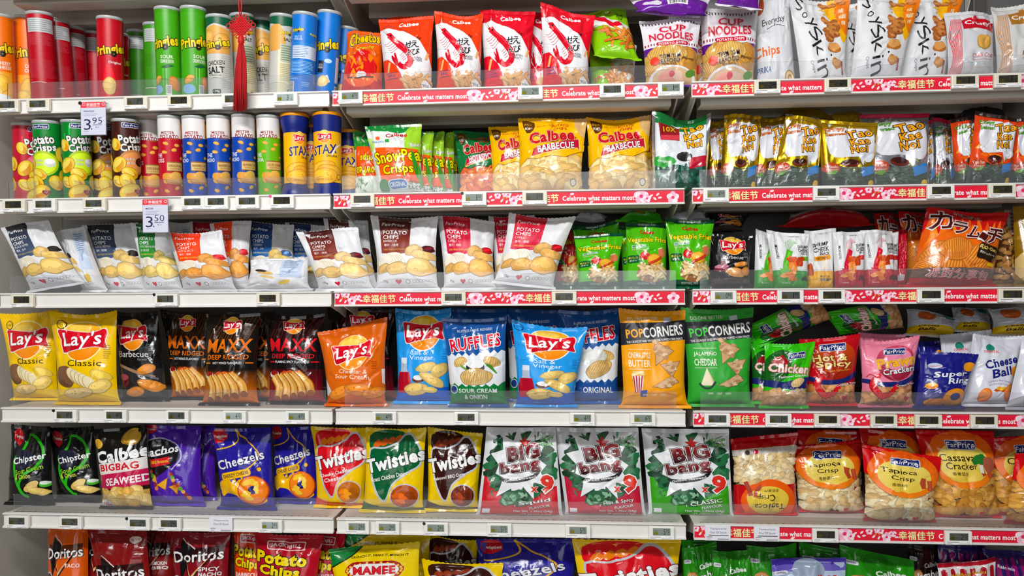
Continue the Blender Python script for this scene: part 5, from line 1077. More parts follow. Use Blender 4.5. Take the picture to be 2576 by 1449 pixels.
def f_pc(c, lab):
    def fn():
        rrect(22, 82, 76, 92, 3, 'f0e8e8', -2); rrect(23.4, 83, 74.6, 91, 2.4, 'b0142c', -2); T("JACK'nJILL", 49, 87, 44, 5.4, 'f4f0f0', b=.05, rot=-3)
        T('Potato', 44, 72, 80, 14, 'f0d81c', o=('1c140c', .07), b=.11, rot=-4); T('Chips', 42, 57, 66, 14, 'f0d81c', o=('1c140c', .07), b=.11, rot=-4); T(lab, 46, 45, 72, 5, 'f4f0ea', b=.06); pile(0, 0, 100, 36, 18, 18, ('e0a850', 'e8bc68'), 4)
    return fn
design('pc_red', 1.35, 'a81428', f_pc(0, 'CHiLLi FLAVOUR'))
design('pc_orange', 1.35, 'd8481c', f_pc(0, 'BARBECUE'))
def f_mamee():
    poly([(0, 100), (36, 100), (24, 88), (10, 80), (0, 74)], '147c3c', sm=0); line([(36, 99), (24, 88), (10, 80), (0, 74)], 1.8, '14341c', 3); T('CRUNCH IT, SHAKE IT, MUNCH IT', 56, 85, 66, 3.4, '1c1810', b=.05, arc=2)
    rrect(16, 58, 84, 80, 14, '9c141c'); 
    for k in range(24):
        a = 2 * PI * k / 24; ell(50 + 32 * math.cos(a), 69 + 9.6 * math.sin(a), 1.5, 1.5, 'e8c040', n=9)
    rrect(21, 61, 79, 77, 11, 'f0ece8'); T('MAMEE', 50, 69, 50, 10, 'c0202c', o=('3c1014', .02), b=.09); pile(0, 0, 100, 44, 20, 16, ('e0a850', 'e8bc68'), 6)
design('mamee', 1.1, 'ecd014', f_mamee)
def f_jag(tc, base, stripe=None):
    def fn():
        if stripe: rect(0, 90, 100, 100, '3c2c8c'); rect(0, 84, 100, 92, '6a5cb4')
        ell(50, 84, 22, 22, shade(base, .85)); blob(24, 58, 18, 17, 'a86c3c', 3, .06); blob(23, 60, 15, 13, 'd09c64', 4, .06)
        T('Calbee', 66, 76, 44, 6.4, 'f0f0f0' if not stripe else 'c0202c', b=.07, rot=6); T('Jagabee', 62, 62, 84, 14, tc, o=('e8e8e8' if tc == '14181c' else '14181c', .03), b=.04, rot=8); rrect(3, 80, 22, 85, 2.4, 'e4e4f0'); T('OPEN', 12, 82.5, 13, 2.2, '3c2c6c', b=.04)
        sticks(20, 8, 90, 40, 16, 7, 50, ('e8cc7c', 'dcb85c'), 3)
    return fn
JB = dict(asp=1.4, kind='snack_pouch', cat='snack pouch', pouch=True)
design('jag_green', base='2c8c1c', fn=f_jag('f0f0f0', '2c8c1c'), **JB)
design('jag_black', base='1c120e', fn=f_jag('f0f0f0', '3c1414'), **JB)
design('jag_purple', base='b8c8e0', fn=f_jag('24509c', 'b8c8e0', 1), seal='3c2c8c', **JB)
def f_stripe(c1, c2, w):
    def fn():
        for k in range(6): rrect(4 + 16.5 * k, 10, 13 + 16.5 * k, 92, 4, c2)
        if w: rect(0, 0, 100, 2, c1); T('Redefining Snacks', 50, 84, 56, 5, 'e8b028', o=('4c1014', .04), b=.04, rot=3)
        else: T('Rain min', 40, 80, 34, 4, 'e8e4f0', b=.04, rot=-8)
    return fn
design('stripe_red', 1.2, 'e4e0e0', f_stripe('a41428', 'a41428', 1), seal='a41428', **{k: v for k, v in JB.items() if k != 'asp'})
design('stripe_purple', 1.3, '2c1c5c', f_stripe('2c1c5c', '8c1c64', 0), **{k: v for k, v in JB.items() if k != 'asp'})
# ---- canisters (u 0..100 is the half turn that faces the shop)
CANK = dict(kind='chip_canister', cat='canister')
def f_pring(c, l1, l2, tail=None, orange=0):
    def fn():
        rect(-50, 96.5, 150, 100, shade(c, .95)); T('Pringles', 50, 61, 84, 15, 'f0d42c', o=('1c1410', .08), b=.09, rot=9, sh=.05)
        if l1: T(l1, 60, 46, 32, 4, 'f4f0ea', b=.03)
        if l2: T(l2, 60, 41, 34, 4, 'f4f0ea', b=.03)
        if tail == 'red': poly([(40, 44), (46, 44), (60, 26), (46, 4), (36, 6), (30, 26)], shade(c, 1.25), sm=2); chip(45, 17, 17, 22, 10, 'e8c478', seed=2)
        if tail == 'green': chip(32, 20, 14, 9, 30, 'd8a050', seed=3); ell(30, 9, 18, 11, '8cb4d8'); poly([(44, 34), (62, 38), (78, 36), (60, 33)], '1c5c34'); line([(50, 33), (50, 14)], 1, 'b8e0a8', 0); line([(58, 33), (58, 14)], 1, 'b8e0a8', 0); chip(78, 16, 14, 18, 30, 'd88840', seed=5); bars(56, 3, 70, 14, 4)
        if tail == 'orange': rect(20, 3, 80, 36, 'f0a838', 'f0c060'); chip(50, 22, 22, 20, 30, 'e8b848', seed=2); chip(34, 12, 20, 14, 10, 'f0c868', seed=3); ell(50, 3, 26, 14, 'dce4e8')
        if tail == 'blue': poly([(36, 22), (62, 28), (70, 20), (48, 14), (34, 16)], 'd8dce8'); chip(50, 20, 15, 14, 20, 'e8c890', seed=3); rect(34, 30, 50, 44, '1c2430', rot=-4); T('SALT &', 42, 39, 11, 2.4, 'e8e8f0'); T('VINEGAR', 42, 36, 13, 2.4, 'e8e8f0'); ell(62, 44, 10, 5, 'c8dcf0'); rect(84, 20, 98, 50, 'd4dce8'); vbars(84, 2, 96, 16, 3)
    return fn
def f_pback(c):
    def fn():
        rect(16, 79, 84, 95, 'bfc4c4'); fine(18, 80, 80, 94, 6, '8c9494', 2); fine(16, 64, 84, 77, 12, shade(c, 1.3) if c != 'a80c20' else 'c04c5a', 3); fine(16, 26, 90, 48, 20, shade(c, 1.28) if c != 'a80c20' else 'b84452', 4); fine(16, 20, 60, 22.5, 1, 'e8d8d8', 5)
    return fn
design('pr_orange', 2.0, 'e87818', f_pring('e87818', 'CHEESY', 'CHEESE', 'orange'), **CANK)
design('pr_red', 2.0, 'b40e22', f_pring('b40e22', 'Original', '', 'red'), **CANK)
design('pr_redback', 2.0, 'a80c20', f_pback('a80c20'), **CANK)
design('pr_green', 2.0, '4aa01c', f_pring('4aa01c', 'SOUR', 'CREAM & ONION', 'green'), **CANK)
design('pr_greenback', 2.0, '3c841c', f_pback('3c841c'), **CANK)
def f_chx():
    poly([(-50, 100), (150, 100), (150, 84), (90, 88), (50, 92), (10, 86), (-50, 88)], '14583c'); poly([(10, 84), (50, 90), (90, 84), (90, 54), (10, 54)], 'dca858', sm=0); chip(30, 74, 20, 18, 20, 'e0b468', seed=2); chip(70, 70, 22, 20, -20, 'dca450', seed=3)
    T('Pringles', 50, 65, 80, 13, 'f0d42c', o=('1c1410', .08), b=.09, rot=9); T('CHICKEN', 50, 42, 46, 6, '1c1c1c', b=.05, rot=4); T('SALT', 50, 33, 46, 9, '1c1c1c', b=.08, rot=4); rect(30, 26.5, 44, 27, '3c3c3c'); TT('FLAVOUR', 52, 26.5, 2, '3c3c3c'); rrect(40, 3, 62, 9, 3, '1c3428'); T('134g', 51, 6, 15, 3.4, 'e8f0e8', b=.03)
    fine(66, 10, 96, 52, 16, 'b4b0a4', 5)
design('pr_chicken', 2.0, 'c9c7c0', f_chx, **CANK)
def f_chxback():
    poly([(-50, 100), (150, 100), (150, 84), (90, 90), (50, 88), (10, 92), (-50, 88)], '14583c'); rect(40, 2, 96, 66, 'e0d8b4'); poly([(10, 84), (44, 90), (60, 70), (50, 60), (10, 58)], 'dca858', sm=2); T('Pringles', 66, 80, 40, 6, 'f0d42c', o=('1c1410', .06), b=.08, rot=8); T('SALT', 66, 72, 24, 4, '2c1c10', b=.05); rect(46, 44, 88, 66, 'b9c4a8'); fine(48, 45, 86, 65, 7, '6c7c5c', 3); fine(46, 20, 90, 42, 10, 'a89c70', 4); ell(72, 8, 6, 6, '1c1c1c'); ell(72, 8, 4.4, 4.4, 'e0d8b4')
design('pr_chickenback', 2.0, 'c9c7c0', f_chxback, **CANK)
design('pr_blue', 2.0, '1674c4', f_pring('1674c4', '', '', 'blue'), **CANK)
def f_blueback():
    T('Pringles', 32, 80, 32, 6, 'f0d42c', o=('1c1410', .07), b=.08, rot=8); T('SALT &', 34, 72, 20, 2.6, 'e0ecf8'); T('VINEGAR', 34, 69, 24, 2.6, 'e0ecf8'); T('Pringles', 78, 76, 26, 4, 'f0d42c', o=('1c1410', .06), b=.08); rect(18, 45, 92, 65, 'd4e0f0'); fine(20, 46, 66, 61, 7, '5c84b4', 3); fine(70, 46, 90, 61, 7, '8cb0d4', 4); rect(18, 61, 92, 65, '2c80c8'); fine(16, 26, 80, 42, 9, 'a8d0f0', 5); fine(16, 18, 40, 21, 1, 'a8d0f0', 5); vbars(8, 2, 28, 16, 3); fine(48, 10, 70, 16, 3, 'a8d0f0', 6)
design('pr_blueback', 2.0, '1674c4', f_blueback, **CANK)
def f_crisp(c, acc, fl):
    def fn():
        for k in (18, 30): rrect(k, 78 if k == 18 else 74, k + 4, 96 if k > 20 else 86, 2, shade(c, 1.5))
        rrect(33, 92, 77, 98.6, 3, 'cfd4e4'); rrect(34.4, 92.8, 75.6, 97.8, 2.4, '14205c'); T('FairPrice', 55, 95.2, 37, 3.2, 'f0f0f4', b=.03, sh=.15)
        T('Potato', 56, 78, 62, 12, 'f2f0ec', o=('1c1814', .08), b=.08, rot=7); T('Crisps', 60, 66, 62, 13, 'f2f0ec', o=('1c1814', .08), b=.08, rot=7)
        ell(60, 47, 36, 34, acc); ell(60, 47, 30, 28, shade(acc, 1.22)); T(fl[0], 44, 51, 34, 4, 'f4f0e8', o=(shade(c, .8), .05), b=.04, rot=5); T(fl[1], 48, 46, 24, 4, 'f4f0e8', o=(shade(c, .8), .05), b=.04, rot=5)
        ell(76, 48, 13, 12, fl[2]); ell(76, 50, 11, 7, shade(fl[2], 1.35))
        def dr(x, y, s, r): # curved crisp
            ell(x, y, s, s * 1.35, 'a87c14', rot=r); ell(x, y, s * .93, s * 1.27, 'e8c83c', rot=r); ell(x + s * .2, y - s * .1, s * .5, s * .95, 'd89a24', rot=r + 14); ell(x - s * .15, y + s * .1, s * .4, s * .9, 'f2dc6c', rot=r - 10)
        for q in ((18, 70, 13, 20), (24, 44, 17, -28), (22, 22, 14, 50), (50, 33, 15, 60), (44, 22, 17, 24), (50, 9, 20, -60), (88, 22, 16, 20), (-8, 50, 15, 10), (-20, 24, 17, 40), (104, 60, 16, 10), (112, 30, 17, 30)): dr(*q)
        heart(66, 9, 9, '8c1c30'); line([(63, 10), (66, 7.6), (70, 12)], 1, 'e8d8dc', 0); TT('Nett: 160g', 60, 2.6, 1.8, 'e8f0e8')
    return fn
design('fc_red', 2.05, 'b01430', f_crisp('b01430', 'e0788c', ('Original', '', 'e8d8c8')), **CANK)
design('fc_green', 2.05, '0c7c30', f_crisp('0c7c30', 'b4cc34', ('Sour Cream', '& Onion', 'd8dcd8')), **CANK)
design('fc_brown', 2.05, '3c1810', f_crisp('3c1810', 'c08450', ('Smoky', 'B.B.Q', '3c1c14')), **CANK)
def f_mister(c, n1, n2, fl):
    def fn():
        rect(-50, 75, 150, 100, 'ebe8e6'); rect(80, 76, 98, 98, 'e8a81c'); poly([(80, 98), (86, 93), (92, 98)], '5c2c14'); rect(-30, 76, -12, 98, 'e8a81c')
        T('MISTER', 40, 81.5, 36, 3.6, '8c1c2c', b=.05); T('POTATO', 44, 76.6, 52, 5, '8c1c2c', b=.07); T('Crisps', 56, 73.8, 24, 2.4, 'a8781c', b=.03, rot=5); T('POTATO', 122, 80, 52, 7, '8c1c2c', b=.07)
        T(n1, 12, 53, 22, 5, 'e8ecf4', b=.05); T(n2, 14, 46.6, 30, 5, 'e8ecf4', b=.05)
        R = random.Random(3)
        for x, y in ((34, 68), (64, 66), (30, 57), (56, 60), (80, 50), (88, 66), (30, 20), (62, 12), (80, 16), (34, 8)): chip(x, y, 8, 5, R.uniform(-40, 40), 'e0a84c', seed=int(x + y))
        rect(36, 34, 82, 44, 'd8b878'); T(fl, 59, 40, 38, 3, '7c3414', b=.03); TT('FLAVOUR', 58, 36.4, 1.9, '7c3414'); rect(36, 44, 82, 45.4, '8c5c2c'); rect(36, 33, 82, 34, '8c5c2c')
        blob(42, 26, 20, 13, 'dca048', 4, .1); blob(60, 27, 18, 12, 'e8b860', 5, .1); ell(58, 20, 26, 8, 'b88448'); ell(58, 21.5, 24, 6, 'd8a868'); blob(62, 25, 14, 8, 'e0b060', 7, .15)
        for k in range(26): poly([(-40 + 7 * k, 0), (-33 + 7 * k, 0), (-36.5 + 7 * k, 3)], '4c1c14')
        rect(104, 30, 134, 73, 'd8dce4'); fine(106, 40, 132, 72, 14, '8c94a8', 3); rect(104, 14, 134, 38, 'd8a82c'); bars(106, 5, 132, 13, 4)
    return fn
design('mp_red', 2.3, 'b4142c', f_mister('b4142c', 'THE', 'BOSS', 'ORIGINAL'), **CANK)
design('mp_blue', 2.3, '1446a0', f_mister('1446a0', 'THE', 'MACHO', 'BARBECUE'), **CANK)
design('mp_lime', 2.3, '6cb41c', f_mister('6cb41c', 'THE', 'DIVA', 'SOUR CREAM'), **CANK)
def f_stax(back=False):
    def fn():
        rect(-50, 15, 150, 79, 'f0b418', 'f2c428')
        if back: rect(88, 32, 100, 74, 'e8e4dc'); vbars(88, 32, 100, 74, 3)
        lays(44, 72, 34); T('STAX', 44, 56, 60, 12, '16206c', o=('f4f0e0', .02), b=.05, rot=6, sh=.1); line([(60, 48), (70, 58), (86, 64)], 3.4, 'f4f0f0', 0); TT('ORIGINAL', 62, 48, 2.6, '2c2414', b=.02)
        for p in ((36, 32, 34, 9, 12), (54, 26, 36, 10, -6), (40, 23, 36, 9, 6)): chip(p[0], p[1], p[2], p[3] * 2, p[4], 'eab444', seed=int(p[0]), rim='c88c24')
        ell(78, 22, 6, 6, '6c4c14'); ell(78, 22, 4.6, 4.6, 'f0bc20'); TT('NET WT. 5 1/2 OZ', 44, 18.4, 1.9, '4c3c14')
    return fn
design('stax', 1.75, '16246c', f_stax(), **CANK)
design('stax_side', 1.75, '16246c', f_stax(True), **CANK)
# ------------------------------------------------------------------ first shelf from the top
can('pr_orange', 1, .055, 1, 20, -5, 115, 'orange canister at the far left edge, cut off by the picture', yaw=-6)
can('pr_orange', 1, .115, 1, 215, 195, 128, 'orange canister half hidden behind the tall red canister turned backwards', yaw=-4)
can('pr_redback', 1, .05, 1, 327, 283, 100, 'tallest dark red canister turned backwards, foremost of the leaning red ones')
can('pr_redback', 1, .108, 1, 462, 405, 158, 'dark red canister turned backwards, second in the leaning red row')
can('pr_redback', 1, .172, 1, 555, 518, 205, 'dark red canister turned backwards with pink sticker, third in the leaning red row', yaw=8)
can('pr_redback', 1, .24, 1, 705, 690, 240, 'dark red canister turned backwards, rearmost, half hidden by the red canister facing front')
can('pr_red', 1, .055, 1, 806, 790, 133, 'red canister facing front with yellow lettering and one large crisp')
can('pr_red', 1, .15, 1, 850, 835, 245, 'red canister in shade directly behind the front facing red one', yaw=10)
can('pr_greenback', 1, .20, 1, 1010, 1000, 228, 'short looking dark green canister turned backwards, left of its pair')
can('pr_greenback', 1, .135, 1, 1135, 1120, 178, 'dark green canister turned backwards touching the bright green front ones')
can('pr_green', 1, .05, 1, 1227, 1203, 66, 'bright green canister, left one of the front pair, turned to its right', yaw=-28)
can('pr_green', 1, .05, 1, 1404, 1390, 62, 'bright green canister, right one of the front pair, beside the grey chicken salt row', yaw=8)
can('pr_chicken', 1, .05, 1, 1594, 1574, 122, 'grey and green canister left of the hanging red tassel', yaw=-22)
can('pr_chickenback', 1, .055, 1, 1770, 1742, 112, 'grey and green canister directly behind the hanging red tassel', yaw=-8)
can('pr_chicken', 1, .125, 1, 1905, 1888, 146, 'grey and green canister set back between the tassel and the cream sided one', yaw=-26)
can('pr_chickenback', 1, .055, 1, 2023, 2035, 117, 'grey and green canister with a cream text panel, next to the blue ones', yaw=0)
can('pr_blueback', 1, .05, 1, 2172, 2198, 104, 'blue canister showing its white nutrition table')
can('pr_blue', 1, .05, 1, 2338, 2376, 92, 'blue canister facing front, right one of the blue pair', yaw=-16)
can('pr_blue', 1, .14, 1, 2450, 2500, 206, 'blue canister in shade behind the small orange and red bag', yaw=-10)

bag('cheetos', 1, .062, 2, (162, 235), (400, 235), 92, 425, 'small orange and red bag with black and yellow arched lettering', T=.036, lean=.04, dip=-.03)
bag('ebi_bbq', 1, .125, 2, (440, 125), (745, 62), 450, 740, 'orange bag mostly hidden behind the leftmost orange and white prawn bag', T=.022)
bag('ebi_bbq', 1, .058, 2, (375, 132), (778, 113), 418, 775, 'orange and white prawn cracker bag, left of two, beside the small orange bag', T=.034)
bag('ebi_bbq', 1, .058, 2, (783, 86), (1132, 92), 790, 1128, 'orange and white prawn cracker bag, right of two, beside the red ones', T=.034, dip=.03)
bag('ebi_red', 1, .058, 2, (1108, 66), (1508, 68), 1130, 1482, 'red and white prawn cracker bag standing straight, next to the orange ones', T=.034)
bag('ebi_red', 1, .125, 2, (1400, 80), (1690, 18), 1430, 1660, 'red and white prawn bag peeping out between the two front red ones', T=.022)
bag('ebi_red', 1, .058, 2, (1545, 22), (1938, 108), 1548, 1897, 'red and white prawn cracker bag tilted to its right with high left corner', T=.034)
bag('ebi_spicy_low', 1, .16, 2, (1890, 330), (2235, 330), 1895, 2232, 'lower green and white bag carrying the slumped green prawn bag', T=.03, lean=.02)
bag('ebi_spicy', 1, .058, 2, (1800, 45), (2155, 33), (1930, 405), (2262, 432), 'lime green prawn bag slumped high over another green one', T=.025, lean=.075)
bag('cup_back', 1, .05, 0, (1578, -38), (1790, -45), (1604, 30), (1780, 40), 'purple bag lying crosswise on top showing its barcode', T=.03, lean=.06)
bag('cup', 1, .058, 0, (1608, 48), (1764, 44), 1622, 1756, 'white and purple noodle chips bag at the right end of the middle bay', T=.032)
bag('cup', 1, .13, 3, (150, 165), (400, 150), 190, 430, 'white and purple noodle chips bag wedged behind the two front ones', T=.02)
bag('cup_top', 1, .05, 0, (1790, -50), (1925, -50), (1800, 12), (1912, 26), 'purple and white bag lying on top with a small red badge', T=.03, lean=.05)
bag('cup', 1, .058, 3, (238, 60), (668, 40), 250, 640, 'white and purple noodle chips bag at the left end of the right bay', T=.034)
bag('everyday', 1, .105, 3, (650, -70), (880, -70), 640, 948, 'plain pale grey bag with black handwriting and orange letters', T=.032)
bag('soyskin', 1, .15, 3, (1230, 20), (1480, 20), 1250, 1500, 'white and orange pouch in shade behind the front brush lettered pouches', T=.02, lean=.02)
bag('soyskin', 1, .088, 3, (868, -14), (1318, -14), 960, 1312, 'white and orange pouch, leftmost of the three with black brush letters', T=.028)
bag('soyskin', 1, .05, 3, (1372, -18), (1842, -18), 1312, 1690, 'white and orange pouch, middle of the three with black brush letters', T=.026)
bag('soyskin', 1, .095, 3, (1690, -14), (2142, -14), 1668, 2012, 'white and orange pouch, rightmost of the three, beside the popcorn bags', T=.026)
bag('crusty_red', 1, .056, 3, (2012, 78), (2368, 92), 2012, 2366, 'pale grey popcorn bag with a red banner', T=.032)
bag('crusty_brown', 1, .056, 3, (2348, 36), (2710, 28), 2368, 2720, 'pale grey popcorn bag with a brown banner at the right edge', T=.032)

# ------------------------------------------------------------------ second shelf
RC = .0383
can('fc_red', 2, .10, 4, 207, 185, 206, 'crimson crisps canister next to the beige end panel', r=.037, yaw=38)
can('fc_green', 2, .052, 4, 363, 339, 190, 'green crisps canister turned away, left of the pair of green ones', r=RC, yaw=-42)
can('fc_green', 2, .052, 4, 566, 543, 184, 'green crisps canister facing front behind the hanging price card', r=RC, yaw=6)
can('fc_brown', 2, .11, 4, 745, 735, 190, 'dark brown crisps canister half covered by the hanging price card', r=RC, yaw=24)
can('fc_brown', 2, .052, 4, 918, 902, 178, 'dark brown crisps canister standing free in front', r=RC, yaw=14)
can('mp_red', 2, .09, 4, 1094, 1073, 168, 'red and white canister, left and rear one of the red pair', r=.0328, yaw=0)
can('mp_red', 2, .05, 4, 1240, 1219, 152, 'red and white canister, right one of the red pair', r=.0328, yaw=6)
can('mp_blue', 2, .05, 4, 1412, 1394, 154, 'blue and white canister, first of three', r=.0328, yaw=6)
can('mp_blue', 2, .055, 4, 1584, 1571, 152, 'blue and white canister, second of three', r=.0328, yaw=16)
can('mp_blue', 2, .05, 4, 1762, 1752, 144, 'blue and white canister, third of three, beside the lime one', r=.0328, yaw=14)
can('mp_lime', 2, .052, 4, 1947, 1930, 150, 'lime green and white canister', r=.0328, yaw=10)
PS = [(0, 1.16), (4, 1.14), (8, 1.06), (12, .95), (16, .91), (24, .90), (70, .90), (79, .91), (83, .97), (88, 1.06), (93, 1.12), (100, 1.12)]
PF = [(0, 1.08), (8, 1.06), (14.5, 1.04), (16, 1.02), (78, 1.02), (80, 1.04), (100, 1.08)]
can('stax_side', 2, .05, 4, 2132, 2121, 142, 'yellow and navy canister with orange lid and waisted ends', r=.036, yaw=34, prof=PS, lid=M_ORLID, lean=.004)
can('stax', 2, .05, 4, 2362, 2355, 136, 'yellow and navy canister with orange lid facing straight front', r=.0385, yaw=-2, prof=PF, lid=M_ORLID, lean=.004)
can('stax', 2, .14, 4, 2240, 2240, 226, 'yellow and navy canister in shade between the two front ones', r=.036, yaw=10, prof=PF, lid=M_ORLID, lean=.004)
can('stax', 2, .17, 4, 2520, 2512, 262, 'yellow and navy canister far back beside the snow pea bags', r=.036, yaw=-2, prof=PF, lid=M_ORLID, lean=.004)

bag('snowpea_up', 2, .11, 5, (85, 262), (300, 248), 90, 305, 'upside down snow pea bag at the left end', T=.025)
for k, (a, b, c, e, dd) in enumerate(((560, 800, 300, 268, .235), (590, 818, 520, 812, .19), (470, 750, 430, 740, .145), (420, 655, 330, 660, .10))):
    if k == 0: bag('snowpea', 2, .235, 5, (620, 300), (842, 296), 620, 842, 'white and green snow pea bag at the very back of the row', T=.016, lean=.01)
    else: bag('snowpea', 2, dd, 5, (c, 268 - 4 * k), (e, 266 - 4 * k), a, b, ['', 'snow pea bag showing a sliver of its right edge, third behind the front one', 'snow pea bag showing a sliver of its right edge, second behind the front one', 'snow pea bag showing a sliver of its right edge, just behind the front one'][k], T=.018, lean=.015)
bag('snowpea', 2, .054, 5, (160, 216), (572, 196), 252, 596, 'white green and orange snow pea bag at the front', T=.034, lean=.02, dip=.02)
bag('cal_hot', 2, .11, 5, (805, 258), (1150, 250), 850, 1150, 'dark green bag with red lettering left of the yellow ones', T=.028)
bag('cal_bbq', 2, .10, 5, (1050, 214), (1420, 225), 1085, 1430, 'yellow bag half hidden, leftmost of the yellow ones', T=.03)
bag('cal_bbq', 2, .05, 5, (1268, 133), (1768, 156), 1258, 1738, 'large yellow bag in front with upright left corner', T=.04, dip=.02)
bag('cal_bbq', 2, .125, 5, (1960, 150), (2240, 200), 1980, 2254, 'yellow bag behind the rightmost yellow one, only its edge visible', T=.022)
bag('cal_bbq', 2, .07, 5, (1756, 152), (2222, 92), 1768, 2228, 'large yellow bag tilted upward at right, beside the green seaweed pouch', T=.04, dip=.02)
bag('tkn_gold', 2, .12, 6, (296, 170), (450, 150), 306, 460, 'gold seaweed pouch in shade between the green and the gold ones', T=.016)
bag('tkn_green', 2, .05, 0, (1637, 275), (1788, 284), 1641, 1779, 'green topped silver seaweed pouch at the right end of the middle bay', T=.02, dip=.05, wv=.012)
bag('gold_side', 2, .17, 6, (790, 36), (1240, 30), (850, 130), (1120, 165), 'crumpled gold pouch lying on top of the standing gold ones', T=.03, lean=.05, rough=2.2)
bag('gold_side', 2, .20, 6, (1180, 56), (1430, 60), (1110, 190), (1540, 195), 'dull gold pouch lying behind the red topped seaweed pouch', T=.03, lean=.05, rough=2.0)
bag('tkn_gold', 2, .075, 6, (420, 110), (690, 96), 378, 640, 'gold seaweed pouch, first of four from the left', T=.022, rough=1.8)
bag('tkn_gold', 2, .105, 6, (665, 112), (900, 150), 610, 850, 'gold seaweed pouch, second of four from the left', T=.02, rough=1.8)
bag('tkn_gold', 2, .05, 6, (868, 140), (1125, 175), 737, 1095, 'gold seaweed pouch, third of four from the left', T=.022, rough=1.8)
bag('tkn_red', 2, .10, 6, (1395, 120), (1902, 62), 1452, 1884, 'large pouch with pink red top and chillies behind the last gold one', T=.022)
bag('tkn_gold', 2, .05, 6, (1090, 160), (1530, 190), 1116, 1494, 'gold seaweed pouch with folded top, fourth of four, tilted', T=.022, rough=1.8, dip=.04)
bag('tkn_red', 2, .15, 6, (1790, 180), (1925, 168), 1810, 1925, 'narrow slice of a red seaweed pouch beside the large red topped one', T=.014)
bag('tkn_red', 2, .15, 6, (1912, 160), (2066, 170), 1922, 2066, 'red seaweed pouch squeezed before the orange ones', T=.018)
bag('orange_side', 2, .22, 6, (1880, 10), (2110, 20), (1890, 190), (2070, 195), 'orange pouch lying on its side with a barcode', T=.03, lean=.03)
bag('black_side', 2, .20, 6, (2080, 30), (2420, 25), (2110, 165), (2450, 160), 'black and orange pouch lying on top of the orange ones', T=.03, lean=.03)
bag('tkn_orange', 2, .09, 6, (2052, 165), (2262, 128), 2080, 2250, 'orange seaweed pouch in shade, first of three', T=.02, rough=1.8)
bag('tkn_orange', 2, .05, 6, (2238, 100), (2532, 168), 2150, 2455, 'orange seaweed pouch with flames, second of three', T=.022, rough=1.8)
bag('tkn_orange', 2, .06, 6, (2490, 170), (2720, 150), 2478, 2720, 'orange seaweed pouch cut off at the right edge, third of three', T=.02, rough=1.8)

# ------------------------------------------------------------------ third shelf
bag('fp_black', 3, .05, 7, (-10, 205), (330, 100), (215, 672), (612, 596), 'white bag with black panel leaning left against the end panel', T=.036, rough=1.3)
bag('fp_back', 3, .075, 7, (392, 240), (592, 190), (596, 668), (778, 655), 'white bag standing narrow side on, showing its pale blue back', T=.034, rough=1.4)
bag('fp_black', 3, .12, 7, (580, 186), (988, 166), 752, 1060, 'white bag with black panel standing in the second rank', T=.03)
bag('fp_back', 3, .20, 7, (1180, 150), (1392, 138), 1190, 1420, 'plain white bag corner behind the hanging price card', T=.02)
bag('fp_chili', 3, .20, 7, (1370, 165), (1650, 160), 1390, 1650, 'white bag with red panel far back behind the orange one', T=.02)
bag('fp_green', 3, .085, 7, (945, 172), (1225, 190), 1032, 1322, 'white bag with green panel beneath the hanging price card', T=.03)
bag('fp_orange', 3, .12, 7, (1500, 172), (1805, 152), 1560, 1800, 'white bag with garlic print behind the orange panel bag', T=.026)
bag('fp_orange', 3, .05, 7, (1185, 240), (1602, 224), 1312, 1705, 'white bag with bright orange panel in front', T=.036, dip=.03)
bag('fp_blue', 3, .175, 7, (1757, 120), (2110, 178), 1800, 2130, 'white bag with dark blue panel, left one of two', T=.028)
bag('fp_blue', 3, .20, 7, (2050, 168), (2370, 190), 2110, 2390, 'white bag with dark blue panel, right one of two', T=.024)
bag('fp_back', 3, .062, 7, (1810, 440), (2215, 410), 1752, 2250, 'white bag slumped on its bottom in front of the blue ones', T=.036, lean=.02, rough=2.2)
bag('fp_brown', 3, .12, 8, (32, 108), (352, 150), 92, 440, 'white bag with dark brown panel standing in the second rank', T=.026)
bag('fp_brown', 3, .05, 0, (741, 580), (901, 571), (800, 727), (942, 726), 'white bag with brown panel tilted left across the gap of the bays', T=.034, rough=1.3)
bag('fp_brown', 3, .052, 8, (380, 95), (868, 130), 412, 872, 'white bag with dark brown panel upright in front in the middle bay', T=.038, dip=.02)
bag('fp_chili', 3, .08, 8, (850, 104), (1270, 156), 900, 1285, 'white bag with crimson panel, leftmost of three', T=.034)
bag('fp_chili', 3, .125, 8, (1224, 108), (1560, 112), 1270, 1590, 'white bag with crimson panel, partly hidden between its two neighbours', T=.028)
bag('fp_chili', 3, .05, 8, (1378, 28), (1858, 126), (1262, 592), (1700, 640), 'white bag with crimson panel tilted and raised highest, rightmost of three', T=.036, dip=.04)
bag('veg_red', 3, .14, 8, (1690, 190), (1900, 184), 1700, 1900, 'red vegetable bag in shade behind the green ones', T=.022)
bag('veg_green', 3, .135, 8, (1830, 198), (2165, 148), 1870, 2170, 'green vegetable bag standing behind the leftmost front green one', T=.026)
bag('grey_back', 3, .19, 8, (1900, 58), (2085, 70), (1830, 150), (2070, 160), 'grey backed bag lying on top above the green bags, left one', T=.022, lean=.04)
bag('veg_side', 3, .15, 8, (2230, 44), (2455, 50), (2150, 160), (2500, 175), 'green bag lying upside down on top of the standing green ones', T=.03, lean=.03)
bag('grey_back', 3, .17, 9, (90, 48), (282, 50), (12, 150), (300, 150), 'grey backed bag lying on top above the green bags, right one', T=.022, lean=.04)
bag('veg_green', 3, .05, 8, (1843, 262), (2202, 242), 1868, 2168, 'green vegetable bag, shortest and leftmost of the front three', T=.034)
bag('veg_green', 3, .115, 8, (2160, 186), (2440, 196), 2190, 2440, 'green vegetable bag mostly hidden between two front ones', T=.024)
bag('veg_green', 3, .055, 8, (2218, 164), (2512, 180), 2198, 2526, 'green vegetable bag, middle one of the front three', T=.032)
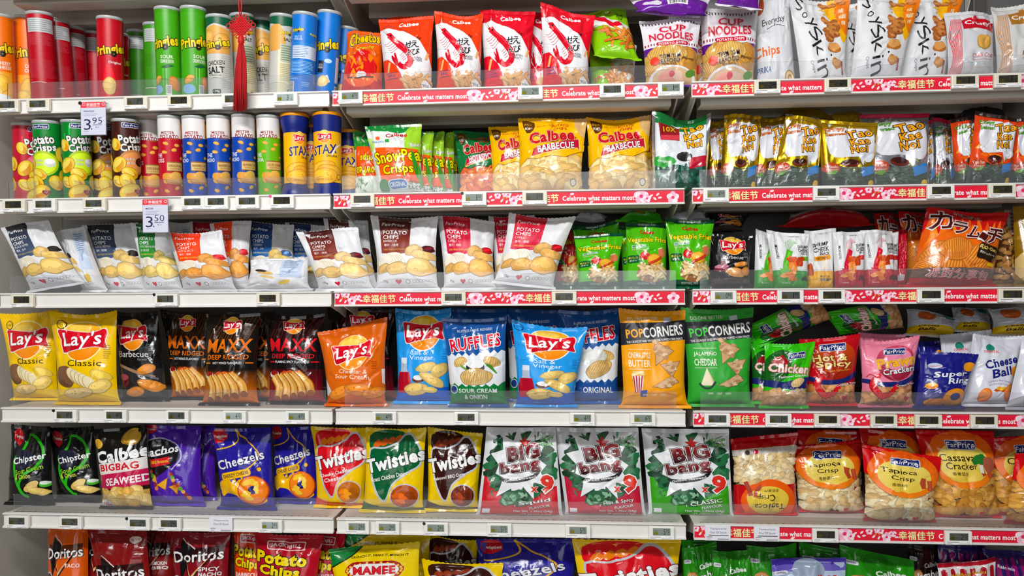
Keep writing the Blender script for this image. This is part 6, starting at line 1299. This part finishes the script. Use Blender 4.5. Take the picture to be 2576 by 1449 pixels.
bag('veg_green', 3, .05, 9, (-8, 130), (346, 150), 10, 312, 'green vegetable bag, rightmost of the front three', T=.034)
bag('bbq_small', 3, .20, 9, (300, 50), (602, 106), (325, 240), (540, 230), 'small black bag with red oval lying tilted behind', T=.026, lean=.03)
bag('bbq_small', 3, .05, 9, (310, 250), (628, 258), 306, 612, 'small black bag with red oval standing in front', T=.03)
bag('mono_green', 3, .085, 9, (640, 218), (860, 250), 630, 860, 'white and green pouch, rear one of two', T=.016)
bag('mono_green', 3, .045, 9, (720, 222), (1022, 256), 780, 1022, 'white and green pouch, front one of two', T=.018)
bag('shrimp', 3, .06, 9, (994, 226), (1214, 218), 1022, 1202, 'white and yellow pouch between green and red pouches', T=.016)
bag('mono_red', 3, .045, 9, (1194, 244), (1432, 230), 1212, 1422, 'white and red pouch, left one', T=.018)
bag('mono_red', 3, .088, 9, (1440, 228), (1670, 236), 1450, 1668, 'white and red pouch almost hidden behind another', T=.014)
bag('mono_red', 3, .045, 9, (1404, 222), (1642, 226), 1426, 1638, 'white and red pouch, right one in front', T=.018)
bag('red_side', 3, .18, 9, (900, 30), (1430, 60), (820, 200), (1500, 190), 'dark red bag lying flat on top of the pouches', T=.045, lean=.04)
bag('red_roll', 3, .11, 9, (1650, 220), (1752, 220), 1642, 1725, 'red bag seen edge on beside the white and red pouches', T=.02)
bag('karamucho', 3, .24, 9, (1490, 60), (1780, 62), 1540, 1800, 'red bag in deep shade behind the large flame bag', T=.022)
bag('karamucho', 3, .15, 9, (1658, 38), (2000, 74), 1730, 2060, 'red flame bag standing just behind the largest one', T=.03)
bag('karamucho', 3, .062, 9, (1866, 20), (2470, 96), 1720, 2350, 'largest red flame bag with white outlined brown letters', T=.045)
bag('nut_bag', 3, .125, 9, (2376, 86), (2534, 78), 2340, 2530, 'clear bag of brown crackers right of the large flame bag', T=.026)
bag('want_bag', 3, .07, 9, (2490, 40), (2760, 60), 2500, 2760, 'olive and cream bag cut off at the right edge', T=.03)

# ------------------------------------------------------------------ fourth shelf
bag('classic', 4, .135, 10, (-18, 78), (412, 46), 100, 432, 'yellow bag with red banner, rear one at the left end', T=.038, dip=.03)
bag('classic', 4, .062, 10, (364, 58), (842, 38), 410, 872, 'yellow bag with red banner, front one of two', T=.04, dip=.05)
bag('bbq', 4, .13, 10, (790, 60), (1142, 60), 880, 1222, 'black bag with red banner beside the yellow bags', T=.036)
bag('maxx_orange', 4, .135, 10, (1160, 50), (1500, 66), 1232, 1570, 'black and orange bag of ridged chips, left and rear of two', T=.034)
bag('maxx_orange', 4, .15, 10, (1640, 60), (1990, 60), 1660, 1990, 'black and orange bag in deep shade behind its pair', T=.024)
bag('maxx_orange', 4, .06, 10, (1475, 78), (1872, 70), 1452, 1868, 'black and orange bag of ridged chips, front of two', T=.038, dip=.02)
bag('maxx_red', 4, .07, 10, (1892, 66), (2330, 70), 1932, 2345, 'black and dark red bag of ridged chips in front', T=.038, dip=.05)
bag('maxx_red', 4, .16, 11, (60, 40), (545, 46), 100, 566, 'black and red bag hidden behind the crumpled orange bag', T=.03)
bag('cheddar', 4, .055, 11, (-2, 216), (506, 104), 60, 498, 'crumpled orange bag with red banner straddling the gap of the bays', T=.042, rough=2.0)
bag('salt', 4, .105, 11, (558, 20), (962, 20), 552, 965, 'sky blue bag with red banner, taller one at left', T=.036, dip=.03)
bag('ruff_onion', 4, .13, 11, (920, 40), (1360, 40), 965, 1365, 'blue bag behind the blue and green ridged chips bag', T=.028)
bag('ruff_onion', 4, .055, 11, (893, 110), (1358, 100), 945, 1370, 'blue white and green ridged chips bag in front', T=.04, dip=.02)
bag('ruff_onion', 4, .15, 11, (1340, 40), (1760, 50), 1370, 1780, 'blue bag wedged behind the sky blue bag, showing one red letter', T=.026)
bag('salt', 4, .055, 11, (1394, 120), (1942, 174), 1420, 1860, 'sky blue bag with red banner, wrinkled one in front', T=.04, rough=1.6, dip=.05)
bag('ruff_orig', 4, .12, 11, (1730, 50), (2184, 28), 1790, 2172, 'blue and white ridged chips bag left of the amber bag', T=.034, dip=.03)
bag('pop_yellow', 4, .05, 0, (1556, 771), (1725, 778), 1560, 1733, 'amber bag with a dark band beside the bright green one', T=.036)
bag('pop_green', 4, .05, 12, (104, 28), (634, 8), 140, 620, 'bright green bag with a dark band at the left end of the right bay', T=.036, dip=.03)
bag('chicken', 4, .16, 12, (640, 340), (560, 180), (1190, 120), (1060, -60), 'green cracker bag lying sideways on top, left one', T=.035, lean=-.01, con=.02)
bag('chicken', 4, .165, 12, (1240, 235), (1140, 75), (1705, 185), (1635, -25), 'green cracker bag lying sideways on top, right one', T=.035, lean=-.01, con=.02)
bag('chicken', 4, .125, 12, (604, 296), (900, 300), 610, 900, 'green cracker bag mostly hidden behind the front green one', T=.024)
bag('hot_spicy', 4, .065, 12, (962, 262), (1394, 224), 990, 1368, 'red cracker bag between the green and the pink ones', T=.036)
bag('chicken', 4, .055, 12, (716, 290), (1082, 278), 668, 1012, 'green cracker bag standing in front', T=.034, dip=.04)
bag('prawn', 4, .13, 12, (1376, 215), (1720, 230), 1400, 1720, 'pink cracker bag standing behind the front pink one', T=.026)
bag('prawn', 4, .058, 12, (1404, 276), (1814, 236), 1382, 1780, 'pink cracker bag in front with yellow lettering', T=.036, dip=.04)
bag('super_ring', 4, .14, 12, (1772, 280), (1990, 268), 1774, 1990, 'navy ring snack bag in shade behind the front one', T=.024)
bag('cheese_side', 4, .17, 12, (1730, 50), (2152, 110), (1716, 230), (2070, 250), 'white cheese snack bag lying on top with yellow lower edge', T=.045, lean=.03)
bag('cheese_side', 4, .24, 12, (2050, 40), (2340, 40), (2060, 200), (2340, 220), 'white cheese snack bag lying in the middle at the back', T=.035, lean=.03)
bag('cheese_side', 4, .17, 12, (2330, 40), (2720, 20), (2336, 235), (2720, 245), 'white cheese snack bag lying on top at the right edge', T=.045, lean=.03)
bag('cheese_balls', 4, .135, 12, (1968, 236), (2330, 196), 1990, 2330, 'white cheese snack bag standing in the second rank', T=.028)
bag('super_ring', 4, .055, 12, (1838, 352), (2262, 372), 1772, 2130, 'navy ring snack bag in front, leaning right', T=.034)
bag('cheese_balls', 4, .06, 12, (2194, 226), (2572, 240), 2120, 2490, 'white cheese snack bag tilted in front with navy letters', T=.036)
bag('cheese_balls', 4, .05, 12, (2556, 250), (2920, 250), 2440, 2830, 'white cheese snack bag cut off at the right edge', T=.034)

# ------------------------------------------------------------------ fifth shelf
bag('chipster', 5, .085, 13, (86, 44), (372, 60), 52, 396, 'black bag with green swirls, left one beside the end panel', T=.036)
bag('chipster', 5, .085, 13, (336, 70), (684, 60), 404, 742, 'black bag with green swirls, right one', T=.036)
bag('calbee_big', 5, .062, 13, (676, 80), (1056, 44), 736, 1104, 'black white and crimson big bag of seaweed chips', T=.04)
bag('nachos', 5, .13, 13, (1290, 50), (1556, 50), 1310, 1565, 'shiny purple bag edge behind the front purple one', T=.03, rough=2.0)
bag('nachos', 5, .075, 13, (1034, 46), (1444, 58), 1070, 1480, 'shiny purple tortilla bag in front', T=.038, rough=2.0)
bag('cheezels', 5, .07, 13, (1528, 70), (1952, 70), 1580, 1992, 'royal blue cheese ring bag, front left one', T=.036, rough=1.5)
bag('cheezels', 5, .125, 13, (1940, 50), (2270, 54), 1970, 2312, 'royal blue cheese ring bag, set back at right', T=.034, rough=1.4)
bag('twist_red', 5, .07, 0, (784, 1070), (936, 1074), 794, 921, 'yellow and red twisted snack bag beside the blue bags', T=.036)
bag('twist_green', 5, .065, 14, (194, 38), (444, 38), 176, 434, 'yellow and dark green twisted snack bag in the middle', T=.038)
bag('twist_brown', 5, .07, 14, (446, 36), (672, 62), 434, 658, 'yellow and chocolate brown twisted snack bag standing upright', T=.036)
bag('bang_squid', 5, .055, 14, (688, 37), (966, 38), 642, 1000, 'silver and red grilled seaweed pouch, left of the large three', T=.018)
bag('bang_hot', 5, .055, 14, (960, 38), (1302, 40), 1004, 1336, 'silver and crimson grilled seaweed pouch, middle of the large three', T=.018)
bag('bang_classic', 5, .055, 0, (1613, 1076), (1833, 1078), 1630, 1846, 'silver and green grilled seaweed pouch, right of the large three', T=.018)
bag('tapioca_up', 5, .055, 15, (258, 86), (532, 58), 280, 526, 'tapioca bag standing upside down with chips showing above', T=.032)
bag('tapioca', 5, .14, 15, (530, 52), (800, 54), 540, 800, 'red tapioca bag hidden behind the two front tapioca bags', T=.024)
bag('tapioca', 5, .055, 15, (494, 122), (788, 92), 542, 800, 'red and orange tapioca bag, left of two upright ones', T=.034, dip=.01)
bag('tapioca', 5, .135, 15, (786, 42), (1040, 62), 810, 1060, 'red and orange tapioca bag peeping out behind the right upright one', T=.026)
bag('tapioca', 5, .055, 15, (796, 108), (1122, 166), 804, 1084, 'red and orange tapioca bag, right of two, tilted', T=.034)
bag('cassava', 5, .11, 15, (1308, 86), (1600, 62), 1330, 1620, 'cassava bag half hidden behind the front cassava bag', T=.028)
bag('cassava', 5, .06, 15, (1014, 52), (1332, 58), 1086, 1350, 'cassava bag with green leaf picture in front', T=.034)
bag('cassava', 5, .05, 15, (1412, 150), (1730, 118), 1376, 1700, 'cassava bag cut off at the right edge', T=.032)

# ------------------------------------------------------------------ bottom shelf
bag('dor_taco', 6, .075, 13, (328, 780), (640, 790), 350, 660, 'orange tortilla chip bag beside the end panel', T=.034)
bag('dor_smoke', 6, .12, 13, (560, 770), (900, 790), 590, 920, 'dark red tortilla chip bag between the orange one and the front dark red one', T=.03)
bag('dor_smoke', 6, .13, 13, (950, 790), (1262, 796), 980, 1270, 'dark red tortilla chip bag behind, left of the spicy nacho one', T=.03)
bag('dor_smoke_low', 6, .055, 13, (640, 792), (1060, 800), 720, 1130, 'dark red tortilla chip bag in front with small red badge', T=.04)
bag('dor_spicy', 6, .13, 13, (1380, 800), (1672, 800), 1380, 1680, 'dark red tortilla chip bag edge behind the spicy nacho one', T=.028)
bag('dor_spicy', 6, .055, 13, (1236, 806), (1652, 816), 1230, 1660, 'dark red spicy nacho tortilla bag in front', T=.038)
bag('pc_orange', 6, .11, 13, (1676, 790), (1960, 790), 1680, 1960, 'orange potato chips bag with yellow bubble letters', T=.03)
bag('pc_red', 6, .12, 13, (2180, 790), (2490, 820), 2180, 2480, 'red potato chips bag behind with chilli lettering', T=.03)
bag('pc_red', 6, .055, 13, (1838, 820), (2322, 850), 1820, 2290, 'red potato chips bag in front with yellow bubble letters', T=.04)
bag('mamee', 6, .13, 14, (70, 462), (456, 474), 100, 470, 'yellow noodle snack bag standing behind', T=.03)
bag('mamee', 6, .055, 14, (44, 536), (417, 500), 70, 430, 'yellow noodle snack bag in front', T=.038)
bag('twist_brown', 6, .16, 14, (436, 470), (650, 500), 440, 650, 'yellow and brown twisted snack bag standing in shade', T=.03)
bag('twist_brown', 6, .06, 14, (420, 575), (752, 596), 430, 760, 'yellow and brown twisted snack bag slumped in front', T=.034, wv=.016)
bag('cheezels', 6, .085, 14, (645, 492), (1050, 488), 640, 1060, 'royal blue cheese ring bag, wide one', T=.045, rough=1.6)
bag('twist_red', 6, .06, 14, (1034, 490), (1478, 490), 1050, 1480, 'large yellow and red twisted snack bag', T=.045, rough=1.8)
bag('jag_green', 6, .16, 15, (62, 500), (200, 500), 62, 200, 'dark green pouch in shade behind the first green potato pouch', T=.016)
bag('jag_green', 6, .085, 15, (64, 532), (206, 508), 80, 230, 'green potato pouch, first from the left', T=.018)
bag('jag_green', 6, .065, 15, (184, 536), (342, 540), 190, 350, 'green potato pouch, second from the left', T=.018)
bag('jag_green', 6, .085, 15, (330, 524), (532, 512), 350, 540, 'green potato pouch, third from the left', T=.018)
bag('jag_green', 6, .12, 15, (544, 508), (800, 532), 550, 800, 'green potato pouch, fourth from the left, behind the purple topped one', T=.018)
bag('jag_purple', 6, .05, 15, (426, 578), (724, 566), 440, 740, 'pale blue pouch with purple top in front', T=.018)
bag('jag_green', 6, .085, 15, (704, 516), (1012, 584), 720, 1020, 'green potato pouch, rightmost one, tilted', T=.018)
bag('jag_black', 6, .14, 15, (985, 512), (1115, 518), 985, 1115, 'black pouch in shade between green and purple ones', T=.016)
bag('stripe_purple', 6, .12, 15, (1108, 516), (1300, 524), 1110, 1310, 'purple and pink striped pouch behind the red striped one', T=.018)
bag('stripe_purple', 6, .075, 15, (1276, 528), (1500, 548), 1330, 1540, 'purple and pink striped pouch at the right edge', T=.018)
bag('stripe_red', 6, .05, 15, (1108, 598), (1338, 566), 1130, 1350, 'red and white striped pouch in front', T=.018)
build_cans()
build_bags()
# ------------------------------------------------------------------ electronic price tags, promotion strips, cards, knot
def price_tag(shelf, pxx, txt, near, bright=0.5, cream=False, dot=None):
    global A
    z = ZL[shelf] - LIP / 2 - .0015; X = xat(pxx, -.014, z)
    o = Shape().box(-.0345, -.0055, -.0175, .0345, .0055, .0185).obj('price_tag', M_CREAMP if cream else M_PLASTIC, loc=(X, -.0128, z), bevel=.0018)
    g = {0: '3b3831', 1: '565a54', 2: '87948c', 3: 'a7b5b2'}[int(round(bright * 3))]  # display tint set per tag, from near black to pale grey
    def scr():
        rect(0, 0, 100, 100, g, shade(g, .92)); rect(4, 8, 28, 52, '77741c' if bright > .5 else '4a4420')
        a, b = (txt.split('.') + [''])[:2]
        if a: T(a, 66, 50, 10 if a != '1' else 4, 76, '10140f', b=-.004)
        if b: T(b, 83, 64, 20, 46, '10140f', b=-.004)
        T('s', 90, 20, 3.5, 18, '10140f'); rect(6, 62, 26, 64, '20241c'); rect(6, 72, 20, 74, '20241c')
    card('display', .0475, .0192, .0008, (scr, g), M_LCD, o, (0, -.0058, .0046))
    def pap():
        R = random.Random(int(pxx)); fine(3, 56, 3 + R.uniform(30, 52), 92, 1, '3c3c3c', int(pxx)); fine(3, 12, 24, 40, 1, '5c5c5c', 2); fine(78, 60, 97, 84, 1, '8c8c8c', 3)
        x = 50
        while x < 96: rect(x, 12, x + 1.2, 34, '333333'); x += R.choice((2.0, 2.6, 3.4))
    card('paper_slip', .066, .0088, .0006, (pap, 'f6f6f6'), M_CARD, o, (0, -.0058, -.0122))
    if dot: Shape().lathe([(.0042, 0), (.0042, .0016)], 20).obj('magnet_dot', mat('black_dot' if dot == 'b' else 'pink_dot', '16161a' if dot == 'b' else 'd8508c', .4), o, (-.033, -.0055, .0168), (PI / 2, 0, 0))
    tag(o, near, 'price tag', 'price tags on the %s shelf' % ORD[shelf])
def stock_tag(shelf, pxx, near):
    z = ZL[shelf] - LIP / 2 - .0005; X = xat(pxx, -.012, z)
    def f():
        T('Temporarily', 52, 80, 66, 15, '6a6a8c', b=.01); T('Out Of Stock', 52, 56, 66, 15, '6a6a8c', b=.01); rect(14, 33, 92, 38, '3c4048') if shelf == 5 and pxx > 1500 else None
        fine(6, 18, 34, 30, 1, '4c4c4c', 3); fine(6, 6, 26, 14, 1, '6c6c6c', 4); x = 50
        while x < 94: rect(x, 5, x + 1.4, 14, '333333'); x += 2.8
    o = card('stock_notice', .068, .040, .004, (f, 'e9eaf2'), M_CARD, None, (X, -.0095, z)); tag(o, near, 'notice', 'out of stock notices')
R_ = 'price tag '
for px_, t, n, br, cr in ((20, '3.95', 'at the far left under the orange canisters', .34, 1), (97, '3.95', 'under the tall backwards red canister', .34, 1), (342, '3.95', 'under the dark green backwards canisters', .34, 1), (452, '3.95', 'in cream housing under the bright green canisters', .0, 1), (588, '', 'half covered by the red tassel', .34, 0), (719, '3', 'with pale display under the cream sided canister', 1, 0)):
    price_tag(1, px_, t, R_ + n, br, cr)
for px_, t, n, br in ((882, '4.70', 'reading 4.70 under the small orange and red bag', .67), (1334, '2.00', 'reading 2.00 under the straight red and white prawn bag', .67), (1540, '2.00', 'reading 2.00 under the slumped lime green bag', .34), (1687, '1.60', 'reading 1.60 at the right end of the middle bay', .67),
                      (1930, '2.00', 'reading 2.00 under the plain pale grey bag', .0), (2107, '6.80', 'reading 6.80 under the first brush lettered pouch', .0), (2427, '3', 'with dark display under the red banner popcorn bag', .0), (2534, '3', 'with dark display under the brown banner popcorn bag', .0)):
    price_tag(1, px_, t, R_ + n, br, br == 0)
for px_, t, n, br, cr, dt in ((36, '2.30', 'at the left end under the crimson canister', .0, 1, None), (112, '2', 'with a pale smear on its display under the left green canister', .34, 0, None), (238, '2.30', 'under the brown canisters', .34, 1, None), (486, '3.50', 'under the first blue canister', .34, 0, None), (545, '3.50', 'under the second blue canister', .34, 0, None), (623, '3.50', 'under the third blue canister', .34, 0, None), (710, '2.50', 'with a pink dot under the lime canister', .0, 0, 'p'),
                              (912, '1.53', 'reading 1.53 under the snow pea bags', .0, 1, None), (1193, '1.50', 'reading 1.50 with a black dot under the dark green bag', .67, 0, 'b'), (1345, '1.50', 'reading 1.50 in cream housing under the large yellow bag', .34, 1, None), (1801, '4.55', 'reading 4.55 with grey display at the left of the right bay', .67, 0, None), (2078, '4.55', 'reading 4.55 under the third gold pouch', .34, 0, None), (2366, '4.55', 'reading 4.55 under the orange pouches', .0, 0, None), (2520, '4.55', 'nearly black, at the right edge under the orange pouches', .0, 1, None)):
    price_tag(2, px_, t, R_ + n, br, cr, dt)
for px_, t, n, br, cr, dt in ((57, '1.15', 'reading 1.15 at the left end under the leaning black panel bag', .0, 1, None), (418, '1.15', 'reading 1.15 with a black dot under the green panel bag', .34, 0, 'b'), (675, '1.15', 'reading 1.15 under the slumped white bag', .0, 1, None), (1141, '1.15', 'reading 1.15 under the crimson panel bags', .34, 1, None), (1419, '0.90', 'reading 0.90 between the crimson panel and green bags', .34, 1, None), (1820, '0.80', 'reading 0.80 under the small black bag', .67, 0, None), (1988, '1.95', 'reading 1.95 under the green pouches', .34, 0, None), (2092, '1.95', 'reading 1.95 under the yellow pouch', .0, 0, None), (2341, '3.75', 'reading 3.75 under the largest flame bag', .0, 0, None), (2545, '2', 'nearly black, under the olive bag at the right edge', .0, 1, None)):
    price_tag(3, px_, t, R_ + n, br, cr, dt)
for px_, t, n, br, dt in ((165, '4.35', 'with a black dot under the yellow bags', .34, 'b'), (290, '4.35', 'between the yellow bags and the black bag', .34, None), (446, '4.35', 'under the rear black and orange bag', .34, None), (590, '4.35', 'with pale blue display under the front black and orange bag', 1, None), (748, '4.35', 'under the black and dark red bag', .67, None), (967, '4.35', 'under the crumpled orange bag', .67, None), (1173, '4.35', 'under the blue and green ridged chips bag', .34, None), (1465, '4.35', 'under the wrinkled sky blue bag', .67, None), (1617, '4.20', 'reading 4.20 under the amber bag', .67, None),
                          (1804, '4.20', 'reading 4.20 under the bright green bag', .34, None), (1958, '1.80', 'reading 1.80 under the front green cracker bag', .34, None), (2081, '1.80', 'with dark display under the red cracker bag', .0, None), (2223, '1.80', 'with dark display under the pink cracker bag', .0, None), (2335, '1.80', 'with dark display under the navy ring bag', .0, None), (2475, '1.80', 'with dark display under the tilted cheese bag', .0, None)):
    price_tag(4, px_, t, 'fourth shelf price tag ' + n, br, br == 0, dt)
for px_, t, n, br, dt in ((45, '2.85', 'at the left end under the left swirl bag', .34, None), (178, '2.85', 'under the right swirl bag', .34, None), (349, '2.95', 'with a black dot under the crimson big bag', .34, 'b'), (427, '2.95', 'under the shiny purple bag', .34, None), (681, '2.65', 'with bright display under the set back blue bag', 1, None), (899, '2.65', 'at the left end of the middle bay', .67, None), (975, '2.65', 'under the dark green twisted snack bag', .67, None), (1097, '2.65', 'with a black dot under the brown twisted snack bag', .67, 'b'), (1256, '5.75', 'reading 5.75 under the red seaweed pouch', .67, None), (1454, '5.75', 'reading 5.75 under the crimson seaweed pouch', .67, None), (1664, '5.75', 'reading 5.75 with beige display under the green seaweed pouch', .67, None), (2076, '2.15', 'reading 2.15 under the left upright tapioca bag', .0, None), (2410, '2.15', 'reading 2.15 under the front cassava bag', .34, None)):
    price_tag(5, px_, t, 'fifth shelf price tag ' + n, br, False, dt)
stock_tag(5, 555, 'white out of stock notice on the plain white rail of the left bay')
stock_tag(5, 1806, 'white out of stock notice at the left end of the red strip')
stock_tag(5, 1929, 'white out of stock notice in the middle of the red strip characters')
def f_strip():
    rect(0, 0, 100, 100, 'd8173c', 'c80f30', gdir=1)
    for s0 in (0, 47.2):
        line([(s0 + .3, 92), (s0 + 2.4, 72), (s0 + 4.4, 62), (s0 + 6, 20)], .28, '7a4418', 4)
        for k, (x, y) in enumerate(((.4, 80), (2.6, 92), (3.4, 86))): flower(s0 + x, y, .9)
        for x, y in ((2.1, 55), (3.1, 60), (4.6, 48), (5.2, 30)): ell(s0 + x, y, .35, .2, 'c8a030', rot=50, n=8)
        flower(s0 + 5.0, 34, 1.25); flower(s0 + 6.3, 62, .75)
        for x, y, r in ((1.6, 36, 50), (3.0, 26, 60), (7.3, 74, -40), (7.0, 46, 20), (7.7, 34, 0), (43.8, 60, 30), (44.8, 34, -40), (45.6, 70, 40), (46.2, 42, 10)): petal(s0 + x, y, .55, r)
        T('幸福佳节', s0 + 13, 50, 9.6, 74, 'f6eeb0', b=.045); T('Celebrate what matters most', s0 + 29, 47, 20.2, 44, 'ffffff', b=.045)
        petal(s0 + 21.6, 84, .6, 10); petal(s0 + 27, 12, .6, 20); flower(s0 + 41, 56, 1.9); flower(s0 + 42.6, 36, 1.1)
    flower(97, 42, 1.6)
for s, bs in ((1, (1, 2)), (2, (1, 2)), (3, (1, 2)), (4, (2,)), (5, (2,))):
    for b in bs:
        x0, x1 = BAYS[b]
        o = card('promotion_strip', x1 - x0 - .004, .0318, .0008, (f_strip, 'd0143a'), M_CARD, None, ((x0 + x1) / 2, -.0024, ZL[s] - LIP / 2 - .0008))
        tag(o, 'red blossom strip with white slogan on the %s shelf of the %s' % (ORD[s], BAYN[b]), 'promotion strip', 'red promotion strips')
def promo_card(shelf, pxx, pyy, brand, lines, big, sm, small, label):
    q = unp(pxx, pyy, -.030)
    def f():
        rect(0, 83, 100, 100, 'd8414c'); T('幸福佳节', 50, 92, 56, 9, 'f8ecec', b=.03); rect(22, 84.5, 78, 86, 'f0c8cc'); ell(12, 93, 6, 6, 'f0b8bc'); ell(12, 93, 4, 4, 'd8414c'); ell(92, 93, 6, 6, 'f4e0e0'); ell(92, 93, 4, 4, 'd8414c')
        T(brand, 12 + 2.6 * len(brand), 72, 5.2 * len(brand), 4.6, '2c2c5c', b=.04)
        for k in range(lines): fine(12, 62 - 4.6 * k, 70, 65 - 4.6 * k, 1, '8c8ca4', k)
        T(big, 26, 32, 28, 33, '1a2048', b=-.004); ell(43, 18, 2.6, 2.6, '1a2048'); T(sm, 66, 43, 40, 19, '1a2048', b=-.008); rect(47, 29.6, 84, 31, '1a2048'); T('for 2', 66, 23.5, 15, 5, '3c3c6c'); fine(12, 9, 36, 13, 1, 'a0a0b4', 3)
    o = card('promotion_card', .074, .094, .0012, (f, 'd4d7e8'), M_CARD, None, (q[0], -.030, q[2]))
    Shape().box(-.039, .0008, -.049, .039, .002, .049).box(-.039, .002, .03, -.036, .014, .045).box(.036, .002, .03, .039, .014, .045).obj('clear_holder', M_CLEAR, o)
    Shape().lathe([(.005, 0), (.005, .0018)], 20).obj('magnet_dot', mat('black_dot', '16161a', .4), o, (-.0385, -.0005, .0445), (PI / 2, 0, 0)) if shelf == 1 else None
    tag(o, label, 'price card', 'hanging promotion cards')
promo_card(1, 235, 298, 'PRINGLES', 2, '3', '95', '', 'hanging price card reading 3.95 for 2 below the red canisters')
promo_card(2, 391, 543, 'MISTER', 3, '3', '50', '', 'hanging price card reading 3.50 for 2 above the green panel bag')
def knot():
    Y = -.05; c = unp(606, 66, Y); k = .68 / 850.; kt = 1 / 850.
    o = bpy.data.objects.new('hanging_knot', None); COL.objects.link(o); o.location = c
    tag(o, 'red braided knot with a long tassel hanging in front of the canisters', 'ornament')
    s = Shape()
    for j in range(-4, 5):         # woven diamond: two families of cords going over and under
        for fam in (0, 1):
            pts = []
            for i in range(-9, 10):
                a = i / 9 * 26; b = j * 6.4; y = 2.2 * math.cos(PI * (i / 9 * 4 + j + fam)) * k
                u, v = (a, b) if fam == 0 else (b, a); pts.append(((u - v) * .7071 * k, -y, (u + v) * .7071 * k))
            s.tube(pts, 2.9 * k, 7)
    s.obj('woven_diamond', M_RED, o, smooth=True)
    L = Shape()
    for a0 in (0, 1, 2, 3):        # loops standing out along the four sides
        for t in (-.66, 0, .66):
            an = PI / 4 + a0 * PI / 2; nx, nz = math.cos(an), math.sin(an); tx, tz = -nz, nx; bx, bz = nx * 27 + tx * t * 24, nz * 27 + tz * t * 24
            L.tube([((bx + nx * 6.5 * (1 - math.cos(q)) + tx * 5.2 * math.sin(q)) * k, 0, (bz + nz * 6.5 * (1 - math.cos(q)) + tz * 5.2 * math.sin(q)) * k) for q in np.linspace(0, 2 * PI, 15)[:-1]], 1.9 * k, 6, True)
    for sx in (-1, 1): L.tube([((sx * (38 + 7 * (1 - math.cos(q)))) * k, 0, (2 + 8 * math.sin(q)) * k) for q in np.linspace(0, 2 * PI, 15)[:-1]], 2.1 * k, 6, True)
    L.obj('cord_loops', M_RED, o, smooth=True)
    Shape().tube([(-3 * k, 0, 36 * k), (-7 * k, 0, 70 * k), (-6 * k, 0, 240 * k)], 2.4 * k, 6).tube([(1 * k, 0, 36 * k), (3 * k, 0, 70 * k), (1 * k, 0, 240 * k)], 2.4 * k, 6).obj('hanging_cord', M_RED, o, smooth=True)
    h = Shape().lathe([(2 * kt, -20 * kt), (5 * kt, -24 * kt), (7 * kt, -32 * kt), (7.4 * kt, -38 * kt), (5.6 * kt, -40 * kt), (5.6 * kt, -44 * kt)][::-1], 18); h.obj('tassel_cap', M_RED, o, smooth=True)
    t = Shape(); R = random.Random(5)
    for i in range(150):
        a, r = R.uniform(0, 2 * PI), math.sqrt(R.random()); x, y = r * math.cos(a), r * math.sin(a); e = R.uniform(190, 202)
        t.tube([(x * 5.5 * kt, y * 5.5 * kt, -42 * kt), (x * 12 * kt, y * 8 * kt, -80 * kt), ((x * 15 - 2) * kt, y * 9 * kt, -130 * kt), ((x * 17 - 4 + R.uniform(-1.5, 1.5)) * kt, y * 9 * kt, -e * kt)], .75 * kt, 4)
    tz = t.obj('tassel_threads', M_TASSEL, o, smooth=True); tz['kind'] = 'stuff'
knot()
